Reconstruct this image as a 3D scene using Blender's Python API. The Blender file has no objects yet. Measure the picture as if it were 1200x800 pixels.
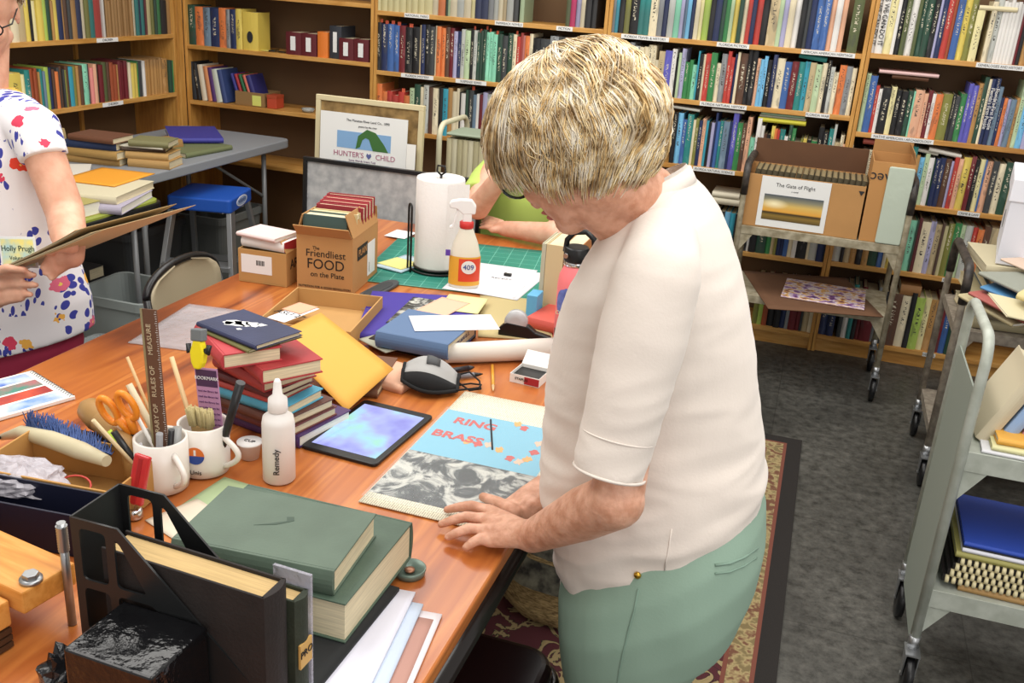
import bpy, bmesh, math, random
from mathutils import Vector, Matrix, Euler, noise
random.seed(7)
PI = math.pi
SC = bpy.context.scene
COL = SC.collection
# ------------------------------------------------------------------ camera
CAM = Vector((0, 0, 1.65)); FOC = 1137.98
CF = Vector((-0.26910475, 0.89534736, -0.35487426)).normalized()
CR = Vector((0.94806962, 0.31112951, 0.06604862)).normalized()
CU = Vector((-0.16954831, 0.31867149, 0.93257806)).normalized()
cd = bpy.data.cameras.new('camera'); cam = bpy.data.objects.new('camera', cd); COL.objects.link(cam)
cd.sensor_width = 36; cd.lens = 36 * FOC / 1200; cd.clip_start = .02; cd.clip_end = 100
cam.matrix_world = Matrix(((CR.x, CU.x, -CF.x, CAM.x), (CR.y, CU.y, -CF.y, CAM.y), (CR.z, CU.z, -CF.z, CAM.z), (0, 0, 0, 1)))
SC.camera = cam
def ray(px, py): return CF * FOC + CR * (px - 600) - CU * (py - 400)
def P(px, py, z=.75):
    d = ray(px, py); return CAM + d * ((z - CAM.z) / d.z)
def PY(px, py, Y):
    d = ray(px, py); return CAM + d * (Y / d.y)
def PX(px, py, X):
    d = ray(px, py); return CAM + d * (X / d.x)
def proj(v):
    d = Vector(v) - CAM; w = d.dot(CF); return (600 + FOC * d.dot(CR) / w, 400 - FOC * d.dot(CU) / w)
def X_at(px, Y, z):
    lo, hi = -6., 4.
    for _ in range(40):
        m = (lo + hi) / 2
        if proj((m, Y, z))[0] < px: lo = m
        else: hi = m
    return lo
def Y_at(px, X, z):
    lo, hi = .8, 9.
    for _ in range(40):
        m = (lo + hi) / 2
        if proj((X, m, z))[0] < px: lo = m
        else: hi = m
    return lo
# ------------------------------------------------------------------ materials
def lin(c):
    c = c.lstrip('#'); o = []
    for i in (0, 2, 4):
        v = int(c[i:i+2], 16) / 255
        o.append(v / 12.92 if v <= .04045 else ((v + .055) / 1.055) ** 2.4)
    return (*o, 1)
MATS = {}
def nt(m): return m.node_tree.nodes, m.node_tree.links
def mat(name, col='808080', rough=.6, metal=0, var=0, vscale=8, bump=0, bscale=60, trans=0, ior=1.45, col2=None, alpha=1, coat=0, sheen=0, stretch=(1, 1, 1), sss=0):
    if name in MATS: return MATS[name]
    m = bpy.data.materials.new(name); m.use_nodes = True; MATS[name] = m
    N, L = nt(m); b = N['Principled BSDF']
    b.inputs['Base Color'].default_value = lin(col); b.inputs['Roughness'].default_value = rough
    b.inputs['Metallic'].default_value = metal; b.inputs['IOR'].default_value = ior
    b.inputs['Transmission Weight'].default_value = trans; b.inputs['Alpha'].default_value = alpha
    b.inputs['Coat Weight'].default_value = coat
    if sheen: b.inputs['Sheen Weight'].default_value = sheen
    if sss:
        b.inputs['Subsurface Weight'].default_value = sss; b.inputs['Subsurface Radius'].default_value = (.012, .004, .002); b.inputs['Subsurface Scale'].default_value = 1
    tc = N.new('ShaderNodeTexCoord'); mp = N.new('ShaderNodeMapping'); mp.inputs['Scale'].default_value = stretch
    L.new(tc.outputs['Object'], mp.inputs['Vector'])
    if var or col2:
        n = N.new('ShaderNodeTexNoise'); n.inputs['Scale'].default_value = vscale; n.inputs['Detail'].default_value = 5
        L.new(mp.outputs[0], n.inputs['Vector'])
        r = N.new('ShaderNodeValToRGB'); c = lin(col)
        if col2: c1 = lin(col2)
        else: c1 = tuple(max(0, x * (1 - var)) for x in c[:3]) + (1,)
        r.color_ramp.elements[0].position = .35; r.color_ramp.elements[1].position = .65
        r.color_ramp.elements[0].color = c1; r.color_ramp.elements[1].color = c
        L.new(n.outputs['Fac'], r.inputs['Fac']); L.new(r.outputs[0], b.inputs['Base Color'])
    if bump:
        n2 = N.new('ShaderNodeTexNoise'); n2.inputs['Scale'].default_value = bscale; n2.inputs['Detail'].default_value = 4
        L.new(mp.outputs[0], n2.inputs['Vector'])
        bp = N.new('ShaderNodeBump'); bp.inputs['Strength'].default_value = bump; bp.inputs['Distance'].default_value = .01
        L.new(n2.outputs['Fac'], bp.inputs['Height']); L.new(bp.outputs[0], b.inputs['Normal'])
    return m
def ramp(N, pts):
    r = N.new('ShaderNodeValToRGB'); e = r.color_ramp.elements
    while len(e) < len(pts): e.new(.5)
    for q, (p, c) in zip(e, pts): q.position = p; q.color = lin(c) if isinstance(c, str) else c
    return r
def wood(name, dark, mid, light, axis='Y', scale=3., rough=.35, coat=0, ring=.9):
    if name in MATS: return MATS[name]
    m = mat(name, mid, rough, coat=coat); N, L = nt(m); b = N['Principled BSDF']
    tc = N.new('ShaderNodeTexCoord'); mp = N.new('ShaderNodeMapping')
    s = {'X': (.12, 1, 1), 'Y': (1, .12, 1), 'Z': (1, 1, .12)}[axis]
    mp.inputs['Scale'].default_value = s; L.new(tc.outputs['Object'], mp.inputs['Vector'])
    n = N.new('ShaderNodeTexNoise'); n.inputs['Scale'].default_value = scale * 2; n.inputs['Detail'].default_value = 4; n.inputs['Distortion'].default_value = ring
    L.new(mp.outputs[0], n.inputs['Vector'])
    n2 = N.new('ShaderNodeTexNoise'); n2.inputs['Scale'].default_value = scale * 25; n2.inputs['Detail'].default_value = 6
    L.new(mp.outputs[0], n2.inputs['Vector'])
    mx = N.new('ShaderNodeMix'); mx.data_type = 'FLOAT'; mx.inputs['Factor'].default_value = .3
    L.new(n.outputs['Fac'], mx.inputs['A']); L.new(n2.outputs['Fac'], mx.inputs['B'])
    r = ramp(N, [(.33, dark), (.45, mid), (.52, light), (.6, mid), (.7, dark)])
    L.new(mx.outputs['Result'], r.inputs['Fac']); L.new(r.outputs[0], b.inputs['Base Color'])
    return m
M = {}
M['oak'] = wood('shelf_oak', '9a6a35', 'b9843f', 'cc9a55', 'X', 2.5, .45)
M['oakz'] = wood('upright_oak', '9c6a34', 'ba853f', 'cb9850', 'Z', 2.5, .45)
M['oaky'] = wood('shelf_oak_side', '9a6a35', 'b9843f', 'cc9a55', 'Y', 2.5, .45)
M['backp'] = mat('brown_back_panel', '6f5438', .7, var=.25, vscale=2)
M['pages'] = mat('book_pages', 'ddd0ae', .85, var=.22, vscale=14, stretch=(1, 1, 30))
M['pagesw'] = mat('white_pages', 'e9e4d8', .8, var=.12, vscale=14, stretch=(1, 1, 30))
M['label'] = mat('label_white', 'e4e4e2', .6)
M['ink'] = mat('print_ink', '26262a', .7)
M['black'] = mat('black_plastic', '121214', .35)
M['white'] = mat('white_paper', 'ece9e4', .75)
M['steel'] = mat('brushed_steel', 'a8aaac', .35, metal=.9)
M['chrome'] = mat('chrome', 'd0d0d2', .15, metal=1)
M['card'] = mat('cardboard', 'b98a55', .85, var=.12, vscale=5, bump=.05, bscale=80)
M['cardd'] = mat('dark_cardboard', '6b4a33', .85, var=.15)
# ------------------------------------------------------------------ mesh building
class MB:
    def __init__(s): s.v = []; s.f = []; s.mi = []; s.sm = []
    def add(s, vs, fs, mi=0, smooth=False):
        o = len(s.v); s.v += [tuple(v) for v in vs]
        for f in fs: s.f.append([i + o for i in f]); s.mi.append(mi); s.sm.append(smooth)
        return s
    def box(s, x0, x1, y0, y1, z0, z1, mi=0, M4=None):
        vs = [Vector((x, y, z)) for z in (z0, z1) for y in (y0, y1) for x in (x0, x1)]
        if M4: vs = [M4 @ v for v in vs]
        return s.add(vs, [(0, 2, 3, 1), (4, 5, 7, 6), (0, 1, 5, 4), (2, 6, 7, 3), (0, 4, 6, 2), (1, 3, 7, 5)], mi)
    def prism(s, pts, h0, h1, mi=0, M4=None, smooth=False):   # polygon in xy extruded in z
        n = len(pts); vs = [Vector((p[0], p[1], h0)) for p in pts] + [Vector((p[0], p[1], h1)) for p in pts]
        if M4: vs = [M4 @ v for v in vs]
        fs = [tuple(range(n))[::-1], tuple(range(n, 2 * n))]
        s.add(vs, fs, mi)
        o = len(s.v) - 2 * n
        for i in range(n):
            j = (i + 1) % n; s.f.append([o + i, o + j, o + n + j, o + n + i]); s.mi.append(mi); s.sm.append(smooth)
        return s
    def rings(s, rings, mi=0, cap=True, close=True, smooth=True):
        n = len(rings[0]); o = len(s.v)
        for r in rings: s.v += [tuple(v) for v in r]
        for k in range(len(rings) - 1):
            for i in range(n if close else n - 1):
                j = (i + 1) % n
                s.f.append([o + k * n + i, o + k * n + j, o + (k + 1) * n + j, o + (k + 1) * n + i]); s.mi.append(mi); s.sm.append(smooth)
        if cap:
            s.f.append([o + i for i in range(n)][::-1]); s.mi.append(mi); s.sm.append(False)
            s.f.append([o + (len(rings) - 1) * n + i for i in range(n)]); s.mi.append(mi); s.sm.append(False)
        return s
    def tube(s, pts, r, mi=0, n=10, closed=False, cap=True):
        pts = [Vector(p) for p in pts]; m = len(pts); R = r if isinstance(r, (list, tuple)) else [r] * m
        rings = []; up = None
        for i, p in enumerate(pts):
            if closed: t = (pts[(i + 1) % m] - pts[i - 1])
            else: t = pts[min(i + 1, m - 1)] - pts[max(i - 1, 0)]
            t.normalize()
            if up is None:
                up = Vector((0, 0, 1)) if abs(t.z) < .9 else Vector((1, 0, 0))
            a = t.cross(up); 
            if a.length < 1e-5: a = t.cross(Vector((.3, 1, .2)))
            a.normalize(); bb = a.cross(t).normalized(); up = bb
            rings.append([p + a * math.cos(2 * PI * k / n) * R[i] + bb * math.sin(2 * PI * k / n) * R[i] for k in range(n)])
        if closed: rings.append(rings[0]); cap = False
        return s.rings(rings, mi, cap)
    def lathe(s, prof, mi=0, n=28, M4=None, ax=(0, 0), cap=True):
        rs = []
        for r, z in prof:
            ring = [Vector((ax[0] + r * math.cos(2 * PI * k / n), ax[1] + r * math.sin(2 * PI * k / n), z)) for k in range(n)]
            if M4: ring = [M4 @ v for v in ring]
            rs.append(ring)
        return s.rings(rs, mi, cap)
    def quad(s, a, b, c, d, mi=0): return s.add([a, b, c, d], [(0, 1, 2, 3)], mi)
    def build(s, name, mats, parent=None, bevel=0, seg=2, M4=None, sub=0):
        me = bpy.data.meshes.new(name); me.from_pydata([tuple(v) for v in s.v], [], s.f)
        if not isinstance(mats, (list, tuple)): mats = [mats]
        for m in mats: me.materials.append(m)
        me.polygons.foreach_set('material_index', s.mi); me.polygons.foreach_set('use_smooth', s.sm)
        bm = bmesh.new(); bm.from_mesh(me); bmesh.ops.recalc_face_normals(bm, faces=bm.faces); bm.to_mesh(me); bm.free()
        me.update()
        o = bpy.data.objects.new(name, me); COL.objects.link(o)
        if parent: o.parent = parent
        if M4 is not None: o.matrix_local = M4
        if sub:
            md = o.modifiers.new('sub', 'SUBSURF'); md.levels = sub; md.render_levels = sub
        if bevel:
            md = o.modifiers.new('bevel', 'BEVEL'); md.width = bevel; md.segments = seg; md.limit_method = 'ANGLE'; md.angle_limit = .6
        return o
def tag(o, label=None, cat=None, group=None, kind=None):
    if label: o['label'] = label
    if cat: o['category'] = cat
    if group: o['group'] = group
    if kind: o['kind'] = kind
    return o
def thing(name, label, cat, loc=(0, 0, 0), rz=0, group=None):
    o = bpy.data.objects.new(name, None); o.empty_display_size = .05; COL.objects.link(o)
    o.location = loc; o.rotation_euler = (0, 0, rz)
    return tag(o, label, cat, group)
def struct(o): o['kind'] = 'structure'; return o
def text(name, s, m, parent, M4, size, align='CENTER', sx=1, ext=.0004, off=0):
    cu = bpy.data.curves.new(name, 'FONT'); cu.body = s; cu.size = size; cu.align_x = align; cu.align_y = 'CENTER'; cu.extrude = ext
    cu.resolution_u = 3; cu.offset = off
    o = bpy.data.objects.new(name, cu); COL.objects.link(o)
    dg = bpy.context.evaluated_depsgraph_get(); me = bpy.data.meshes.new_from_object(o.evaluated_get(dg))
    bpy.data.objects.remove(o); me.materials.clear(); me.materials.append(m)
    for v in me.vertices: v.co.x *= sx
    o = bpy.data.objects.new(name, me); COL.objects.link(o)
    if parent: o.parent = parent
    o.matrix_local = M4
    return o
def T(x, y, z): return Matrix.Translation((x, y, z))
def RX(a): return Matrix.Rotation(a, 4, 'X')
def RY(a): return Matrix.Rotation(a, 4, 'Y')
def RZ(a): return Matrix.Rotation(a, 4, 'Z')
# ------------------------------------------------------------------ room shell
def floor_mat():
    m = mat('grey_concrete_floor', '4c4c49', .45); N, L = nt(m); b = N['Principled BSDF']
    tc = N.new('ShaderNodeTexCoord'); n = N.new('ShaderNodeTexNoise'); n.inputs['Scale'].default_value = 26; n.inputs['Detail'].default_value = 8; n.inputs['Roughness'].default_value = .75
    n2 = N.new('ShaderNodeTexNoise'); n2.inputs['Scale'].default_value = 2.2; n2.inputs['Detail'].default_value = 4
    br = N.new('ShaderNodeTexBrick'); br.offset = 0; br.inputs['Scale'].default_value = 1; br.inputs['Mortar Size'].default_value = .002
    br.inputs['Brick Width'].default_value = .61; br.inputs['Row Height'].default_value = .61
    for q in (n, n2, br): L.new(tc.outputs['Object'], q.inputs['Vector'])
    r = ramp(N, [(.35, '34332f'), (.5, '55544f'), (.68, '6d6b65')]); L.new(n.outputs['Fac'], r.inputs['Fac'])
    r2 = ramp(N, [(.3, 'b0b0b0'), (.7, 'ffffff')]); L.new(n2.outputs['Fac'], r2.inputs['Fac'])
    mx = N.new('ShaderNodeMix'); mx.data_type = 'RGBA'; mx.blend_type = 'MULTIPLY'; mx.inputs['Factor'].default_value = 1
    L.new(r.outputs[0], mx.inputs['A']); L.new(r2.outputs[0], mx.inputs['B'])
    br.inputs['Color1'].default_value = (1, 1, 1, 1); br.inputs['Color2'].default_value = (.93, .93, .93, 1); br.inputs['Mortar'].default_value = (.62, .62, .6, 1)
    m2 = N.new('ShaderNodeMix'); m2.data_type = 'RGBA'; m2.blend_type = 'MULTIPLY'; m2.inputs['Factor'].default_value = 1
    L.new(mx.outputs['Result'], m2.inputs['A']); L.new(br.outputs['Color'], m2.inputs['B']); L.new(m2.outputs['Result'], b.inputs['Base Color'])
    return m
YW = 5.08
struct(MB().box(-3.9, 2.6, -1.6, YW + .1, -.06, 0).build('floor', floor_mat()))
wm = mat('cream_wall_paint', 'cfc8b8', .8, var=.05)
struct(MB().box(-3.9, 2.6, YW, YW + .1, 0, 2.9).build('wall_back', wm))
struct(MB().box(-3.9, -3.78, -1.6, YW, 0, 2.9).build('wall_left', wm))
# ------------------------------------------------------------------ bookcases
YF = 4.75          # front plane of the back wall bookcases
XL = -3.44         # front plane of the left wall bookcase
BT = [-3.43, -2.285, -1.065, .115, 1.42]
def back_case(x0, x1, zs, label, labels, first=False):
    t = thing('bookcase', label, 'bookcase', ((x0 + x1) / 2, YF, 0))
    cx = (x0 + x1) / 2; a, b = x0 - cx + .001, x1 - cx - .001; w = .017
    MB().box(a, a + w, 0, .3, 0, 2.05).build('side_panel', M['oakz'], t, .002)
    MB().box(b - w, b, 0, .3, 0, 2.05).build('side_panel', M['oakz'], t, .002)
    MB().box(a + w, b - w, .285, .3, .05, 2.05).build('back_panel', M['backp'], t)
    MB().box(a + w, b - w, .02, .04, 0, zs[-1] - .022).build('kick_board', M['oak'], t)
    for z in list(zs) + [2.03]:
        MB().box(a + w, b - w, 0, .285, z - .022, z).build('shelf', M['oak'], t, .002)
    for (z, p0, p1, s) in labels:
        X0 = X_at(p0, YF, z - .011); X1 = X_at(p1, YF, z - .011); c = (X0 + X1) / 2 - cx
        l = MB().box(c - (X1 - X0) / 2, c + (X1 - X0) / 2, -.0012, 0, z - .021, z - .001).build('shelf_label', M['label'], t)
        if s: text('label_text', s, M['ink'], l, T(c, -.0016, z - .0115) @ RX(PI / 2), .0155, sx=min(1, (X1 - X0) * .95 / (.0092 * len(s))))
    return t
back_case(BT[0], BT[1], (1.45, 1.16, .86, .55, .09), 'nearly empty oak bookcase in the corner at the end of the left wall', [])
back_case(BT[1], BT[2], (1.422, 1.127, .83, .5, .09), 'oak bookcase behind the framed poster, with rows of paperbacks and yellow magazines',
    [(1.422, 474, 503, 'NATIONAL PARKS'), (1.422, 580, 613, 'PAPERBACK NOVELS'), (1.422, 652, 671, 'FICTION'), (1.127, 470, 508, 'FLORIDA MYSTERY'), (1.127, 534, 570, 'SUSPENSE SERIES')])
back_case(BT[2], BT[3], (1.412, 1.14, .832, .448, .085), 'full oak bookcase directly behind the woman with short blonde hair',
    [(1.412, 728, 784, 'FLORIDA TRAVEL & HISTORY'), (1.412, 840, 878, 'FLORIDA FICTION'), (1.412, 939, 1002, 'AFRICAN AMERICAN HERITAGE'), (1.14, 820, 875, 'FLORIDA NATURAL HISTORY'), (1.14, 944, 972, 'FLORIDA WAR'), (.832, 812, 861, 'FLORIDA NATURAL SCIENCE')])
back_case(BT[3], BT[4], (1.42, 1.075, .777, .461, .087), 'oak bookcase at the far right behind the two metal carts',
    [(1.42, 1144, 1200, 'GENEALOGIES AND HISTORY'), (1.075, 1021, 1094, 'NATIVE AMERICAN / ARCHAEOLOGY'), (.777, 1122, 1148, 'CRIME & LAW'), (.461, 1104, 1113, 'FLA'), (.087, 1081, 1096, 'GENERAL')])
t = thing('bookcase', 'oak bookcase along the left wall behind the woman in the floral blouse', 'bookcase', (XL, 3.8, 0))
MB().box(-.3, 0, .875, .893, 0, 2.05).build('side_panel', M['oakz'], t, .002)
MB().box(-.3, 0, -.93, -.905, 0, 2.05).build('side_panel', M['oakz'], t, .002)
MB().box(-.3, -.285, -.905, .875, .05, 2.05).build('back_panel', M['backp'], t)
MB().box(-.285, -.27, .43, .45, .1, 2.0).build('batten', M['oakz'], t)
for z in (2.03, 1.215, .905, .5, .09):
    MB().box(-.285, 0, -.905, .875, z - .022, z).build('shelf', M['oaky'], t, .002)
for z, p0, p1 in ((1.215, 113, 138), (.905, 120, 144)):
    y0 = Y_at(p0, XL, z) - 3.8; y1 = Y_at(p1, XL, z) - 3.8
    l = MB().box(0, .0012, y0, y1, z - .021, z - .001).build('shelf_label', M['label'], t)
    text('label_text', 'CHILDREN', M['ink'], l, T(.0016, (y0 + y1) / 2, z - .011) @ RZ(PI / 2) @ RX(PI / 2), .0155)
# corner post between the two runs
MB().box(0, .075, 0, .05, 0, 2.05).build('corner_post', M['oakz'], None, .002).location = (XL - .065, 4.697, 0)
o = bpy.data.objects['corner_post']; o.name = 'trim_1'; struct(o)
# ------------------------------------------------------------------ shelved books
BC = {'k': ('1d1d20', 'black'), 'd': ('3d4042', 'charcoal'), 'n': ('232f56', 'navy'), 'b': ('3f63a0', 'blue'), 's': ('74b6dd', 'sky blue'), 'c': ('3a98ae', 'cyan'), 't': ('2d827f', 'teal'),
 'm': ('86ccae', 'mint'), 'g': ('38804a', 'green'), 'G': ('2a4a3b', 'dark green'), 'o': ('80803f', 'olive'), 'L': ('a3bd58', 'lime'), 'y': ('d8c25e', 'yellow'), 'Y': ('e2d8a2', 'pale yellow'), 'w': ('e2dfda', 'white'),
 'W': ('dfd3b4', 'cream'), 'e': ('bba984', 'beige'), 'a': ('b28750', 'tan'), 'r': ('b94038', 'red'), 'R': ('6c2229', 'maroon'), 'u': ('984b2e', 'rust'), 'B': ('5c4031', 'brown'), 'p': ('e08b86', 'pink'), 'P': ('c8306a', 'magenta'),
 'l': ('a8a6c8', 'lilac'), 'v': ('5c5ab2', 'violet'), 'O': ('d97b45', 'orange'), 'x': ('888b8e', 'grey'), 'X': ('bbbeb8', 'pale grey'), 'q': ('6c8296', 'grey blue'), 'h': ('dca98a', 'peach'), 'H': ('b4c9a2', 'pale green'), 'z': ('565f3b', 'olive green')}
LIGHT = set('smLyYwWepPlOXxhHaqc')
def spine_mat(k):
    nm = 'cover_' + BC[k][1].replace(' ', '_')
    if nm in MATS: return MATS[nm]
    m = mat(nm, BC[k][0], .5); N, L = nt(m); b = N['Principled BSDF']
    tc = N.new('ShaderNodeTexCoord'); oi = N.new('ShaderNodeObjectInfo')
    mp = N.new('ShaderNodeMapping'); L.new(tc.outputs['Generated'], mp.inputs['Vector'])
    cmb = N.new('ShaderNodeCombineXYZ'); mul = N.new('ShaderNodeMath'); mul.operation = 'MULTIPLY'; mul.inputs[1].default_value = 37
    L.new(oi.outputs['Random'], mul.inputs[0]); L.new(mul.outputs[0], cmb.inputs['Y']); L.new(mul.outputs[0], cmb.inputs['Z']); L.new(cmb.outputs[0], mp.inputs['Location'])
    mp.inputs['Scale'].default_value = (4.2, .01, 55)
    n = N.new('ShaderNodeTexNoise'); n.inputs['Scale'].default_value = 1; n.inputs['Detail'].default_value = 1; L.new(mp.outputs[0], n.inputs['Vector'])
    th = N.new('ShaderNodeMath'); th.operation = 'GREATER_THAN'; th.inputs[1].default_value = .56; L.new(n.outputs['Fac'], th.inputs[0])
    sp = N.new('ShaderNodeSeparateXYZ'); L.new(tc.outputs['Generated'], sp.inputs[0])
    def band(src, c, w):
        s = N.new('ShaderNodeMath'); s.operation = 'SUBTRACT'; L.new(src, s.inputs[0])
        if isinstance(c, (int, float)): s.inputs[1].default_value = c
        else: L.new(c, s.inputs[1])
        a = N.new('ShaderNodeMath'); a.operation = 'ABSOLUTE'; L.new(s.outputs[0], a.inputs[0])
        t = N.new('ShaderNodeMath'); t.operation = 'LESS_THAN'; L.new(a.outputs[0], t.inputs[0]); t.inputs[1].default_value = w
        return t.outputs[0]
    def mulm(a, c):
        q = N.new('ShaderNodeMath'); q.operation = 'MULTIPLY'; L.new(a, q.inputs[0]); L.new(c, q.inputs[1]); return q.outputs[0]
    r3 = N.new('ShaderNodeMath'); r3.operation = 'MULTIPLY_ADD'; r3.inputs[1].default_value = .3; r3.inputs[2].default_value = .45; L.new(oi.outputs['Random'], r3.inputs[0])
    f = mulm(mulm(th.outputs[0], band(sp.outputs['X'], .5, .17)), mulm(band(sp.outputs['Z'], r3.outputs[0], .24), band(sp.outputs['Y'], 0, .1)))
    # large blotch of a second tone on the lower part of some spines
    n3 = N.new('ShaderNodeTexNoise'); n3.inputs['Scale'].default_value = 2.2; n3.inputs['Detail'].default_value = 2
    mp3 = N.new('ShaderNodeMapping'); L.new(tc.outputs['Generated'], mp3.inputs['Vector']); L.new(cmb.outputs[0], mp3.inputs['Location']); mp3.inputs['Scale'].default_value = (.6, .3, 1.2); L.new(mp3.outputs[0], n3.inputs['Vector'])
    c = lin(BC[k][0]); c2 = tuple(min(1, x * .62 + .02) for x in c[:3]) + (1,); c3 = tuple(min(1, x * 1.15 + .03) for x in c[:3]) + (1,)
    rr = ramp(N, [(.36, c2), (.42, c), (.6, c), (.66, c3)]); L.new(n3.outputs['Fac'], rr.inputs['Fac'])
    mx = N.new('ShaderNodeMix'); mx.data_type = 'RGBA'; L.new(f, mx.inputs['Factor']); L.new(rr.outputs[0], mx.inputs['A'])
    mx.inputs['B'].default_value = lin('3a3634') if k in LIGHT else lin('cfc6ae')
    L.new(mx.outputs['Result'], b.inputs['Base Color'])
    return m
def shelf_book_mb(mb, t, h, d, ci=0, pi=1, M4=None):
    bt = min(.0025, t * .15)
    n = 5; bow = min(.005, t * .2)
    sp = [(-t / 2, .004)] + [(-t / 2 + t * k / n, .0008 - bow * math.sin(PI * k / n) + .001) for k in range(n + 1)] + [(t / 2, .004)]
    inn = [(t / 2 - bt, .004), (-t / 2 + bt, .004)]
    mb.prism(sp + inn, 0, h, ci, M4)
    mb.box(-t / 2, -t / 2 + bt, .004, d, 0, h, ci, M4); mb.box(t / 2 - bt, t / 2, .004, d, 0, h, ci, M4)
    mb.box(-t / 2 + bt, t / 2 - bt, .003, d - .004, .002, h - .004, pi, M4)
    return mb
BOOKS = []   # dict entries
def row(case, shelf, spec, start, z, h, plane='B', dep=.17, vis=1., inset=.012, hv=.03):
    x = start; k = 0; n = 0
    for tok in spec.split():
        c = tok[0]; rest = tok[1:]; flag = ''
        while rest[-1] in '^_!*-': flag += rest[-1]; rest = rest[:-1]
        e = float(rest)
        if c != '.':
            n += 1
            hh = h + random.uniform(-hv, .012) + (.03 if '^' in flag else 0) - (.05 if '_' in flag else 0)
            if plane == 'B':
                a, b = X_at(x, YF + inset, z), X_at(e, YF + inset, z); th = b - a
                Mx = T((a + b) / 2, YF + inset + random.uniform(0, .012), z)
            else:
                a, b = Y_at(x, XL - inset, z), Y_at(e, XL - inset, z); th = b - a
                Mx = T(XL - inset - random.uniform(0, .012), (a + b) / 2, z) @ RZ(PI / 2)
            area = (min(e, 1200) - max(x, 0)) * vis * hh if e > 0 and x < 1198 else 0
            BOOKS.append(dict(case=case, shelf=shelf, n=n, k=c, t=th * .985, h=hh, d=dep * random.uniform(.9, 1.05), M=Mx, area=area, slip='!' in flag, flag=flag, px=(x + e) / 2))
        x = e
LW, B1n, B2n, B3n, B4n = 'left wall bookcase', 'corner bookcase', 'bookcase behind the poster', 'bookcase behind the blonde woman', 'far right bookcase'
row(LW, 'upper', 'e-15 W2 a15 W24 e34 y39 k42 Y47 y54 L58 G63 a66 y71 n77 a79 B83 d87 a93 n99 W103 o108 t114 r122.5 w125 k127 a130 a133.5 a137 a140.5 a144 a147.5 a151 a154.5 a158 W161 t165 n168 t172 R174 Y180 o183 G186 g190 k197 a203', -35, 1.215, .2, 'L', vis=.25)
row(LW, 'lower', 'u-10 a4 Y16 y30 Y34 t40 u44 u47 u50 a52 t55 q58 L63 n66 B69 O73 d76 B78 d80 o82 B86 c91 o94 a97 B101 m107 d109 p113 h117 G119 R124 z129 B132 u136 u140 a142 R146 R149 R153 W156 y160 y164 g165 d170 w173 a176 a180 a183.5 a187 a190.5 a194 a200 G204 g208', -22, .905, .18, 'L', vis=.7, hv=.012)
row(B1n, 'upper', 'G229 O238 q246 n256 O265 x270 n277 y284', 220.5, 1.16, .2, dep=.15, hv=.002)
row(B2n, 'top', 'Y446 Y453 Y460 Y467 Y475 Y482 Y489 Y496 Y505.5 W513 O521 G524 H527 W535 X543 W551 Y556 n563 n571 x577 X583 W588 e592 X600 d606 .608 H613', 440, 1.422, .24, vis=.25, hv=.005)
row(B2n, 'top', 'z667 P673 l679 W684 k691 k697', 662, 1.422, .24, vis=.2)
row(B2n, 'middle', 'k446! n453! b460! b467! R474 k482! k490 e492 n497 k502 d508 W510 O515 O520 B525 R530 l534 n538 X543 H549 k553! X557 G560.5! G563.5! G567! m571! m575 m580! G586 d592 G598 W602! r606 r609 p612 O617 W621 k629 d640 x650 d662 x675 k690', 440.5, 1.127, .235, vis=.85, hv=.01)
row(B2n, 'lower', 'O446 O452_! r458_ r465_! r472_! O478_ H484 G491 W494! X500 B505 W512 k517 c523 a528 W533 W536 k538 w543 G546! d552! q556 w559 R563! l568 X578 W590 t600 k612 W626 e640', 439, .83, .235, vis=.55, hv=.015)
row(B3n, 'top', 'n714 x719 c723 k730 o736 k746 t752 t759 W768 x774 n780 X787 m794 l798 q801.5 s806 n811_ W816 Y820 L828 k834 n841 G846 g851 H855 y861 G866 W871 r876 n881 r888 k896 e907 H912 l918 W925 w932 k938 d943 n950 b958 b966 h972 w979 h985 .991 z1003', 712.5, 1.412, .235, vis=.35, hv=.005)
row(B3n, 'second', 'd719 o726 z732 x738 X744 W749 W754 W759 W763 W767_ e774 v782 w787 k790_ H793 l798 g803_ g807_ m812_ c814 k818 W821 r827 g834 W839_ x846 r850 r854 n857 W860 B869 k874^ k880^ h884 s888 s892 k898 n903^ W912 b920 R928 t935 c941 e948 H955 W961 k965 X970 W975_ O983 x990 W995', 712.5, 1.14, .225, vis=.9, hv=.02)
row(B3n, 'third', 'k788 s794 b799 t806 W809 o813 n817 h821 c824 k827 l831 n833.5^ b837 t841 q848 n851 v857^ g863 B868 h873^ m879_ w884^ w888 B892_ k896_ y900 O903 r906 t912 w916_ G920 g924 X931_ o934_ y938_ k943_ g950_ k956^ k962 t967 X970^ e976_ W980 h985_ q988_ W992_', 783, .832, .23, vis=.8, hv=.02)
row(B3n, 'fourth', 'k824 n832 k838 d844 s850 c856 k873 w876 k884 G895 g901 e905 o908 n912 n916 b921 W926 w931 k943 W946 X955 n963 d969', 812, .448, .2, vis=.35)
row(B3n, 'bottom', 'o886 L891 u897 k905 k912 n918 x922 R930 R935 d938 e945 W957 n967 n975', 880, .085, .24, vis=.35)
row(B4n, 'top', 'w1024* w1033* Y1042 w1046 k1052 z1058 w1066 z1070 G1076 G1084 k1090 l1093 n1099 r1106 u1110 b1118 y1126 o1133 Y1142_ .1149 W1155 X1162 w1166 w1170 w1174 w1178 w1182 w1186 R1189 k1193 a1200 n1212 W1225 r1240', 1017, 1.42, .25, vis=.6, hv=.005)
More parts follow.
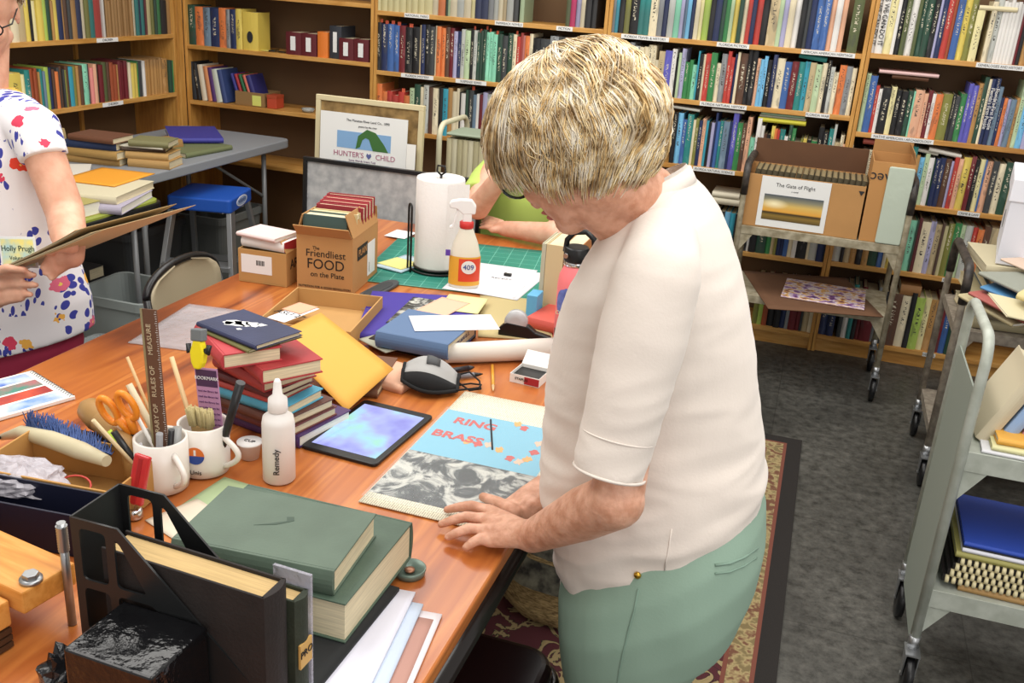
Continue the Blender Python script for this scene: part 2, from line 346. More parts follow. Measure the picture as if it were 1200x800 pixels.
row(B4n, 'second', 'H1009 b1017 r1021_ w1025_ k1035_ Y1041_ k1048_ k1055_ G1061_ m1063_ h1073_ h1078_ R1083_ w1087_ O1095_ o1106_ k1110_ d1115_ g1122_ v1127 v1133 a1138 G1143^ W1146^ n1151^* n1156^* q1161 n1165_ O1169_ l1173_ q1179_ a1183_ H1188^ s1195 l1203 r1212 W1225 t1240', 1004, 1.075, .25, vis=1, hv=.008)
row(B4n, 'third', 'k1008 W1014 O1022 r1026 o1034 o1045 R1050 e1057 t1063^ a1067 s1073 H1078 w1084 G1086 n1091 n1097 B1104 l1107 r1112 h1117 y1126 R1131^ k1136 Y1142 b1144 h1151 d1158 W1166 G1175 e1186 r1200', 1001, .777, .225, vis=.75, hv=.015)
row(B4n, 'fourth', 'X983 k987 e994 a1001 k1008 a1015 G1026 b1032 W1036 y1041 y1045 W1048 o1055 m1063 G1065 R1069 W1079 l1085 e1092 B1095 Y1099 o1106 g1114 H1119 X1127 r1133 O1140 B1148 e1160', 974, .461, .245, vis=.6, hv=.01)
row(B4n, 'bottom', 'd984 w990 t995 k1000 R1005 R1018 x1023 k1030 B1046 W1056 k1062 L1072 Y1079 a1087 R1098 b1105 G1116 k1130', 979, .087, .265, vis=.4, hv=.01)
BOOKS.sort(key=lambda b: -b['area'])
NIND = 262
ORD = lambda n: {1: 'first', 2: 'second', 3: 'third'}.get(n, '%d%s' % (n, 'th' if 10 <= n % 100 <= 20 else {1: 'st', 2: 'nd', 3: 'rd'}.get(n % 10, 'th')))
slipm = mat('orange_paper_slip', 'd8654a', .8)
rest = MB(); rm = []; rmi = {}
for i, b in enumerate(BOOKS):
    if b['area'] <= 0: continue
    m = spine_mat(b['k'])
    if i < NIND:
        mb = shelf_book_mb(MB(), b['t'], b['h'], b['d'])
        o = mb.build('book', [m, M['pages']], None, M4=b['M'])
        size = 'thin' if b['t'] < .02 else ('thick' if b['t'] > .036 else 'medium')
        tag(o, '%s %s book, %s from left, %s shelf, %s' % (size, BC[b['k']][1], ORD(b['n']), b['shelf'], b['case']), 'book', 'books on the %s shelf of the %s' % (b['shelf'], b['case']))
        b['obj'] = o
        if b['slip']:
            MB().box(-b['t'] * .3, b['t'] * .25, .03, .032, b['h'] - .02, b['h'] + .016).build('paper_slip', slipm, o)
    else:
        for mm in (m, M['pages']):
            if mm.name not in rmi: rmi[mm.name] = len(rm); rm.append(mm)
        shelf_book_mb(rest, b['t'], b['h'], b['d'], rmi[m.name], rmi[M['pages'].name], b['M'])
tag(rest.build('shelved_books', rm), 'remaining small and half hidden books filling gaps on the wall shelves', 'books', kind='stuff')
for b in BOOKS:
    if '*' in b['flag'] and 'obj' in b:
        if b['case'] == B4n and b['shelf'] == 'top':
            text('title_text', 'YES WE CAN DO IT', M['ink'], b['obj'], T(0, -.0062, .145) @ RX(PI / 2) @ RZ(-PI / 2), .031, sx=.82)
        else:
            text('title_text', "Florida's First People", M['label'], b['obj'], T(0, -.0062, .155) @ RX(PI / 2) @ RZ(-PI / 2), .022, sx=.95)
# ------------------------------------------------------------------ shared builders
def frame(a, b, c, z, force=None):
    """a,b,c pixels of three corners on the plane z -> matrix at corner a, x along ab, y to the side of c"""
    A, B, Cc = P(*a, z), P(*b, z), P(*c, z)
    if (B - A).cross(Cc - B).z < 0: A, B, Cc = B, A, Cc + (A - B)
    x = (B - A); L = x.length; x.normalize(); y = Vector((-x.y, x.x, 0)); W = (Cc - B).dot(y)
    ang = math.atan2(x.y, x.x)
    return A, ang, L, W
def book_parts(t, L, W, th, cover, pg='pages', title=None, round_=True):
    """lying book: spine along local x at y=0, thickness z 0..th"""
    c = mat('cloth_' + cover, cover, .6, bump=.03, bscale=300) if isinstance(cover, str) else cover
    bt = min(.003, th * .16)
    mb = MB(); n = 6; bow = min(.006, th * .3)
    prof = [(.006, 0)] + [(.002 - bow * math.sin(PI * k / n), th * k / n) for k in range(n + 1)] + [(.006, th), (.006, th - bt), (.004, th - bt)] + [(.004, bt), (.006, bt)]
    R = Matrix(((0, 0, 1, 0), (1, 0, 0, 0), (0, 1, 0, 0), (0, 0, 0, 1)))
    mb.prism(prof, 0, L, 0, R)
    mb.box(0, L, .006, W, 0, bt, 0); mb.box(0, L, .006, W, th - bt, th, 0)
    mb.build('cover', c, t, min(.0012, bt * .35))
    MB().box(.003, L - .003, .005, W - .004, bt, th - bt).build('pages', M[pg] if isinstance(pg, str) else pg, t)
    return t
def lbook(label, a, b, c, z0, th, cover, pg='pages', group=None, cat='book', name='book'):
    A, ang, L, W = frame(a, b, c, z0 + th)
    t = thing(name, label, cat, (A.x, A.y, z0), ang, group)
    return book_parts(t, L, W, th, cover, pg)
def wbook(label, x, y, z0, rz, L, W, th, cover, pg='pages', group=None, name='book', cat='book'):
    t = thing(name, label, cat, (x, y, z0), rz, group); return book_parts(t, L, W, th, cover, pg)
def sheet(label, a, b, c, z, m, name='paper_sheet', cat='paper', group=None, th=.0008, curl=0, pts=None):
    A, ang, L, W = frame(a, b, c, z)
    mb = MB(); n = 10
    vs = []; 
    for j in range(n + 1):
        for i in range(n + 1):
            u, v = i / n, j / n; vs.append((u * L, v * W, curl * (u * u * v)))
    top = [(x, y, z_ + th) for x, y, z_ in vs]; N1 = len(vs)
    fs = []
    for j in range(n):
        for i in range(n):
            q = j * (n + 1) + i; fs.append((q, q + n + 1, q + n + 2, q + 1)); fs.append((N1 + q, N1 + q + 1, N1 + q + n + 2, N1 + q + n + 1))
    bd = [i for i in range(n)] + [j * (n + 1) + n for j in range(n)] + [n * (n + 1) + i for i in range(n, 0, -1)] + [j * (n + 1) for j in range(n, 0, -1)]
    for k in range(len(bd)): p, q = bd[k], bd[(k + 1) % len(bd)]; fs.append((p, q, N1 + q, N1 + p))
    mb.add(vs + top, fs, 0, True)
    o = mb.build(name, m); o.location = (A.x, A.y, z); o.rotation_euler = (0, 0, ang)
    tag(o, label, cat, group); return o, L, W
def uniq(o, L, W):
    return o
def carton(label, loc, rz, sx, sy, h, m, mi=None, flaps=(), wall=.004, name='cardboard_box', cat='box', lid=False):
    """open box, origin at the near left base corner; flaps: (side, length, angle)"""
    t = thing(name, label, cat, loc, rz)
    mb = MB(); w = wall
    mb.box(0, sx, 0, sy, 0, w); mb.box(0, sx, 0, w, w, h); mb.box(0, sx, sy - w, sy, w, h); mb.box(0, w, w, sy - w, w, h); mb.box(sx - w, sx, w, sy - w, w, h)
    mb.build('body', m, t, .001)
    for side, ln, ang in flaps:
        if side == 'f': Mx = T(sx / 2, 0, h) @ RX(ang); d = sx
        elif side == 'b': Mx = T(sx / 2, sy, h) @ RZ(PI) @ RX(ang); d = sx
        elif side == 'l': Mx = T(0, sy / 2, h) @ RZ(-PI / 2) @ RX(ang); d = sy
        else: Mx = T(sx, sy / 2, h) @ RZ(PI / 2) @ RX(ang); d = sy
        MB().box(-d / 2 + .002, d / 2 - .002, -.0015, .0015, 0, ln).build('flap', mi or m, t, .0008, M4=Mx)
    return t
def tubeleg(t, pts, r, m, name='leg'): return MB().tube(pts, r).build(name, m, t)
# ------------------------------------------------------------------ grey folding table with old books
greyp = mat('grey_moulded_plastic', '8b8f94', .5, bump=.03, bscale=200)
legm = mat('grey_tube_metal', '8e9092', .4, metal=.3)
def rrect(x0, x1, y0, y1, r, n=6):
    o = []
    for cx, cy, a in ((x1 - r, y1 - r, 0), (x0 + r, y1 - r, 90), (x0 + r, y0 + r, 180), (x1 - r, y0 + r, 270)):
        for k in range(n + 1):
            an = math.radians(a + 90 * k / n); o.append((cx + r * math.cos(an), cy + r * math.sin(an)))
    return o
t = thing('folding_table', 'grey plastic folding table loaded with stacks of old books in the left back corner', 'table', (-3.07, 4.06, 0))
MB().prism(rrect(-.34, .34, -.62, .62, .05), .685, .73).build('tabletop', greyp, t, .006)
for yy in (-.5, .5):
    for xx in (-.24, .24): tubeleg(t, [(xx, yy, 0), (xx, yy, .685)], .013, legm)
    tubeleg(t, [(-.24, yy, .1), (.24, yy, .1)], .009, legm, 'crossbar'); tubeleg(t, [(.24, yy, .42), (.05, yy * .35, .68)], .008, legm, 'brace')
# green topped table
olv = mat('olive_green_laminate', '8f9a3c', .45, var=.08); 
t = thing('folding_table', 'folding table with olive green top and black edge behind the woman in the floral blouse', 'table', (-2.86, 2.72, 0))
MB().prism(rrect(-.36, .36, -.55, .55, .06), .672, .70).build('tabletop', olv, t)
MB().prism(rrect(-.37, .37, -.56, .56, .06), .655, .692).build('edge_band', M['black'], t, .004)
for yy in (-.45, .46):
    for xx in (-.28, .28): tubeleg(t, [(xx, yy, 0), (xx, yy, .66)], .012, legm)
    tubeleg(t, [(-.28, yy, .12), (.28, yy, .12)], .009, legm, 'crossbar'); tubeleg(t, [(-.28, yy, .63), (.28, yy, .63)], .01, legm, 'crossbar')
tan = ['a8834f', 'b08c58', '6b4733', '2c3a58', '9a7b4c', '7a7350']
def fstack(items, px, py, z, rz, L, W, where):
    c = P(px, py, z)
    for k, (col, th, dx, dr, s, lab) in enumerate(items):
        wbook(lab + ' ' + where, c.x + dx, c.y, z, rz + dr, L * s, W * s, th, col, 'pages')
        z += th
wh = 'in the left stack on the grey table'
fstack([('a9844c', .032, 0, .05, 1, 'tan worn book at the bottom,'), ('b18d52', .034, .01, -.04, .98, 'tan cloth book second from the bottom,'), ('28375c', .034, .01, .06, .92, 'navy blue book,'), ('6d4633', .026, .03, -.05, .86, 'brown leather book on top,')], 76, 189, .73, .12, .26, .18, wh)
wh = 'in the middle stack on the grey table'
fstack([('b58f58', .036, 0, .12, 1, 'pale tan book at the bottom,'), ('b9935a', .03, -.01, .16, 1.02, 'pale tan book second from the bottom,'), ('4a3a30', .018, -.03, .3, 1, 'dark brown book,'), ('c9c4b4', .008, -.05, .1, 1.1, 'white and red pamphlet,'), ('7b7852', .026, .01, .2, .93, 'olive green worn book on top,')], 150, 195, .73, .1, .19, .15, wh)
lbook('tan book standing low behind the middle stack on the grey table', (188, 166), (214, 163), (206, 158), .73, .06, 'a07a48')
lbook('faded green book under the big blue book on the grey table', (218, 180), (272, 170), (262, 160), .73, .024, '6d7450')
lbook('large glossy blue book lying on top at the back of the grey table', (200, 162), (262, 162), (288, 148), .758, .024, '39388f', 'pagesw')
lbook('pale book behind the navy book in the left corner of the grey table', (52, 155), (76, 150), (70, 144), .73, .09, 'b6a072')
# green table contents
lbook('lilac grey hardback under the orange folder on the green table', (72, 238), (142, 243), (172, 222), .70, .03, 'a9a2b4', 'pagesw')
lbook('cream thick book under the orange folder on the green table', (60, 224), (136, 231), (170, 211), .73, .03, 'cfc6a8', 'pages')
sheet('bright orange folder on top of the books on the green table', (68, 211), (134, 219), (174, 203), .762, mat('orange_folder', 'e39a2e', .6), 'paper_folder', 'folder', th=.003)
lbook('small pale yellow book beside the floral blouse on the green table', (30, 240), (68, 247), (97, 231), .70, .05, 'a59a5c', 'pagesw')
lbook('white brochure stack behind the orange folder on the green table', (66, 203), (104, 203), (100, 192), .70, .05, 'd8d2c6', 'pagesw')
# storage under the tables
dk = mat('dark_grey_plastic', '3b3d3f', .5); gt = mat('grey_plastic_tote', '6d706d', .5)
def tote(label, x0, x1, y0, y1, h, m, lidm=None):
    t = thing('storage_tote', label, 'bin', ((x0 + x1) / 2, (y0 + y1) / 2, 0)); a, b = (x1 - x0) / 2, (y1 - y0) / 2
    rs = []
    for (s, z) in ((.86, 0), (1, h), (1.04, h), (1.04, h - .03), (1.05, h - .03), (1.05, h + .005), (.96, h + .005), (.83, .01)):
        rs.append([(x * s, y * s, z) for x, y in rrect(-a, a, -b, b, .04, 4)])
    MB().rings(rs, cap=True, smooth=False).build('body', m, t)
    return t
tote('dark grey plastic tote under the grey table behind the step stool', -3.38, -3.0, 3.66, 4.1, .38, dk)
tote('mid grey tote with papers under the far end of the grey table', -3.25, -2.86, 4.2, 4.6, .36, gt)
clr = mat('clear_frosted_plastic', 'b9c0c0', .3, alpha=.55)
tote('frosted clear plastic bin on the floor behind the floral blouse', -2.6, -2.25, 2.55, 2.95, .2, clr)
tote('grey plastic bin behind the frosted clear bin on the floor', -2.75, -2.4, 2.98, 3.3, .34, mat('light_grey_bin', '8d9492', .5))
for k in range(6):
    wbook('white paper bundle, ' + ORD(k + 1) + ' from bottom of the pile under the green table', P(132, 322, 0).x + random.uniform(-.01, .01), P(132, 322, 0).y, .02 + k * .045, random.uniform(-.1, .1), .22, .17, .042, ['b5b0a4', 'a9a59a', 'c2bdb0'][k % 3], 'pages', group='paper bundles piled under the green table', name='paper_bundle', cat='papers')
for k in range(6):
    cc = ['7c7f45', '3f4a38', '8c8a4c', '2e2e2c', '5f6a40', '8e8650'][k]
    o = shelf_book_mb(MB(), .02, .3, .3).build('record_sleeve', [mat('cloth_' + cc, cc, .6), M['pages']], None, M4=T(P(100, 335, 0).x + .034 * k, P(100, 335, 0).y, .012) @ RY(-.28))
    tag(o, 'tall thin dull sleeve, ' + ORD(k + 1) + ' from left, leaning on the floor under the green table', 'record', 'sleeves leaning under the green table')
for k in range(4):
    wbook('dark boxed volume under the grey table, ' + ['lowest', 'second lowest', 'second from top', 'topmost'][k] + ' of its stack', -3.32, 3.52, .0 + k * .06, random.uniform(-.05, .05) , .2, .1, .055, ['2f2f33', '45423e', '26282c', '3d3a3a'][k], 'pages', group='dark volumes stacked under the grey table')
for k in range(3):
    wbook('pale magazine on the mid grey tote, ' + ['bottom', 'middle', 'top'][k] + ' of its stack', -3.2, 4.28, .366 + k * .03, random.uniform(-.15, .15), .28, .22, .028, ['b9b5ab', 'cfcac0', 'a39f94'][k], 'pagesw', group='magazines on the mid grey tote')
# ------------------------------------------------------------------ step stool
blu = mat('blue_stool_plastic', '2456b4', .4); alu = mat('aluminium', 'a9abad', .35, metal=.7)
ca = math.atan2(4.0 - 3.7, -2.63 + 2.6)
t = thing('step_stool', 'aluminium step stool with a bright blue top standing by the grey table', 'stool', (-2.77, 3.98, 0), math.radians(14))
MB().prism(rrect(-.155, .155, -.155, .155, .02), .5, .565).build('top_step', blu, t, .008)
for sx in (-1, 1):
    for sy in (-1, 1):
        mb = MB(); w = .028 if sy < 0 else .014
        a = Vector((sx * .14, sy * .12, .5)); b = Vector((sx * .19, sy * .26, 0))
        vs = [];
        for p in (a, b): vs += [p + Vector((-.012, -w, 0)), p + Vector((.012, -w, 0)), p + Vector((.012, w, 0)), p + Vector((-.012, w, 0))]
        mb.add(vs, [(0, 1, 2, 3), (7, 6, 5, 4), (0, 4, 5, 1), (1, 5, 6, 2), (2, 6, 7, 3), (3, 7, 4, 0)]).build('leg', alu, t, .002)
MB().box(-.165, .165, -.235, -.14, .235, .26).build('lower_step', alu, t, .003)
MB().box(-.17, .17, .185, .2, .16, .19).build('brace', alu, t)
for s, R_ in ((1, RZ(PI / 2)), (-1, RZ(0))):
    Mx = (T(.1552, 0, .534) @ RZ(PI / 2) @ RX(PI / 2)) if s == 1 else (T(0, -.1701, .538) @ RX(PI / 2))
    if s == 1:
        l = MB().prism([(.075 * math.cos(2 * PI * k / 24), .024 * math.sin(2 * PI * k / 24)) for k in range(24)], 0, .001).build('badge', M['label'], t, M4=Mx)
        MB().prism([(.068 * math.cos(2 * PI * k / 24), .019 * math.sin(2 * PI * k / 24)) for k in range(24)], .001, .0015).build('badge_field', mat('badge_blue', '9fb3d8', .4), l)
        text('badge_text', 'WERNER', mat('badge_ink', '1e3566', .5), l, T(0, 0, .0018), .026)
# ------------------------------------------------------------------ folding chairs
def folding_chair(label, x, y, rz, padm, framem, padded=True):
    """seat opens toward +x (the back is on the -x side)"""
    t = thing('folding_chair', label, 'chair', (x, y, 0), rz); r = .012
    for s in (-1, 1):
        tubeleg(t, [(.2, s * .2, 0), (.02, s * .2, .44), (-.17, s * .2, .62), (-.19, s * .19, .705)], r, framem, 'front_leg')
        tubeleg(t, [(-.24, s * .18, 0), (-.1, s * .18, .22), (.1, s * .18, .43)], r, framem, 'rear_leg')
    arc = [(-.19 - .01 * math.sin(PI * k / 16), .19 * math.cos(PI * k / 16), .705 + .07 * math.sin(PI * k / 16)) for k in range(17)]
    tubeleg(t, arc, r, framem, 'back_rail')
    tubeleg(t, [(.14, -.2, .12), (.14, .2, .12)], .008, framem, 'crossbar'); tubeleg(t, [(-.2, -.18, .1), (-.2, .18, .1)], .008, framem, 'crossbar')
    MB().prism(rrect(-.18, .2, -.19, .19, .05), .43, .47 if padded else .445).build('seat', padm, t, .012)
    # curved back panel
    rs = []
    for k in range(13):
        v = k / 12; z = .505 + .265 * v; hw = .188 if v < .72 else .188 * math.sqrt(max(.02, 1 - ((v - .72) / .29) ** 2))
        xx = -.165 - .03 * v
        rs.append([(xx - .022 * (1 - (u / 6 - 1) ** 2) + .012, hw * (u / 6 - 1), z) for u in range(13)] + [(xx - .022 * (1 - (u / 6 - 1) ** 2) - .008, hw * (u / 6 - 1), z) for u in range(12, -1, -1)])
    MB().rings(rs).build('backrest', padm, t)
    return t
beige = mat('beige_vinyl', 'b4a78b', .55, bump=.04, bscale=250); blkm = mat('black_enamel', '151416', .3)
folding_chair('beige folding chair with black frame at the left side of the wooden table', -1.58, 2.40, math.radians(4), beige, blkm)
# ------------------------------------------------------------------ metal book carts
def cart(label, x0, x1, y0, y1, shelves, top, paint, grip=None, lip=.035, flat=False, cast=.05, endpanel=None):
    cx, cy = (x0 + x1) / 2, (y0 + y1) / 2; hx, hy = (x1 - x0) / 2, (y1 - y0) / 2
    t = thing('book_cart', label, 'cart', (cx, cy, 0)); r = .0125; cz = cast * 2 + .02
    for s in (-1, 1):
        e = s * (hx); rr = .06
        pts = [(e, -hy, cz), (e, -hy, top - rr)] + [(e + s * 0, -hy + rr - rr * math.cos(PI / 2 * k / 5), top - rr + rr * math.sin(PI / 2 * k / 5)) for k in range(1, 6)]
        pts += [(e, hy - rr + rr * math.sin(PI / 2 * k / 5), top - rr + rr * math.cos(PI / 2 * k / 5)) for k in range(0, 6)] + [(e, hy, cz)]
        MB().tube(pts, r).build('end_frame', paint, t)
        if grip:
            g = [p for p in pts if p[2] > top - rr * 2.2]; 
            g = [(e, -hy, top - .13)] + [p for p in pts[2:-1]] + [(e, hy, top - .13)]
            MB().tube(g, r * 1.25).build('hand_grip', grip, t)
        for yy in (-hy, hy):
            w = MB()
            Mx = T(e, yy - .02, cast) @ RY(PI / 2)
            w.lathe([(.0, -.012), (cast * .55, -.012), (cast, -.009), (cast, .009), (cast * .55, .012), (0, .012)], M4=Mx, n=24)
            wo = w.build('wheel', M['black'], t)
            f = MB()
            for q in (-.017, .014): f.prism([(-.012 , 0), (.012, 0), (.028, cast + .012), (-.02, cast + .012)], q, q + .003, 0, T(e, yy - .02, cast) @ Matrix(((0, 0, 1, 0), (1, 0, 0, 0), (0, 1, 0, 0), (0, 0, 0, 1))))
            f.box(e - .018, e + .018, yy - .04, yy + .014, cast * 2 + .01, cast * 2 + .015)
            f.lathe([(.006, -.019), (.006, .019)], M4=Mx, n=10); f.lathe([(.014, cast * 2 + .012), (.014, cast * 2 + .05)], ax=(e, yy), n=12)
            f.build('caster_fork', M['steel'], t)
    for z in shelves:
        mb = MB(); mb.box(-hx, hx, -hy, hy, z - .004, z)
        for q in (-1, 1): mb.box(-hx, hx, q * hy - .0015, q * hy + .0015, z - lip, z); mb.box(q * hx - .0015, q * hx + .0015, -hy, hy, z - lip, z + .0)
        mb.build('shelf', paint, t, .001)
        for s in (-1, 1):
            MB().prism([(0, 0), (0, -.09), (-s * .06, 0)], -.002, .002, 0, T(s * hx - s * .004, -hy + .003, z - lip) @ RX(PI / 2)).build('gusset', paint, t)
    if endpanel:
        for s in (-1, 1):
            MB().prism([(-hy, .2), (-hy + .05, .1 + .02), (hy - .05, .12), (hy, .2), (hy, top - .13), (-hy, top - .13)], -.002, .002, 0, T(s * (hx + .0035), 0, 0) @ Matrix(((0, 0, 1, 0), (1, 0, 0, 0), (0, 1, 0, 0), (0, 0, 0, 1)))).build('end_panel', endpanel, t)
    return t
paint1 = mat('worn_putty_paint', 'b3aa93', .5, metal=.1, vscale=30, col2='8a8068', bump=.05)
paint2 = mat('worn_taupe_paint', '9d9485', .5, metal=.1, vscale=40, col2='7a7065')
paint3 = mat('pale_sage_grey_paint', 'b3b8ae', .45, metal=.1, vscale=26, col2='a2a79c', bump=.03)
grip = mat('worn_dark_grip', '4a423c', .45, vscale=30, col2='1e1c1c')
cart('putty coloured metal book cart carrying the carton with the sunset print', -.287, .387, 4.25, 4.63, (.385, .69), .955, paint1, grip)
cart('taupe metal book cart with a curved black grip under the white file box', .545, 1.25, 3.5, 3.95, (.2, .6), .82, paint2, grip)
cart('sage grey metal book cart in the right foreground with spiral bound books below', .43, 1.1, 2.27, 2.62, (.3, .68), .955, paint3, None, .05, endpanel=mat('grey_green_panel', '8f978d', .5), cast=.055)
cream = mat('cream_enamel', 'cfc9ac', .4)
cart('cream tube framed cart holding a row of pale books behind the paper towel roll', -1.62, -.95, 4.05, 4.4, (.3, .74), 1.0, cream)
for k in range(16):
    cc = ['c8bf9e', 'd2cbb0', 'b9b08e'][k % 3]
    o = shelf_book_mb(MB(), .024, .2, .15).build('book', [mat('cloth_' + cc, cc, .6), M['pages']], None, M4=T(-1.58 + .0255 * k, 4.07, .741))
    tag(o, 'pale cream book, ' + ORD(k + 1) + ' from left in the row on the cream tube framed cart', 'book', 'cream books on the tube framed cart')
t = wbook('flat grey green board lying over the cream books on the tube framed cart', -1.59, 4.06, .955, 0, .5, .2, .012, '8f9b86', name='box_lid', cat='lid')
# ---- contents of the putty cart
bx = carton('wide brown carton packed with a row of identical dark books on the metal cart', (-.288, 4.262, .691), 0, .49, .33, .225, M['card'], M['cardd'], [('b', .11, -.12)])
MB().prism([(0, 0), (.012, .02), (-.012, .02)], 0, .001, 0, T(.475, -.0005, .185) @ RX(PI / 2)).build('arrow_mark', M['ink'], bx)
sp = mat('dark_olive_cloth', '4b4330', .6)
for k in range(19):
    o = shelf_book_mb(MB(), .0225, .235, .19, 0, 1).build('book', [sp, mat('brown_page_edges', '8a7a58', .8)], None, M4=T(-.266 + .0243 * k, 4.285, .70) @ RY(.1))
    tag(o, 'dark olive book, ' + ORD(k + 1) + ' from left in the row packed in the wide carton', 'book', 'identical dark books in the wide carton')
def sky_print():
    m = mat('sunset_photo_print', 'b9893a', .35); N, L = nt(m); b = N['Principled BSDF']
    tc = N.new('ShaderNodeTexCoord'); s = N.new('ShaderNodeSeparateXYZ'); L.new(tc.outputs['Generated'], s.inputs[0])
    r = ramp(N, [(0, '5a4a2a'), (.18, '8c7135'), (.3, '2e2a20'), (.36, 'e2a545'), (.6, 'd9b765'), (.8, '8d8a72'), (1, '4c5560')]); L.new(s.outputs['Z'], r.inputs['Fac'])
    g = N.new('ShaderNodeTexGradient'); g.gradient_type = 'SPHERICAL'; mp = N.new('ShaderNodeMapping'); mp.inputs['Location'].default_value = (-.75, 0, -3.1); mp.inputs['Scale'].default_value = (4, 0, 4.8)
    L.new(tc.outputs['Generated'], mp.inputs[0]); L.new(mp.outputs[0], g.inputs[0])
    mx = N.new('ShaderNodeMix'); mx.data_type = 'RGBA'; L.new(g.outputs['Fac'], mx.inputs['Factor']); L.new(r.outputs[0], mx.inputs['A']); mx.inputs['B'].default_value = lin('fff3c8')
    L.new(mx.outputs['Result'], b.inputs['Base Color']); return m
sh = MB().box(0, .285, -.0012, 0, 0, .215).build('taped_print', M['label'], None, M4=T(-.22, 4.2605, .698)); tag(sh, 'white printed sheet with a sunset photograph taped to the front of the wide carton', 'poster')
ph = MB().box(.02, .265, -.0018, -.0012, .03, .14).build('photo', sky_print(), sh)
text('title_text', 'The Gate of Flight', M['ink'], sh, T(.142, -.0016, .182) @ RX(PI / 2), .022)
text('byline_text', 'a novel', M['ink'], sh, T(.142, -.0016, .16) @ RX(PI / 2), .01)
bx = carton('tall narrow brown carton with torn top beside the wide carton on the cart', (.21, 4.262, .691), 0, .165, .3, .335, mat('cardboard_tall', 'b88650', .85), M['card'], [('b', .05, -.1), ('r', .05, -.3)])
text('box_text', 'Aec', M['ink'], bx, T(.045, -.001, .27) @ RX(PI / 2) @ RZ(PI), .06)
ml = mat('pale_green_mailer', 'b9c4b4', .4, bump=.15, bscale=30)
o = MB().prism(rrect(0, .1, 0, .32, .008, 3), 0, .012, 0, RX(PI / 2)).build('padded_mailer', ml, None, .004, M4=T(.275, 4.26, .692)); tag(o, 'pale green padded mailer standing against the tall narrow carton on the cart', 'envelope')
# magazine on the lower shelf
MB()
o, L_, W_ = sheet('brown cardboard sheet lying on the lower shelf of the putty cart', (900, 362), (1035, 372), (1038, 330), .386, M['cardd'], 'cardboard_sheet', 'cardboard', th=.004)
mg = mat('purple_floral_magazine', 'c9a6c0', .3); N, L = nt(mg); tc = N.new('ShaderNodeTexCoord'); n = N.new('ShaderNodeTexNoise'); n.inputs['Scale'].default_value = 9; n.inputs['Detail'].default_value = 6
L.new(tc.outputs['Generated'], n.inputs[0]); r = ramp(N, [(.3, '3a2a40'), (.42, '8d5a9a'), (.5, 'ddd6d8'), (.57, 'd9a23c'), (.66, '6a3a5a')]); L.new(n.outputs['Fac'], r.inputs[0]); L.new(r.outputs[0], N['Principled BSDF'].inputs['Base Color'])
t = lbook('colourful purple and orange picture magazine on the lower shelf of the putty cart', (915, 346), (1013, 362), (1014, 340), .391, .008, mg, 'pagesw', name='magazine', cat='magazine')
# ---- file box and magazines on the taupe cart
wb = mat('white_file_box', 'dcdce4', .6)
for k in range(6):
    wbook('bundle of worn magazines, ' + ORD(k + 1) + ' from bottom of the pile under the white file box', .60 + random.uniform(-.02, .03), 3.52 + random.uniform(0, .02), .603 + k * .038, random.uniform(-.1, .1), .5, .34, .036, ['9c9274', '6f6552', 'b3a884', '5c6a78', 'a58068', 'c3b99a'][k], 'pages', group='magazine bundles piled on the taupe cart', name='magazine_bundle', cat='magazines')
t = thing('file_box', 'white lidded file box on the magazine pile at the right edge', 'box', (.625, 3.56, .832), math.radians(-8))
MB().box(0, .33, 0, .4, 0, .27).build('body', wb, t, .003); MB().box(-.006, .336, -.006, .406, .215, .292).build('lid', mat('white_lid', 'e6e6ee', .55), t, .004)
MB().prism([(.016 * math.cos(a / 8 * PI), .032 * math.sin(a / 8 * PI)) for a in range(16)], 0, .001, 0, T(-.0005, .2, .12) @ RZ(-PI / 2) @ RX(PI / 2)).build('hand_hole', M['black'], t)
MB().prism([(.035 * math.cos(a / 8 * PI), .016 * math.sin(a / 8 * PI)) for a in range(16)], 0, .001, 0, T(.17, -.0005, .12) @ RX(PI / 2)).build('hand_hole', M['black'], t)
# loose magazines in front of the file box
def loose(label, px, py, z, rz, L, W, th, col, tiltx=0, tilty=0, pg='pagesw', name='magazine', cat='magazine'):
    c = P(px, py, z); t = wbook(label, c.x, c.y, z, rz, L, W, th, col, pg, name=name, cat=cat); t.rotation_euler = (tiltx, tilty, rz); return t
loose('glossy magazine with a dark cover photo tilted in front of the white file box', 1146, 322, .84, -.9, .24, .19, .012, '8f9286', -.05, .06)
loose('pinkish beige booklet leaning in front of the white file box', 1172, 305, .865, -.75, .26, .2, .008, 'cdb5a2', -.05, .1)
loose('blue pamphlet sliding out beneath the glossy magazine', 1148, 338, .81, -.6, .22, .16, .008, '4e84b0', 0, .1)
loose('magazine with red spine fanned at the left of the blue pamphlet', 1134, 345, .79, -.8, .22, .16, .01, 'a65a52', 0, .12)
loose('tan booklet fanned under the red spined magazine', 1122, 348, .765, -.85, .22, .16, .012, 'b7aa84', 0, .12)
loose('open cream leaflet folded like a tent behind the sage cart handle', 1180, 372, .80, .5, .15, .12, .006, 'd3c9a4', .3, .2)
loose('yellowed paper packet at the right edge below the file box', 1190, 350, .83, -.5, .2, .16, .02, 'cfc08c', .1, .1)
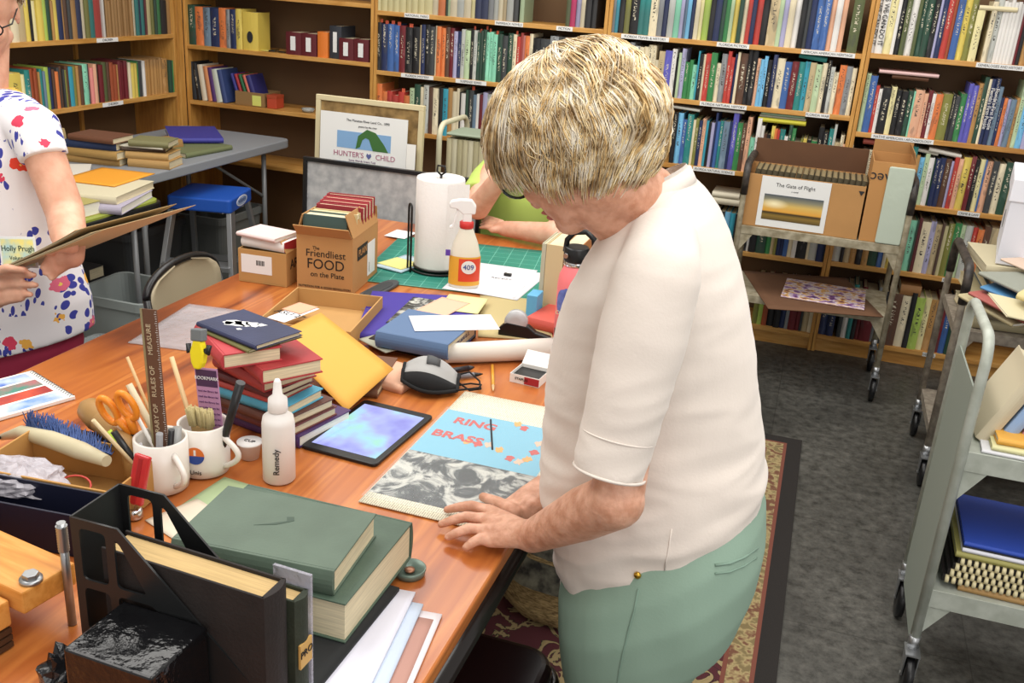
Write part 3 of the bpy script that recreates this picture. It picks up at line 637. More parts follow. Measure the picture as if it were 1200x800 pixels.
# ---- sage cart contents
def leanbook(label, x, y, z, w, h, d, col, lean, rz=0, pg='pages'):
    t = thing('book', label, 'book', (x, y, z), rz); t.rotation_euler = (0, lean, rz)
    c = mat('cloth_' + col, col, .55)
    bt = .003; n = 6
    sp_ = [(0, .006)] + [(w * k / n, .002 - .006 * math.sin(PI * k / n)) for k in range(n + 1)] + [(w, .006), (w - bt, .006), (bt, .006)]
    MB().prism(sp_, 0, h).box(0, bt, .006, d, 0, h).box(w - bt, w, .006, d, 0, h).build('cover', c, t, .001)
    MB().box(bt, w - bt, .004, d - .004, .003, h - .004).build('pages', M[pg], t)
    return t
x = .462
for w, h, d, col, lab in ((.034, .2, .2, 'c9bda2', 'cream book'), (.03, .22, .19, '8fabd2', 'sky blue spined book'), (.026, .22, .19, 'c07f84', 'pink spined book'), (.034, .21, .18, 'b07c48', 'brown paper wrapped book'), (.04, .2, .19, 'b98d50', 'tan thick book'), (.03, .22, .2, '7d6a50', 'brown worn book'), (.03, .21, .2, '8c8a80', 'grey book')):
    leanbook(lab + ' leaning in the row on the upper shelf of the sage cart', x, 2.34, .69, w, h, d, col, .42); x += w * 1.12 + .006
wbook('white printed pamphlet at the bottom of the stack on the sage cart', .47, 2.262, .681, -.04, .25, .18, .008, 'd6d6da', 'pagesw', name='pamphlet', cat='pamphlet').location.y = 2.275
wbook('pale yellow booklet under the orange booklet on the sage cart', .49, 2.28, .69, -.02, .25, .17, .012, 'd7d3a0', 'pagesw', name='booklet', cat='booklet')
t = wbook('orange and cream booklet on top of the stack on the sage cart', .50, 2.29, .703, .02, .25, .16, .016, 'e0a848', 'pagesw', name='booklet', cat='booklet')
tx = wbook('brown board pad at the bottom of the lower shelf of the sage cart', .5, 2.29, .301, -.03, .5, .28, .018, 'a98552', 'pages', name='board_pad', cat='pad')
z = .32
def spiral_book(label, x, y, z, rz, L, W, th, col):
    t = thing('spiral_book', label, 'book', (x, y, z), rz)
    MB().box(0, L, .004, W, 0, th).build('pages', mat('cloth_' + col, col, .5), t, .001)
    sp = MB()
    n = int(L / .0155)
    for k in range(n): sp.lathe([(.0, -.004), (th * .62, -.004), (th * .62, .004), (0, .004)], M4=T(.01 + k * .0155, .004, th / 2) @ RY(PI / 2), n=8)
    sp.build('comb_binding', mat('cream_comb', 'd5c9a0' if z < .35 else 'c9c4b6', .4), t)
    return t
for k in range(4):
    spiral_book(['lowest black', 'second black', 'third black', 'topmost black'][k] + ' comb bound book in the pile on the lower shelf of the sage cart', .46 + .008 * k, 2.285, z, -.01 * k, .5, .24, .017, '211e1e'); z += .0185
wbook('olive and cream booklet beneath the blue folder on the sage cart', .475, 2.285, z, -.02, .5, .26, .016, '9a9455', 'pagesw', name='booklet', cat='booklet'); z += .017
for k in range(3):
    wbook(['white papers under the blue folder, lower layer on the sage cart', 'thin black folder under the blue folder on the sage cart', 'bright blue folder on top of the pile on the sage cart'][k], .487, 2.285, z, -.02, .5, .26, [.012, .004, .012][k], ['d8d8e0', '202024', '2747a8'][k], 'pagesw', name='folder', cat='folder'); z += [.0125, .0045, .0125][k]
# ------------------------------------------------------------------ things on the corner bookcase
bv = mat('maroon_cloth', '5d1f26', .5)
def vol(label, p0, p1, z, h, col, pad=.02, strip=True, d=.16, rz=0, name='book', hard=None):
    a, b = X_at(p0, YF + pad, z), X_at(p1, YF + pad, z)
    o = shelf_book_mb(MB(), (b - a) * .98, h, d).build(name, [mat('cloth_' + col, col, .5), M['pages']], None, M4=T((a + b) / 2, YF + pad, z) @ RZ(rz))
    tag(o, label, 'book'); w = (b - a)
    if strip: MB().box(-w * .16, w * .16, -.006, -.0045, h * .2, h * .82).build('spine_label', M['label'], o)
    return o
vol('left maroon volume of the left pair with white spine labels on the corner bookcase', 335, 353, 1.16, .115, '5d1f26')
vol('right maroon volume of the left pair with white spine labels on the corner bookcase', 353, 371, 1.16, .115, '5d1f26')
vol('orange paperback between the two pairs of maroon volumes on the corner bookcase', 372, 384, 1.16, .13, 'dd7a30', strip=False)
vol('tall black and white book between the pairs of maroon volumes', 386, 400, 1.16, .165, '30343c', pad=.03)
vol('left maroon volume of the right pair with white spine labels on the corner bookcase', 397, 414, 1.16, .11, '5d1f26', pad=.01)
vol('right maroon volume of the right pair with white spine labels on the corner bookcase', 414, 432, 1.16, .112, '5d1f26', pad=.01)
o = vol('yellow picture book facing out with a dark round emblem on the corner bookcase', 285, 303, 1.16, .197, 'd8bf58', strip=False, d=.12, pad=.015)
wE = .075
MB().prism([(.018 * math.cos(2 * PI * k / 16), .03 * math.sin(2 * PI * k / 16)) for k in range(16)], 0, .001, 0, T(0, -.006, .07) @ RX(PI / 2)).build('emblem', M['ink'], o)
wbook('yellow note pad lying flat beside the facing yellow book on the corner bookcase', X_at(303, 4.79, 1.16), 4.79, 1.161, .1, .07, .06, .004, 'cfc66a', name='note_pad', cat='note')
c = X_at(325, 4.8, 1.16)
mb = MB()
for s in (-1, 1): mb.tube([(c + s * .03 + .02 * math.cos(a / 8 * PI), 4.8 + .014 * math.sin(a / 8 * PI), 1.165) for a in range(16)], .003, closed=True, n=6)
mb.tube([(c - .01, 4.8, 1.166), (c + .01, 4.8, 1.166)], .003, n=6); mb.tube([(c - .05, 4.8, 1.166), (c - .05, 4.9, 1.166)], .003, n=6); mb.tube([(c + .05, 4.8, 1.166), (c + .05, 4.9, 1.166)], .003, n=6)
o = mb.build('eyeglasses', M['black']); tag(o, 'folded black eyeglasses lying on the corner bookcase shelf left of the maroon volumes', 'glasses')
# leaning books in the second row of the corner bookcase
for k, (p0, p1, h, col, lean, lab) in enumerate(((225, 231, .205, '23282e', -.10, 'black and grey blue'), (231, 236, .2, '141416', -.12, 'black'), (237, 243, .195, 'd6cdb8', -.13, 'cream patterned'), (244, 249, .19, 'd08a5c', -.14, 'orange peach'), (249, 254, .185, '51306a', -.15, 'purple'), (254, 261, .18, 'c9d0c4', -.16, 'white and green'), (261, 267, .18, '3a4a7a', -.2, 'blue edged'))):
    a, b = X_at(p0, YF + .03, .86), X_at(p1, YF + .03, .86)
    o = shelf_book_mb(MB(), (b - a) * .95, h, .16).build('book', [spine_mat('k') if col == '141416' else mat('cloth_' + col, col, .5), M['pages']], None, M4=T((a + b) / 2, YF + .03, .862) @ RY(lean)); tag(o, lab + ' book leaning left in the lower row of the corner bookcase', 'book')
hx0, hx1 = X_at(276, YF + .03, .86), X_at(310, YF + .03, .86)
bxx = carton('low brown cardboard tray holding leaning books on the corner bookcase', (hx0, YF + .03, .861), 0, hx1 - hx0, .17, .075, mat('brown_tray', '8f6f45', .8))
o = MB().box(0, .055, -.001, 0, 0, .055).build('sticky_note', mat('yellow_green_note', 'd6da72', .7), None, M4=T(hx1 - .075, YF + .0288, .866)); tag(o, 'yellow green sticky note on the front of the cardboard tray', 'note')
for k, (col, lab) in enumerate((('3f3e88', 'violet blue'), ('a8353a', 'red'), ('2c6a44', 'green'), ('d0705e', 'salmon'), ('33326e', 'dark blue wide'))):
    w = .016 if k < 4 else .03
    o = shelf_book_mb(MB(), w, .16, .13).build('book', [mat('cloth_' + col, col, .5), M['pages']], None, M4=T(hx0 + .012 + .026 * k, YF + .055, .87) @ RY(-.32)); tag(o, lab + ' paperback leaning left inside the cardboard tray', 'book')
a = X_at(313, YF + .03, .86)
t = thing('small_box', 'small red orange box beside the cardboard tray on the corner bookcase', 'box', (a, YF + .03, .861)); MB().box(0, .058, 0, .08, 0, .07).build('body', mat('red_orange_box', 'b8492f', .5), t, .002); MB().box(-.001, .059, -.001, .081, .052, .072).build('lid', mat('rust_lid', 'a8482c', .5), t, .002)
a = X_at(360, YF + .05, .86)
t = thing('glass_dish', 'small clear glass dish on the corner bookcase shelf near the poster frame', 'dish', (a, YF + .06, .861)); MB().lathe([(.02, 0), (.032, .004), (.036, .02), (.033, .02), (.029, .007), (0, .005)]).build('bowl', mat('pale_glass', 'd8dcd8', .1, trans=.6), t)
# lying books on top of rows
def topbook(label, p0, p1, Yp, z, th, col, tilt=0, pg='pagesw', d=.17):
    a, b = X_at(p0, Yp, z), X_at(p1, Yp, z)
    t = wbook(label, a, Yp, z, 0, b - a, d, th, col, pg); t.rotation_euler = (0, tilt, 0); return t
def flip(t): return t
topbook('thick white paged book lying tilted on top of the second shelf row', 936, 969, YF + .03, 1.372, .022, '2e7f7c', .1)
topbook('left white book lying flat over the third shelf row', 787, 820, YF + .02, 1.092, .012, 'd0cfc6', .05)
topbook('right white book lying flat over the third shelf row', 834, 872, YF + .02, 1.098, .012, 'd4d2ca', 0)
topbook('yellow covered book lying flat on the third shelf row above the carton', 888, 944, YF + .02, 1.072, .02, 'c9c23c', 0)
topbook('grey book lying on the yellow covered book over the third shelf row', 890, 944, YF + .03, 1.093, .012, 'a9a79a', 0)
topbook('pale mint book topmost of the flat pile over the third shelf row', 892, 943, YF + .02, 1.106, .01, '9fc4b0', 0)
topbook('white pile book lying on fourth shelf row beside the cart handle', 833, 868, YF + .02, .66, .03, 'cfc7b0', 0)
topbook('cream book in the flat pile on the fourth shelf row, upper one', 834, 866, YF + .02, .692, .026, 'd6ceb8', 0)
topbook('pink edged white book lying flat above the second row at far right', 1030, 1100, YF + .02, 1.338, .014, 'd8b6b4', 0)
topbook('black and yellow magazine pile lying under the pink edged book', 1045, 1088, YF + .03, 1.318, .018, '5a3a26', 0)
topbook('reddish book lying flat on the third row at the far right bookcase', 1011, 1050, YF + .02, 1.022, .022, '9a4a3e', 0)
topbook('white book lying slanted on the third row left of centre, far right bookcase', 1069, 1100, YF + .03, 1.016, .014, 'b9b4a8', .12)
topbook('white book lying slanted on the third row beside the file box', 1088, 1127, YF + .02, 1.02, .018, 'cfcac0', .12)
topbook('brown wooden box book lying on the bottom row of the far right bookcase', 1054, 1078, YF + .02, .345, .05, '9a6e42', 0)
topbook('cream book lying above the white row at the top right corner', 1147, 1192, YF + .01, 1.63, .02, 'd8cda8', 0)
# ------------------------------------------------------------------ rug
def rug_mat():
    m = mat('persian_rug_field', '6a2c2c', .95, bump=.25, bscale=500); N, L = nt(m); b = N['Principled BSDF']
    tc = N.new('ShaderNodeTexCoord'); n = N.new('ShaderNodeTexNoise'); n.inputs['Scale'].default_value = 13; n.inputs['Detail'].default_value = 4; n.inputs['Distortion'].default_value = .8
    v = N.new('ShaderNodeTexVoronoi'); v.inputs['Scale'].default_value = 6
    L.new(tc.outputs['Object'], n.inputs[0]); L.new(tc.outputs['Object'], v.inputs[0])
    r = ramp(N, [(.40, '4f2228'), (.455, '33201f'), (.47, '9a8760'), (.53, '8f8258'), (.545, '2e2a24'), (.56, '4f2228')]); r.color_ramp.interpolation = 'CONSTANT'; L.new(n.outputs['Fac'], r.inputs[0])
    r2 = ramp(N, [(0, 'b09a68'), (.1, '4a2328'), (.2, 'ffffff')]); r2.color_ramp.interpolation = 'CONSTANT'; L.new(v.outputs['Distance'], r2.inputs[0])
    mx = N.new('ShaderNodeMix'); mx.data_type = 'RGBA'; mx.blend_type = 'MULTIPLY'; mx.inputs['Factor'].default_value = 1
    L.new(r.outputs[0], mx.inputs['A']); L.new(r2.outputs[0], mx.inputs['B']); L.new(mx.outputs['Result'], b.inputs['Base Color'])
    return m
def rug_border():
    m = mat('persian_rug_border', 'a08e62', .95, bump=.25, bscale=500); N, L = nt(m); b = N['Principled BSDF']
    tc = N.new('ShaderNodeTexCoord'); n = N.new('ShaderNodeTexNoise'); n.inputs['Scale'].default_value = 22; n.inputs['Detail'].default_value = 2
    L.new(tc.outputs['Object'], n.inputs[0]); n.inputs['Scale'].default_value = 34; r = ramp(N, [(.4, '7a6a48'), (.5, 'a8966a'), (.62, '6f4a38')]); L.new(n.outputs['Fac'], r.inputs[0]); L.new(r.outputs[0], b.inputs['Base Color']); return m
t = thing('rug', 'patterned maroon and beige oriental rug with a dark edge under the wooden table', 'rug', (-.75, 2.1, 0))
def ring(o, x0, x1, y0, y1, w, z, m, nm):
    mb = MB(); mb.box(x0, x1, y0, y0 + w, 0, z); mb.box(x0, x1, y1 - w, y1, 0, z); mb.box(x0, x0 + w, y0 + w, y1 - w, 0, z); mb.box(x1 - w, x1, y0 + w, y1 - w, 0, z); return mb.build(nm, m, o)
ring(t, -.95, .87, -1.55, 1.55, .055, .008, mat('rug_dark_binding', '25211f', .95, bump=.2, bscale=400), 'edge_binding')
ring(t, -.895, .815, -1.495, 1.495, .012, .0085, mat('rug_rust', '754336', .95), 'rust_band')
ring(t, -.883, .803, -1.483, 1.483, .06, .009, rug_border(), 'beige_border')
ring(t, -.823, .743, -1.423, 1.423, .012, .0085, mat('rug_rust', '754336', .95), 'rust_band')
ring(t, -.811, .731, -1.411, 1.411, .185, .009, rug_mat(), 'floral_border')
ring(t, -.626, .546, -1.226, 1.226, .05, .009, rug_border(), 'inner_border')
MB().box(-.576, .496, -1.176, 1.176, 0, .009).build('field', rug_mat(), t)
# ------------------------------------------------------------------ the big work table
def table_wood():
    m = mat('orange_varnished_wood', 'b0602c', .28, coat=.3); N, L = nt(m); b = N['Principled BSDF']; b.inputs['Coat Roughness'].default_value = .2
    tc = N.new('ShaderNodeTexCoord'); mp = N.new('ShaderNodeMapping'); mp.inputs['Scale'].default_value = (1, .09, 1); L.new(tc.outputs['Object'], mp.inputs[0])
    n = N.new('ShaderNodeTexNoise'); n.inputs['Scale'].default_value = 5.2; n.inputs['Detail'].default_value = 3; n.inputs['Distortion'].default_value = .7
    w = N.new('ShaderNodeTexNoise'); w.inputs['Scale'].default_value = 60; w.inputs['Detail'].default_value = 6
    L.new(mp.outputs[0], n.inputs[0]); L.new(mp.outputs[0], w.inputs[0])
    ml = N.new('ShaderNodeMath'); ml.operation = 'MULTIPLY_ADD'; ml.inputs[1].default_value = 6; L.new(n.outputs['Fac'], ml.inputs[0])
    w2 = N.new('ShaderNodeMath'); w2.operation = 'MULTIPLY'; w2.inputs[1].default_value = .35; L.new(w.outputs['Fac'], w2.inputs[0]); L.new(w2.outputs[0], ml.inputs[2])
    fr = N.new('ShaderNodeMath'); fr.operation = 'PINGPONG'; fr.inputs[1].default_value = 1; L.new(ml.outputs[0], fr.inputs[0])
    r = ramp(N, [(0, '74391e'), (.14, '8a4522'), (.32, 'a65a2a'), (.6, 'b96c33'), (.85, 'ab5f2d'), (1, 'c67a3c')]); L.new(fr.outputs[0], r.inputs[0]); L.new(r.outputs[0], b.inputs['Base Color']); return m
TX0, TX1, TY0, TY1 = -1.605, -.385, .25, 3.27
t = thing('work_table', 'long wooden work table with orange varnished top and black metal frame', 'table', ((TX0 + TX1) / 2, (TY0 + TY1) / 2, 0))
hx, hy = (TX1 - TX0) / 2, (TY1 - TY0) / 2
MB().box(-hx, hx, -hy, hy, .722, .75).build('tabletop', table_wood(), t, .004)
fr = mat('black_gloss_frame', '17110f', .2)
for s in (-1, 1): MB().tube([(s * (hx - .012), -hy + .05, .695), (s * (hx - .012), hy - .05, .695)], .025).build('side_rail', fr, t)
for s in (-1, 1): MB().box(-hx + .05, hx - .05, s * (hy - .05) - .012, s * (hy - .05) + .012, .665, .722).build('end_rail', fr, t)
for sx in (-1, 1):
    for sy in (-1, 1): MB().tube([(sx * (hx - .06), sy * (hy - .1), 0), (sx * (hx - .06), sy * (hy - .1), .7)], .02).build('leg', fr, t)
# ------------------------------------------------------------------ near chair with dark vinyl seat
c = P(555, 780, .47)
t = thing('padded_chair', 'dark brown vinyl seated chair with black metal frame pushed under the table edge', 'chair', (-.475, 1.24, 0), 0)
MB().prism(rrect(-.2, .17, -.27, .23, .06), .425, .475).build('seat', mat('dark_brown_vinyl', '1f1315', .25), t, .02, 4)
MB().tube([(x, y, .43) for x, y in rrect(-.205, .175, -.275, .235, .065)], .011, closed=True).build('seat_frame', fr, t)
for sx, sy in ((-.19, -.25), (.16, -.25), (-.19, .21), (.16, .21)): MB().tube([(sx, sy, .43), (sx * 1.15, sy * 1.12, 0.012)], .012).build('leg', fr, t)
MB().box(-.2, .17, -.5 + .2, -.28, .5, .66).build('backrest', mat('dark_brown_vinyl', '1f1315', .25), t, .01)
for s in (-.17, .14): MB().tube([(s, -.27, .43), (s, -.292, .64)], .01).build('back_post', fr, t)
# ------------------------------------------------------------------ straw bag on the floor
straw = mat('woven_straw', 'b39a6a', .9, vscale=60, col2='6e5a38', bump=.5, bscale=160, stretch=(1, 1, 4)); zeb = mat('dark_patterned_fabric', '2a2826', .85, vscale=28, col2='7a7868')
t = thing('tote_bag', 'woven straw tote bag with dark patterned fabric and leather handles on the rug', 'bag', (-.42, 2.25, .012), .35)
def bagring(z, s, n=28, wob=.012): return [((.2 * s + wob * math.sin(5 * 2 * PI * k / n)) * math.cos(2 * PI * k / n), (.12 * s + wob * math.cos(4 * 2 * PI * k / n)) * math.sin(2 * PI * k / n), z) for k in range(n)]
MB().rings([bagring(0, .9), bagring(.01, 1.02), bagring(.06, 1.12)]).build('base', straw, t)
MB().rings([bagring(.058, 1.1), bagring(.13, 1.12), bagring(.2, 1.02), bagring(.25, .85), bagring(.25, .8), bagring(.2, .95), bagring(.1, 1.0)], cap=False).build('body', straw, t)
MB().rings([bagring(.12, 1.15), bagring(.17, 1.1), bagring(.255, .86), bagring(.262, .82), bagring(.2, .9)], cap=False).build('fabric_band', zeb, t)
lea = mat('brown_leather', '5a3826', .5)
for s in (-1, 1):
    MB().tube([(-.09, s * .1, .2), (-.08, s * .13, .28), (-.03, s * .15, .32), (.03, s * .15, .32), (.08, s * .13, .28), (.09, s * .1, .2)], .009).build('handle', lea, t)
# ------------------------------------------------------------------ far part of the table: mat, boxes, towels, spray
def mat_green():
    m = mat('green_cutting_mat', '1e7d6b', .5); N, L = nt(m); b = N['Principled BSDF']; tc = N.new('ShaderNodeTexCoord')
    br = N.new('ShaderNodeTexBrick'); br.offset = 0; br.inputs['Scale'].default_value = 1; br.inputs['Brick Width'].default_value = .0508; br.inputs['Row Height'].default_value = .0508; br.inputs['Mortar Size'].default_value = .0009
    br.inputs['Color1'].default_value = lin('1d7c6c'); br.inputs['Color2'].default_value = lin('21806d'); br.inputs['Mortar'].default_value = lin('6fb8a4'); L.new(tc.outputs['Object'], br.inputs[0]); L.new(br.outputs['Color'], b.inputs['Base Color']); return m
sheet('large green cutting mat with a pale grid at the far end of the table', (415, 328), (648, 354), (668, 298), .7515, mat_green(), 'cutting_mat', 'cutting mat', th=.003)
A, ang, L_, W_ = frame((348, 338), (413, 346), (440, 320), .75)
PR = mat('black_print', '1c1815', .7)
bx = carton('brown carton printed with friendliest food on the plate, holding tall old books', (A.x, A.y, .7505), ang, L_, W_, .165, M['card'], None, [('f', .045, .75), ('r', .07, -.35), ('l', .06, -.3), ('b', .05, -.15)])
for s_, zz, sz, xx in (('The', .128, .014, .35), ('Friendliest', .112, .03, .52), ('FOOD', .08, .042, .52), ('on the Plate', .05, .022, .55), ('NUTRITION FOR A GOOD REVOLUTION', .012, .009, .5)):
    text('print', s_, PR, bx, T(L_ * xx, -.0006, zz) @ RX(PI / 2), sz, sx=.95)
RR = T(L_ + .0006, 0, 0) @ RZ(PI / 2) @ RX(PI / 2)
MB().box(.04, .13, .09, .13, 0, .0006).build('side_label', PR, bx, M4=RR)
text('print', 'PLAIN', M['card'], bx, RR @ T(.085, .11, .0012), .028)
MB().box(.13, .2, .02, .12, 0, .0008).build('shipping_label', M['label'], bx, M4=RR)
MB().prism([(0, 0), (0, 0)] if 0 else [(.145 + .006 * (i // 2) + .002 * (i % 2), .03) for i in range(2)] + [(.147, .06), (.145, .06)], .001, .0014).build('barcode', PR, bx, M4=RR)
def upbook(label, lx, ly, z, w, h, d, col, rz, lean=0, pg='pages', spine=False):
    t = thing('book', label, 'book', (A + Vector((math.cos(ang) * lx - math.sin(ang) * ly, math.sin(ang) * lx + math.cos(ang) * ly, 0))).xy.to_3d() + Vector((0, 0, z)), ang + rz)
    t.rotation_euler = (lean, 0, ang + rz); c = mat('cloth_' + col, col, .6); bt = .003
    MB().box(0, d, 0, bt, 0, h).box(0, d, w - bt, w, 0, h).box(0, bt, bt, w - bt, 0, h).build('cover', c, t, .0008)
    MB().box(bt, d - .004, bt, w - bt, .003, h - .004).build('pages', M[pg], t); return t
upbook('tall slate green old book at the front of the food carton', .015, .012, .757, .045, .215, L_ * .78, '3f5654', 0)
upbook('cream edged book behind the slate green book in the food carton', .015, .062, .757, .03, .215, L_ * .86, 'c9b98a', 0)
for k in range(4):
    upbook(['dark red book, nearest of four at the back of the food carton', 'red book, second of four at the back of the food carton', 'crimson book, third of four at the back of the food carton', 'red book at the very back of the food carton'][k], .02, .105 + k * .028, .757, .026, .225 + .004 * k, L_ * .85, ['8c2c33', '9b3038', 'a33a40', '8a2a30'][k], 0, spine=True)
A2, an2, l2, w2 = frame((280, 329), (336, 337), (347, 324), .75)
bx = carton('small brown carton with a white shipping label left of the food carton', (A2.x, A2.y, .7505), an2, l2, max(w2, .13), .1, mat('cardboard_small', 'b58a52', .85), None, [('b', .05, -.7), ('r', .04, -.5)])
MB().box(.01, l2 * .7, -.0008, 0, .03, .085).build('shipping_label', M['label'], bx)
for k in range(14): MB().box(l2 * .38 + k * .003, l2 * .38 + k * .003 + (.0015 if k % 3 else .0022), -.0012, -.0008, .055, .07).build('barcode_bar', PR, bx) if k < 9 else None
text('print', 'AR', PR, bx, T(l2 + .0006, .05, .06) @ RZ(PI / 2) @ RX(PI / 2), .04)
wb_ = wbook('white box with a red end lying slanted on the small brown carton', A2.x + .0, A2.y + .02, .852, an2 - .12, l2 * .95, .12, .03, 'e2dfda', 'pagesw', name='small_box', cat='box')
MB().box(l2 * .95, l2 * .95 + .001, 0, .12, .002, .03).build('red_end', mat('red_print', 'a62a33', .5), wb_)
wbook('pale pink box lid resting on the white box on the small brown carton', A2.x - .01, A2.y + .01, .884, an2 - .2, l2 * .9, .11, .012, 'd9c4c0', 'pagesw', name='box_lid', cat='lid')
A3, an3, l3, w3 = frame((300, 376), (411, 389), (417, 344), .80)
bx = carton('shallow open brown box behind the stack of old books', (A3.x, A3.y, .7505), an3, l3, w3, .05, mat('cardboard_open', 'bd9158', .85, var=.1), None, [])
def mk(lab, a, b, c, z, col, name='paper_sheet', cat='paper', th=.0008, curl=0, r=.75): return sheet(lab, a, b, c, z, mat('sheet_' + col, col, r), name, cat, th=th, curl=curl)
o, l, w = mk('white printed label sheet sticking up in the shallow brown box', (312, 372), (333, 378), (338, 352), .79, 'e6e6ea'); text('print', 'ASU 27', PR, o, T(l / 2, w * .4, .001), .03)
mk('peach paper scrap in the shallow brown box', (330, 362), (352, 368), (358, 356), .792, 'dfa98a')
# paper towel roll on a wire holder
towel = mat('paper_towel', 'ebe7e3', .9, bump=.12, bscale=120)
TC = Vector((-1.093, 2.76, 0))
hd = thing('paper_towel_holder', 'black wire paper towel stand on the green cutting mat', 'paper towel holder', (TC.x, TC.y, .755))
wire = mat('black_wire', '141312', .35)
for r_, z_ in ((.085, .004), (.075, .012), (.055, .004)): MB().tube([(r_ * math.cos(2 * PI * k / 40), r_ * math.sin(2 * PI * k / 40), z_) for k in range(40)], .0035, closed=True, n=8).build('base_ring', wire, hd)
MB().tube([(0, 0, 0), (0, 0, .3)], .004).build('centre_rod', wire, hd)
MB().tube([(0, .0, .3), (.014, 0, .31), (.012, 0, .328), (-.012, 0, .328), (-.014, 0, .31), (0, 0, .3)], .0032).build('top_loop', wire, hd)
for s in (-1, 1): MB().tube([(s * .07, 0, .004), (0, 0, .004)], .003).build('spoke', wire, hd)
d = Vector((-.08, -.075, 0)); u = Vector((.075, -.08, 0)).normalized() * .013
e = d.normalized() * .096
MB().tube([e - u, e - u + Vector((0, 0, .2))] + [e - u * math.cos(PI * k / 8) + Vector((0, 0, .2 + .014 * math.sin(PI * k / 8))) for k in range(1, 8)] + [e + u + Vector((0, 0, .2)), e + u], .0035, n=8).build('side_arm', wire, hd)
MB().lathe([(.018, .014), (.074, .014), (.075, .02), (.075, .288), (.073, .293), (.02, .293), (.019, .28), (.018, .02)], n=48).build('paper_towel_roll', towel, None).location = (TC.x, TC.y, .755)
o = bpy.data.objects['paper_towel_roll']; tag(o, 'tall white roll of paper towel on the black wire stand', 'paper towel')
MB().rings([[(.0755 * math.cos(a), .0755 * math.sin(a), z) if k < 5 else (.0755 * math.cos(a) + (k - 4) * .006, .0755 * math.sin(a) - (k - 4) * .004, z) for k, a in enumerate([-.9 + .12 * q for q in range(9)])] for z in (.02, .285)], close=False, cap=False).build('loose_sheet', towel, o)
# spray bottle
t = thing('spray_bottle', 'cleaner spray bottle with white trigger, red collar and orange red label', 'spray bottle', (-.955, 2.63, .755), math.radians(20))
def oval(rx, ry, z, n=28, cx=0, p=1): return [(cx + rx * math.copysign(abs(math.cos(2 * PI * k / n)) ** p, math.cos(2 * PI * k / n)), ry * math.copysign(abs(math.sin(2 * PI * k / n)) ** p, math.sin(2 * PI * k / n)), z) for k in range(n)]
pearl = mat('pearl_white_bottle', 'e2dccb', .3); 
MB().rings([oval(.04, .026, 0), oval(.046, .03, .006), oval(.047, .031, .06), oval(.046, .03, .1), oval(.036, .024, .14), oval(.022, .018, .175), oval(.018, .017, .185)]).build('body', pearl, t)
MB().lathe([(.019, .182), (.021, .184), (.021, .2), (.016, .203)]).build('collar', mat('red_plastic', 'c42f2c', .35), t)
MB().rings([[(x, y * .5, z) for x, y in ((-.012, -.02), (.014, -.02), (.014, .02), (-.012, .02))] for z in (.2, .23)], smooth=False).build('neck', mat('white_plastic', 'e8e6e4', .35), t, .003)
MB().prism([(.016, .225), (-.012, .222), (-.03, .238), (-.05, .24), (-.054, .252), (-.048, .262), (-.02, .268), (.012, .268), (.026, .25), (.024, .225)], -.011, .011, 0, RX(PI / 2)).build('spray_head', mat('white_plastic', 'e8e6e4', .35), t, .004)
MB().prism([(-.022, .24), (-.03, .24), (-.042, .19), (-.05, .185), (-.05, .178), (-.038, .18)], -.007, .007, 0, RX(PI / 2)).build('trigger', mat('white_plastic', 'e8e6e4', .35), t, .002)
def wrap(rx, ry, z0, z1, a0, a1, n=14, k=1.01, taper=0):
    return [[(rx * k * math.cos(a), ry * k * math.sin(a), z) for a in [a0 + (a1 - a0) * q / n for q in range(n + 1)]] for z in (z0, z1)]
MB().rings(wrap(.047, .031, .012, .1, -PI * .95, -PI * .05), close=False, cap=False).build('front_label', mat('yellow_orange_label', 'e2a83a', .4), t)
MB().rings(wrap(.047, .031, .025, .095, -PI * .62, -PI * .1, k=1.02), close=False, cap=False).build('label_panel', mat('orange_red_label', 'd8482e', .4), t)
MB().prism([(.022 * math.cos(2 * PI * k / 20), .02 * math.sin(2 * PI * k / 20)) for k in range(20)], 0, .001, 0, T(.012, -.0325, .07) @ RX(PI / 2)).build('logo_disc', M['label'], t)
text('logo_text', '409', mat('logo_blue', '24408e', .5), t, T(.012, -.0345, .07) @ RX(PI / 2), .022)
MB().box(-.058, -.044, -.02, -.018, .1, .118).build('hang_tag', mat('purple_tag', '5b3aa0', .5), t)
# papers on the mat
mk('white card lying on the cutting mat behind the paper towel roll', (450, 276), (474, 280), (478, 271), .756, 'e6e6e6')
o, l, w = mk('white printed sheet under the spray bottle on the cutting mat', (518, 338), (603, 350), (630, 317), .7555, 'eae8ec')
text('print', 'RECEIPT', PR, o, T(l * .62, w * .55, .001), .018)
mk('second white sheet sticking out beneath the printed sheet on the mat', (560, 344), (606, 352), (634, 320), .7548, 'dcdade')
cl = MB(); cl.box(-.012, .012, -.006, .006, 0, .008); o = cl.build('clip', wire, None, .001); c = P(595, 323, .757); o.location = c; tag(o, 'small black binder clip on the printed sheet beyond the spray bottle', 'clip')
MB().tube([(-.008, .004, .008), (-.01, .02, .014), (.0, .026, .016), (.01, .02, .014), (.008, .004, .008)], .0008, n=6).build('wire_arm', M['steel'], o)
bag = mat('clear_bag_film', 'c9d4d8', .15, alpha=.5)
mk('light blue zip bag edge sheet on the mat beside the wire stand', (438, 312), (470, 320), (478, 300), .757, 'b8cfdc', 'zip_bag', 'plastic bag', .004, r=.2)
mk('pale yellow note inside the zip bag on the mat', (442, 308), (470, 316), (475, 304), .7615, 'e2dd8c', 'sticky_note', 'note')
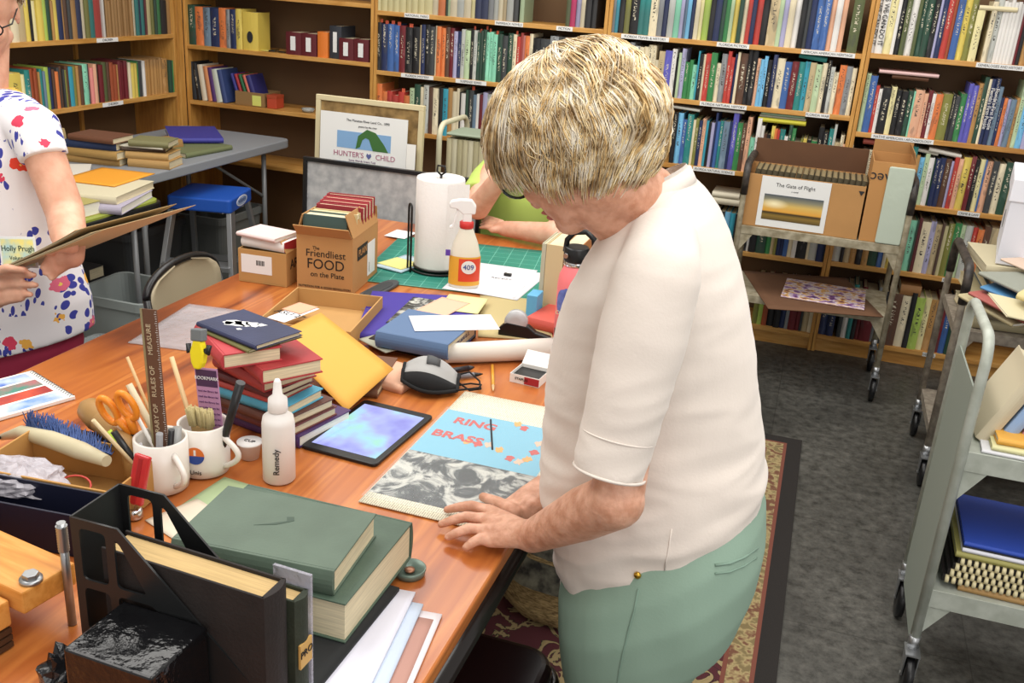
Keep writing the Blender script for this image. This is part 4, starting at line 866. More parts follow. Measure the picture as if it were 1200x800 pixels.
# insole shaped tray and binder clip
A4 = P(424, 352, .75); B4 = P(462, 332, .75); dd = B4 - A4; an4 = math.atan2(dd.y, dd.x); LL = dd.length
def lobes(s=1):
    o = []
    for k in range(40):
        a = 2 * PI * k / 40; c, s_ = math.cos(a), math.sin(a); hw = .032 - .012 * math.cos(2 * a) * 0
        x = c * (LL / 2 + .01); hw = .022 + .012 * (abs(c) ** 2); o.append((LL / 2 + x * s, s_ ** 1 * hw * s * 1.2))
    return o
t = thing('rubber_tray', 'dark grey insole shaped rubber tray to the right of the food carton', 'tray', (A4.x, A4.y, .7505), an4)
MB().prism(lobes(), 0, .009).build('base', mat('dark_rubber', '44474a', .5), t, .003)
MB().prism(lobes(.7), .009, .0105).build('recess', mat('rubber_inner', '35383b', .6), t, .002)
t = thing('binder_clip', 'small black binder clip standing left of the purple picture book', 'clip', P(428, 371, .7505), .3)
MB().prism([(-.007, 0), (.007, 0), (.002, .014), (-.002, .014)], -.011, .011, 0, RX(PI / 2)).build('jaw', wire, t)
MB().tube([(-.006, -.002, .012), (-.008, -.006, .026), (.008, -.006, .026), (.006, -.002, .012)], .0008, n=6).build('wire_arm', M['steel'], t)
# purple picture book, blue book, papers
pb = lbook('large purple picture book with a black and white photo on its cover', (416, 390), (552, 398), (594, 350), .7505, .018, '3a2a8c', 'pagesw')
def bw_mat(nm='black_white_photo', sc=6):
    m = mat(nm, '8a8a86', .35)
    if len(m.node_tree.nodes) > 8: return m
    N, L = nt(m); tc = N.new('ShaderNodeTexCoord'); n = N.new('ShaderNodeTexNoise'); n.inputs['Scale'].default_value = sc; n.inputs['Detail'].default_value = 9; n.inputs['Roughness'].default_value = .62; n.inputs['Distortion'].default_value = 1.6
    L.new(tc.outputs['Object'], n.inputs[0]); r = ramp(N, [(.4, '1e1f1f'), (.48, '454747'), (.53, '9a9a94'), (.6, 'c6c5bc')]); L.new(n.outputs['Fac'], r.inputs[0]); L.new(r.outputs[0], N['Principled BSDF'].inputs['Base Color']); return m
o, l, w = sheet('cover photo', (452, 378), (494, 384), (515, 352), .7695, bw_mat('grey_cover_photo', 22), 'cover_photo', None, th=.0004)
mw = o.matrix_world.copy(); del o['label']; bpy.context.view_layer.update(); 
o.parent = pb; o.matrix_parent_inverse = (T(*pb.location) @ RZ(pb.rotation_euler.z)).inverted()
mk('yellow sheet of paper lying on the purple picture book', (512, 362), (560, 368), (572, 350), .7702, 'dcd69a')
mk('peach paper strip on the purple picture book', (486, 364), (520, 372), (536, 352), .7712, 'e3b196')
o, l, w = mk('open khaki paper folder at the right of the blue book', (560, 395), (648, 400), (652, 352), .7508, 'b9a878', 'paper_folder', 'folder', .003)
bk = lbook('thick grey blue cloth bound book lying on the papers in the middle of the table', (440, 388), (525, 404), (582, 380), .772, .04, '566f92', 'pages')
bt_ = bk.children
t = text('page_stamp', 'WILLIAMS D. S.', mat('stamp_ink', '4a4a6a', .8), bk, T(.1, .1, .02), .014)
bl = [c_ for c_ in bk.children if c_.name.startswith('pages')][0]; mx_ = max(v.co.x for v in bl.data.vertices); my_ = max(v.co.y for v in bl.data.vertices)
t.matrix_local = T(mx_ + .0006, my_ * .55, .02) @ RZ(PI / 2) @ RX(PI / 2)
mk('plain white sheet of paper lying across the grey blue book', (486, 388), (586, 386), (610, 368), .8135, 'ececf0')
mk('dark brown folder lying under the grey blue book', (432, 405), (520, 424), (560, 396), .7508, '2d211c', 'paper_folder', 'folder', .02)
mk('grey leaflet under the left end of the grey blue book', (420, 398), (452, 414), (470, 402), .766, '9a9a8a', th=.003)
# paper tube
a = P(520, 414, .778); b = P(650, 408, .778)
MB().tube([a, a.lerp(b, .5), b], [.024, .026, .027], n=24).tube([a, b], .008, n=8).build('paper_roll', mat('rolled_paper', 'ded6cb', .75), None)
tag(bpy.data.objects['paper_roll'], 'rolled up white paper tube lying in front of the grey blue book', 'paper roll')
# tape dispenser
c = P(606, 394, .752)
t = thing('tape_dispenser', 'grey and black tape dispenser behind the rolled paper tube', 'tape dispenser', (c.x, c.y, .752), .1)
MB().prism([(-.05, 0), (.09, 0), (.09, .012), (.05, .02), (.03, .035), (-.03, .04), (-.05, .02)], -.012, .012, 0, RX(PI / 2)).build('base', M['black'], t, .004)
MB().lathe([(.012, -.011), (.03, -.011), (.03, .011), (.012, .011)], M4=T(-.005, 0, .042) @ RX(PI / 2)).build('tape_roll', mat('clear_tape', 'b9babb', .2), t)
# red box and small books at the right
rb = lbook('coral red box with a cream paper label beside the pink bottle', (617, 371), (655, 380), (672, 352), .7508, .032, 'c9564a', 'pagesw'); rb.name = 'keepsake_box'; rb['category'] = 'box'
text('print', 'BOX', M['ink'], None, T(0, 0, 0), .01) if 0 else None
A5 = P(617, 371, .783)
c = P(650, 342, .752)
for k, (w_, h_, col, lab) in enumerate(((.012, .2, 'b5b39c', 'thin grey green book standing upright behind the pink bottle'), (.05, .2, 'c8b48a', 'thick cream paged book standing upright behind the pink bottle'), (.05, .21, 'a87040', 'brown book standing upright behind the pink bottle'))):
    o = thing('book', lab, 'book', (-.69 + .013 * (k > 0) + .052 * (k > 1), 2.52, .755), 0)
    MB().box(0, w_, 0, .003, 0, h_).box(0, .003, .003, .15, 0, h_).box(w_ - .003, w_, .003, .15, 0, h_).build('cover', mat('cloth_' + col, col, .6), o, .0008); MB().box(.003, w_ - .003, .003, .146, .003, h_ - .003).build('pages', M['pages'], o)
o = MB().box(0, .03, 0, .06, 0, .07).build('small_box', mat('sky_blue_carton', '62acd6', .5), None, .001, M4=T(-.70, 2.44, .756)); tag(o, 'small sky blue box beside the upright books behind the pink bottle', 'box')
# pink bottle
t = thing('water_bottle', 'pink metal water bottle with black handled lid and blue oval sticker', 'bottle', (-.525, 2.24, .751))
MB().lathe([(.036, 0), (.04, .004), (.04, .19), (.037, .215), (.028, .235), (.026, .24)], n=36).build('body', mat('pink_powder_coat', 'ee7c80', .45), t)
MB().lathe([(.027, .238), (.029, .24), (.029, .25), (.026, .252)], n=36).build('neck_ring', M['chrome'], t)
MB().lathe([(.03, .25), (.031, .253), (.031, .282), (.028, .286)], n=36).build('lid', M['black'], t)
MB().tube([(-.028, 0, .27), (-.026, 0, .30), (-.01, 0, .32), (.02, 0, .325), (.04, 0, .31), (.045, 0, .28)], .007).build('lid_handle', M['black'], t)
MB().lathe([(.006, 0), (.006, .004)], M4=T(-.018, -.031, .268) @ RX(PI / 2), n=14).build('lid_button', M['chrome'], t)
def curved(t, name, r, ac, ha, z0, hz, m, n=20, rows=10):
    rs = []
    for j in range(rows + 1):
        v = -1 + 2 * j / rows; w = math.sqrt(max(.001, 1 - v * v)) if name == 'oval_sticker' else 1
        rs.append([(r * math.cos(ac + ha * w * (q / n * 2 - 1)), r * math.sin(ac + ha * w * (q / n * 2 - 1)), z0 + hz * v) for q in range(n + 1)])
    return MB().rings(rs, close=False, cap=False).build(name, m, t)
curved(t, 'oval_sticker', .0405, -1.75, .75, .15, .038, mat('sticker_blue', '6d7cc4', .4, vscale=40, col2='44508e'))
curved(t, 'name_band', .0405, -1.75, .8, .062, .016, M['black'])
text('band_text', 'RE', mat('hot_pink_ink', 'e0388a', .5), t, T(-.012, -.0425, .062) @ RX(PI / 2), .03)
text('sticker_text', 'Orange', mat('sticker_cream', 'd8d0a0', .5), t, T(-.008, -.0425, .125) @ RX(PI / 2), .014)
# face mask
t = thing('face_mask', 'black and grey cloth face mask with elastic straps on the table', 'mask', P(505, 452, .751), .3)
rs = []; rs2 = []
for j in range(13):
    v = j / 12; row_ = []
    for i in range(13):
        u = i / 12 * 2 - 1; x = -.062 + .124 * v; y = u * (.042 + .03 * math.sin(PI * v)); z = .008 + .052 * (1 - u * u) * (.35 + .65 * math.sin(PI * v)) + .02 * (1 - v)
        row_.append((x, y, z + .003 * math.sin(9 * u + 4 * v)))
    rs.append(row_)
MB().rings(rs, close=False, cap=False).build('shell', mat('light_grey_cloth', 'a6a5a3', .85, bump=.1), t).modifiers.new('solid', 'SOLIDIFY').thickness = .0015
edge = [rs[0][i] for i in range(13)] + [rs[j][12] for j in range(1, 13)] + [rs[12][i] for i in range(11, -1, -1)] + [rs[j][0] for j in range(11, 0, -1)]
MB().tube([Vector(p) for p in edge], .0045, closed=True, n=8).build('black_trim', mat('black_cloth', '171718', .9), t)
MB().rings([[Vector(p) + Vector((0, 0, .0025)) for p in rs[j][0:3]] for j in range(13)], close=False, cap=False).build('black_panel', mat('black_cloth', '171718', .9), t).modifiers.new('solid', 'SOLIDIFY').thickness = .002
MB().rings([[Vector(p) + Vector((0, 0, .0028)) for p in rs[j][4:8]] for j in range(5, 9)], close=False, cap=False).build('filter_patch', mat('patch_grey', '4e4f50', .7), t).modifiers.new('solid', 'SOLIDIFY').thickness = .001
for s in (-1, 1):
    MB().tube([(.055, s * .045, .012), (.085, s * .05, .02), (.11, s * .02, .012), (.115, s * -.012, .006), (.09, s * -.02, .004), (.06, s * .01, .01)], .0022, n=6).build('strap', mat('black_cloth', '171718', .9), t)
# pens, pencil, staple box
def pen(label, a, b, z, r, col, tip=None, name='pen', cat='pen'):
    A_, B_ = P(*a, z), P(*b, z); d = (B_ - A_); L = d.length; t = thing(name, label, cat, A_, math.atan2(d.y, d.x))
    MB().tube([(0, 0, 0), (L * .8, 0, 0)], r, n=12).build('barrel', mat('pen_' + col, col, .35), t)
    MB().tube([(L * .8, 0, 0), (L * .93, 0, 0), (L, 0, 0)], [r * 1.0, r * .6, r * .15], n=12).build('tip', mat('pen_tip_' + (tip or 'c0c0c0'), tip or 'c0c0c0', .3), t); return t
pen('silver and black ballpoint pen beside the face mask', (512, 443), (566, 438), .758, .006, '8a8c94', '1a1a1a')
pen('black marker pen lying behind the silver ballpoint', (520, 436), (556, 430), .760, .007, '1b1b22', '26262c')
pen('yellow pencil lying on the bare table in front of the paper tube', (577, 428), (578, 458), .755, .0038, 'd99a2c', 'e0bb8a', 'pencil', 'pencil')
A6, an6, l6, w6 = frame((597, 447), (631, 455), (640, 442), .75)
t = thing('staple_box', 'small open white and red staple box at the table edge', 'box', (A6.x, A6.y, .7505), an6)
mb = MB(); w = .001; sx_, sy_, h = l6, max(.05, w6), .022
mb.box(0, sx_, 0, sy_, 0, w); mb.box(0, sx_, 0, w, w, h); mb.box(0, sx_, sy_ - w, sy_, w, h); mb.box(0, w, w, sy_ - w, w, h); mb.box(sx_ - w, sx_, w, sy_ - w, w, h); mb.build('body', M['white'], t)
MB().box(w, sx_ - w, w, sy_ - w, w, .014).build('contents', M['black'], t)
MB().box(sx_ * .5, sx_, -.0006, 0, 0.002, .02).build('red_panel', mat('red_print', 'a62a33', .5), t)
text('print', 'STAPLES', PR, t, T(sx_ * .4, -.0009, .012) @ RX(PI / 2), .009)
MB().box(-sx_ / 2 , sx_ / 2, -.001, 0, 0, .04).build('lid_flap', M['white'], t, M4=T(sx_ / 2, sy_, h) @ RX(-.9))
# yellow envelope
ev = [P(376, 366, .865), P(461, 432, .80), P(406, 481, .772), P(318, 392, .85)]; vs = []
for j in range(9):
    for i in range(9):
        u, v = i / 8, j / 8; vs.append(ev[0].lerp(ev[1], u).lerp(ev[3].lerp(ev[2], u), v) + Vector((0, 0, .006 * math.sin(PI * u) * math.sin(PI * v))))
o = MB().add(vs, [(9 * j + i, 9 * j + i + 1, 9 * j + i + 10, 9 * j + i + 9) for j in range(8) for i in range(8)], 0, True).build('envelope', mat('golden_envelope', 'dca040', .6)); o.modifiers.new('so', 'SOLIDIFY').thickness = .002
tag(o, 'large golden yellow envelope lying against the stack of old books', 'envelope')
mk('crumpled peach paper bag beneath the tip of the yellow envelope', (420, 448), (470, 462), (490, 438), .7508, 'd9a98c', 'paper_bag', 'paper bag', .018)
wbook('brown paper parcel under the yellow envelope', P(375, 460, .75).x, P(375, 460, .75).y, .7508, .2, .13, .2, .02, '6a4630', 'pages', name='parcel', cat='parcel')
# stack of old books
st = [((262, 480), (350, 512), (394, 474), .026, '4b2f63', 'pagesw', 'violet cloth book at the very bottom of the old book stack'),
 ((252, 470), (338, 503), (380, 470), .02, '6e3a3a', 'pages', 'maroon book second from the bottom of the old book stack'),
 ((250, 462), (330, 494), (380, 462), .02, '5c3327', 'pages', 'dark brown book third from the bottom of the old book stack'),
 ((252, 452), (333, 478), (384, 456), .022, '4fa3bf', 'pages', 'sky blue book in the middle of the old book stack'),
 ((250, 445), (320, 468), (367, 446), .012, 'b5453d', 'pages', 'thin bright red book above the sky blue book'),
 ((248, 434), (318, 460), (366, 438), .016, '5f2528', 'pages', 'dark maroon book above the thin bright red book'),
 ((250, 416), (308, 446), (365, 424), .026, 'a93a3a', 'pages', 'red book below the upper two red books of the stack'),
 ((262, 398), (306, 434), (362, 408), .03, 'a83236', 'pages', 'crimson book with pale pages, second red one from the top'),
 ((228, 380), (260, 416), (327, 402), .03, 'b53a40', 'pages', 'red book directly under the thin olive and navy books'),
 ((235, 386), (290, 411), (357, 393), .006, '6d6a3c', 'pages', 'thin olive book under the navy book on top of the stack'),
 ((230, 377), (299, 405), (352, 387), .01, '2b3254', 'pages', 'navy book with torn white patches on top of the old book stack')]
z = .7508
for a, b, c_, th, col, pg, lab in st:
    A_, an_, L_, W_ = frame(a, b, c_, z + th)
    if abs(L_ - W_) > 3: pass
    bkk = lbook(lab, a, b, c_, z, th, mat('worn_' + col, col, .5, var=.25, vscale=12, bump=.04, bscale=120), pg); top = z + th; z += th
n_ = 0
for u, v, s in ((.35, .42, .022), (.42, .5, .018), (.52, .6, .016), (.28, .36, .012), (.62, .7, .01), (.55, .3, .006)):
    n_ += 1
    pts = [(s * (1 + .35 * math.sin(3 * q + n_)) * math.cos(2 * PI * q / 9), s * .7 * (1 + .3 * math.cos(2 * q + n_)) * math.sin(2 * PI * q / 9)) for q in range(9)]
    MB().prism(pts, 0, .0003, 0, T(L_ * u * .9, W_ * v, top - z + th + .0001) @ RZ(.2)).build('torn_patch', M['label'], bkk)
# plastic film
MB()
film = mat('wrinkled_clear_film', 'd6d2d6', .15, bump=.6, bscale=25, alpha=.42)
sheet('sheet of clear plastic film lying on the table left of the old book stack', (150, 402), (225, 412), (262, 362), .751, film, 'plastic_film', 'plastic film', th=.003)
# tablet
A7, an7, L7, W7 = frame((352, 522), (440, 545), (496, 484), .757)
t = thing('tablet', 'black framed tablet computer lying on the table with a bright pale screen', 'tablet', (A7.x, A7.y, .7508), an7)
MB().prism([(x, y) for x, y in rrect(0, L7, 0, W7, .01)], 0, .007).build('body', M['black'], t, .002)
scm = mat('tablet_screen_reflection', '202028', .05); N, Lk = nt(scm); b = N['Principled BSDF']; tc = N.new('ShaderNodeTexCoord'); n = N.new('ShaderNodeTexNoise'); n.inputs['Scale'].default_value = 9; n.inputs['Detail'].default_value = 3
Lk.new(tc.outputs['Object'], n.inputs[0]); r = ramp(N, [(.35, '8e8fd8'), (.47, 'a9b2ee'), (.55, 'a6d2e6'), (.66, 'a0e0b8')]); Lk.new(n.outputs['Fac'], r.inputs[0]); Lk.new(r.outputs[0], b.inputs['Emission Color']); b.inputs['Emission Strength'].default_value = .95  # pale reflections on the screen painted in as an emissive pattern
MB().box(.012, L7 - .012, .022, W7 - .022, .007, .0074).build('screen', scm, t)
# magazine spread in a plastic sleeve
pgm = mat('printed_text_page', 'e6dfc6', .7); N, Lk = nt(pgm); tc = N.new('ShaderNodeTexCoord'); br = N.new('ShaderNodeTexBrick'); br.inputs['Scale'].default_value = 1; br.inputs['Brick Width'].default_value = .02; br.inputs['Row Height'].default_value = .0042; br.inputs['Mortar Size'].default_value = .0012; br.offset = .37
br.inputs['Color1'].default_value = lin('b3aa94'); br.inputs['Color2'].default_value = lin('c6bda6'); br.inputs['Mortar'].default_value = lin('e9e2ca'); Lk.new(tc.outputs['Object'], br.inputs[0]); Lk.new(br.outputs['Color'], N['Principled BSDF'].inputs['Base Color'])
A8 = P(420, 588, .752); Bb = P(527, 632, .752); Fa = P(545, 459, .752)
o, LP, WP = sheet('magazine page spread with blue cartoon art and a black and white photo in clear plastic', (545, 459), (420, 588), (540, 636), .752, pgm, 'magazine_spread', 'magazine', th=.002)
# local frame of the spread: x along its long left edge, y across
inv = (T(*o.location) @ RZ(o.rotation_euler.z)).inverted()
WP = .285
o.data.transform(Matrix.Diagonal((1, WP / max(v.co.y for v in o.data.vertices), 1, 1)))
def onp(px, py, dz=.0): q = inv @ P(px, py, .7545); return Vector((q.x, q.y, .0022 + dz))
wx = onp(545, 459); 
def strip(name, x0, x1, y0, y1, m, dz=0.): return MB().box(x0, x1, y0, y1, .002 + dz, .0024 + dz).build(name, m, o)
xa = onp(520, 478).x; xb = onp(484, 527).x; xc = onp(436, 576).x
if xa > xb: xa, xb, xc = xa, xb, xc
ya, yb = .002, WP - .02
art = strip('blue_artwork', min(xa, xb), max(xa, xb), ya, yb, mat('pale_blue_art', '72b4cc', .5))
pho = strip('photo_panel', min(xb, xc), max(xb, xc), ya, yb, bw_mat('magazine_photo', 14))
sgn = 1 if xb > xa else -1
redink = mat('red_bubble_ink', 'c23c34', .5); oran = mat('orange_ink', 'e0a04a', .5)
for s_, (px, py), sz in (('BRASS', (536, 512), .04), ('RING', (557, 497), .04)):
    q = onp(px, py); text('title_text', s_, redink, art, T(q.x, q.y, .0026) @ RZ(PI / 2 * 1), sz, ext=.0004, off=.0012)
for k, (px, py) in enumerate(((548, 517), (560, 520), (573, 521), (585, 527), (597, 537), (608, 541), (618, 538), (626, 530), (632, 520), (607, 497), (614, 502))):
    q = onp(px, py); n_ = 12
    MB().prism([((.012 + .004 * math.sin(a * 3 + k)) * math.cos(2 * PI * a / n_), (.009 + .003 * math.cos(a * 2 + k)) * math.sin(2 * PI * a / n_)) for a in range(n_)], .0024, .0028, 0, T(q.x, q.y, 0)).build('cartoon_blob', [oran, redink, mat('flesh_ink', 'e0b49a', .5)][k % 3 if k != 3 else 0], art)
q1, q2 = onp(575, 492), onp(577, 527); MB().tube([q1 + Vector((0, 0, .001)), q2 + Vector((0, 0, .001))], .002, n=6).build('cartoon_line', M['ink'], art)
slv = mat('glossy_clear_sleeve', 'e6eef2', .08, alpha=.07, bump=.5, bscale=14)
MB().box(min(xa, xc) - .01, max(xa, xc) + .02, -.004, WP - .012, .0034, .004).build('plastic_sleeve', slv, o)
# pump bottle
t = thing('squeeze_bottle', 'white squeeze bottle with a nozzle cap standing in front of the old books', 'bottle', (-.845, 1.388, .7508))
MB().lathe([(.026, 0), (.0295, .004), (.0295, .115), (.027, .128), (.016, .137), (.0155, .14)], n=36).build('body', mat('white_plastic_bottle', 'e6e2de', .4), t)
MB().lathe([(.017, .139), (.018, .141), (.017, .163), (.009, .17), (.0065, .195), (.004, .2)], n=28).build('nozzle_cap', mat('white_plastic_bottle', 'e6e2de', .4), t)
text('label_text', 'Remedy', PR, t, T(.012, -.0285, .05) @ RZ(.4) @ RX(PI / 2) @ RZ(PI / 2), .016)
# ------------------------------------------------------------------ mugs with tools
mugm = mat('white_glazed_mug', 'e4ded6', .2)
def mug(label, x, y, z, rz, r=.046, h=.098):
    t = thing('mug', label, 'mug', (x, y, z), rz)
    MB().lathe([(r * .8, 0), (r * .96, .004), (r, .02), (r, h), (r - .004, h + .001), (r - .005, h - .004), (r - .006, .012), (0, .008)], n=40).build('body', mugm, t)
    MB().tube([(r - .003 + .034 * math.sin(PI * k / 12), 0, .018 + .062 * k / 12 + .0) for k in range(13)], .0055, n=10).build('handle', mugm, t); return t
M1 = Vector((-.985, 1.362, .7508)); M2 = Vector((-1.015, 1.28, .7508))
t = mug('white mug with an orange and blue round emblem holding brushes', M1.x, M1.y, M1.z, math.radians(-5))
E1 = RZ(math.radians(-70)) @ T(0.0468, 0, .052) @ RZ(PI / 2) @ RX(PI / 2)
l_ = MB().prism([(.017 * math.cos(PI * k / 12), .017 * math.sin(PI * k / 12)) for k in range(13)], 0, .0008, 0).build('emblem', mat('emblem_orange', 'd9722e', .4), t, M4=E1)
MB().prism([(.017 * math.cos(PI + PI * k / 12), .017 * math.sin(PI + PI * k / 12)) for k in range(13)], 0, .0008, 0).build('emblem', mat('emblem_blue', '2d4a9a', .4), t, M4=E1)
MB().box(-.002, .002, .001, .012, .0008, .0012).build('emblem_bar', M['label'], t, M4=E1)
text('mug_text', 'Unis', PR, t, E1 @ T(0, -.034, .0005), .012)
mug('white mug with ruler, scissors and sticks in front of the emblem mug', M2.x, M2.y, M2.z, math.radians(-25))
def rodthing(name, label, cat, tip, Y, base, r, col, r2=None, rough=.5):
    tp = PY(*tip, Y); o = MB().tube([base, base.lerp(tp, .5), tp], [r, r, r2 or r], n=10).build(name, mat('rod_' + col, col, rough), None); return tag(o, label, cat)
def base(c, a, d=.025): return c + Vector((d * math.cos(a), d * math.sin(a), .016))
rodthing('wooden_stick', 'thin wooden stick with white tip leaning left in the tool mug', 'stick', (149, 418), 1.32, base(M2, 1.2), .0028, 'd0aa78')
rodthing('wooden_stick', 'wooden stir stick standing behind the ruler and left of the pink bookmark', 'stick', (201, 418), 1.42, base(M1, 2.4), .0045, 'd9b888')
rodthing('wooden_stick', 'short cream stick leaning left over the tray from the tool mug', 'stick', (109, 492), 1.2, base(M2, -2.4), .0035, 'd9c49a')
rodthing('bone_folder', 'pale flat bone folder between the scissors and the ruler', 'tool', (151, 450), 1.3, base(M2, .7), .006, 'cfc2a2')
rodthing('bone_folder', 'white slim plastic tool beside the bone folder', 'tool', (152, 472), 1.28, base(M2, -.2), .0035, 'dedad4')
def flat(name, label, cat, top, Y, base_, w, th, m, wd=None):
    tp = PY(*top, Y); t = thing(name, label, cat, base_); d = tp - base_; L = d.length; d.normalize()
    yv = Vector((0, 1, 0)); x = yv.cross(d).normalized(); y = d.cross(x).normalized()
    t.matrix_world = Matrix(((x.x, y.x, d.x, base_.x), (x.y, y.y, d.y, base_.y), (x.z, y.z, d.z, base_.z), (0, 0, 0, 1))); return t, L
t, L = flat('ruler', 'brown wooden ruler with printed markings standing in the tool mug', 'ruler', (174, 362), 1.3, base(M2, -.8, .012), .03, .003, None)
MB().box(-.016, .016, -.0015, .0015, 0, L).build('body', mat('brown_ruler', '5e3e2c', .4, bump=.02), t, .0005)
MB().box(-.0165, -.012, -.0022, .0022, 0, L).build('metal_edge', mat('brass_edge', 'a39a78', .3, metal=.8), t)
tk = MB()
for k in range(int(L / .004)): tk.box(.0152 - (.004 if k % 4 == 0 else .0022), .0158, -.0019, -.0015, k * .004, k * .004 + .0006)
tk.build('tick_marks', M['label'], t)
for k, s_ in enumerate(('LIBRARY OF', 'RULES OF', 'MEASURE')): text('print', s_, mat('gold_ink', 'b9a88a', .5), t, T(-.002, -.002, L * (.35 + .24 * k)) @ RX(PI / 2) @ RZ(PI / 2), .013)
# scissors
t, L = flat('scissors', 'orange handled scissors standing in the tool mug', 'scissors', (138, 478), 1.27, base(M2, 2.6), .02, .003, None)
orp = mat('orange_plastic', 'ea8a24', .35)
MB().prism([(-.006, 0), (.0, 0), (.007, L * .7), (-.007, L * .7)], -.0015, .0015, 0, RX(PI / 2)).build('blade', M['steel'], t)
for s in (-1, 1):
    pts = [(s * (.02 + .014 * math.cos(a)) * 1 + s * .002, 0, L * 1.0 + .026 * math.sin(a)) for a in [2 * PI * k / 20 for k in range(20)]]
    MB().tube(pts, .0062, closed=True, n=8).build('handle_loop', orp, t)
    MB().tube([(s * .004, 0, L * .62), (s * .013, 0, L * .86)], [.007, .008], n=8).build('handle_shank', orp, t)
# pens in tool mug
for tip, Y, an, r, col, lab in (((133, 505), 1.24, -2.0, .006, '1a1a1c', 'black pen with lime clip in the tool mug'), ((187, 508), 1.25, -1.2, .006, '8e8e90', 'silver capped pen at the front of the tool mug'), ((201, 503), 1.27, -.6, .0055, '1b1b1d', 'black pen at the right of the tool mug'), ((208, 500), 1.3, -.1, .008, '9a9a98', 'grey flat tool at the right of the tool mug'), ((163, 520), 1.25, -1.6, .005, 'b0b0b4', 'chrome pen in the middle of the tool mug')):
    rodthing('pen', lab, 'pen', tip, Y, base(M2, an), r, col, rough=.3)
rodthing('highlighter', 'lime green highlighter in the tool mug', 'pen', (127, 505), 1.255, base(M2, -2.7), .006, 'b7d63a')
# brush and bookmark in emblem mug
t, L = flat('paint_brush', 'wide flat brush with cream bristles standing in the emblem mug', 'brush', (222, 487), 1.36, base(M1, 1.8, .01), .03, .01, None)
t.rotation_euler.rotate_axis('Y', .25)
MB().box(-.02, .02, -.006, .006, L * .3, L * .8).build('ferrule', mat('tan_ferrule', 'a98a58', .5), t, .002)
br_ = MB()
for k in range(130):
    x_ = -.022 + .044 * random.random(); y_ = -.006 + .012 * random.random(); br_.tube([(x_, y_, L * .78), (x_ * 1.15 + random.uniform(-.002, .002), y_ * 1.3, L * .78 + .036 + random.uniform(-.004, .003))], [.0022, .0012], n=4)
o = br_.build('bristles', mat('cream_bristle', 'c4b584', .8), t); o['kind'] = 'stuff'
MB().box(-.008, .008, -.003, .003, 0, L * .32).build('handle', mat('brush_wood', '8e6a3c', .5), t)
rodthing('black_handled_knife', 'black handled tool leaning right in the emblem mug', 'tool', (282, 448), 1.36, base(M1, 0), .0075, '1d1d1f', .0085, .35)
t, L = flat('bookmark', 'pink and purple printed bookmark in a clear sleeve behind the brush', 'bookmark', (241, 431), 1.385, base(M1, 1.0, .02), .03, .001, None)
MB().box(-.024, .024, -.0006, .0006, 0, L).build('card', mat('pink_card', 'b98ab0', .4), t); MB().box(-.022, .022, -.001, -.0006, L * .8, L * .98).build('title_block', mat('purple_block', '4a3052', .4), t)
text('print', 'BOOKMARK', M['label'], t, T(0, -.0012, L * .89) @ RX(PI / 2), .009)
for k in range(9): text('print', 'read the library list', mat('purple_ink', '6a4470', .5), t, T(0, -.0009, L * (.75 - .06 * k)) @ RX(PI / 2), .0055)
# yellow clamp
t, L = flat('spring_clamp', 'yellow and black spring clamp clipped above the pink bookmark', 'clamp', (233, 385), 1.40, PY(233, 432, 1.385), .02, .01, None)
ylp = mat('yellow_plastic', 'e8d418', .4)
MB().prism([(-.006, 0), (.006, 0), (.012, .012), (.015, .03), (.008, L * .72), (-.008, L * .72), (-.015, .03), (-.012, .012)], -.008, .008, 0, RX(PI / 2)).build('jaw', ylp, t, .003)
MB().box(-.012, .012, -.009, .009, L * .7, L).build('head_block', mat('grey_clamp_tip', '6d7274', .4), t, .002)
for s in (-1, 1): MB().tube([(s * .012, 0, .035), (s * .02, -.002, .03), (s * .022, 0, .045)], .005, n=8).build('pivot', M['black'], t)
# red translucent handle tool hanging over mug
t, L = flat('tape_flag_holder', 'red translucent handled tool leaning on the front of the tool mug', 'tool', (168, 533), 1.19, PY(158, 590, 1.17), .02, .01, None)
MB().box(-.015, .015, -.005, .005, 0, L).build('handle', mat('red_translucent', 'd23a3e', .15, trans=.2), t, .003); MB().box(-.004, .004, -.006, .006, 0, L * .95).build('ridge', mat('dark_red', 'a42328', .3), t, .001)
# small white cup and wooden handled mallet
c = P(297, 543, .751)
t = thing('plastic_cup', 'small white plastic cup with a printed lid beside the squeeze bottle', 'cup', (c.x - .02, c.y + .02, .7508)); MB().lathe([(.017, 0), (.022, .03), (.024, .031), (.024, .034), (0, .034)]).build('body', mat('white_plastic', 'e8e6e4', .35), t); text('print', 'CUP', PR, t, T(0, 0, .0345), .012)
a = PY(100, 475, 1.36); b = PY(150, 520, 1.26)
MB().tube([a, a.lerp(b, .12), a.lerp(b, .35), a.lerp(b, .42), a.lerp(b, .46), a.lerp(b, .75), b, b + Vector((.02, -.02, -.05))], [.012, .024, .026, .021, .024, .02, .014, .012], n=20).build('wooden_mallet', mat('turned_wood', 'ae854f', .4, var=.2, vscale=10), None)
tag(bpy.data.objects['wooden_mallet'], 'turned wooden mallet handle lying left of the orange scissors', 'mallet')
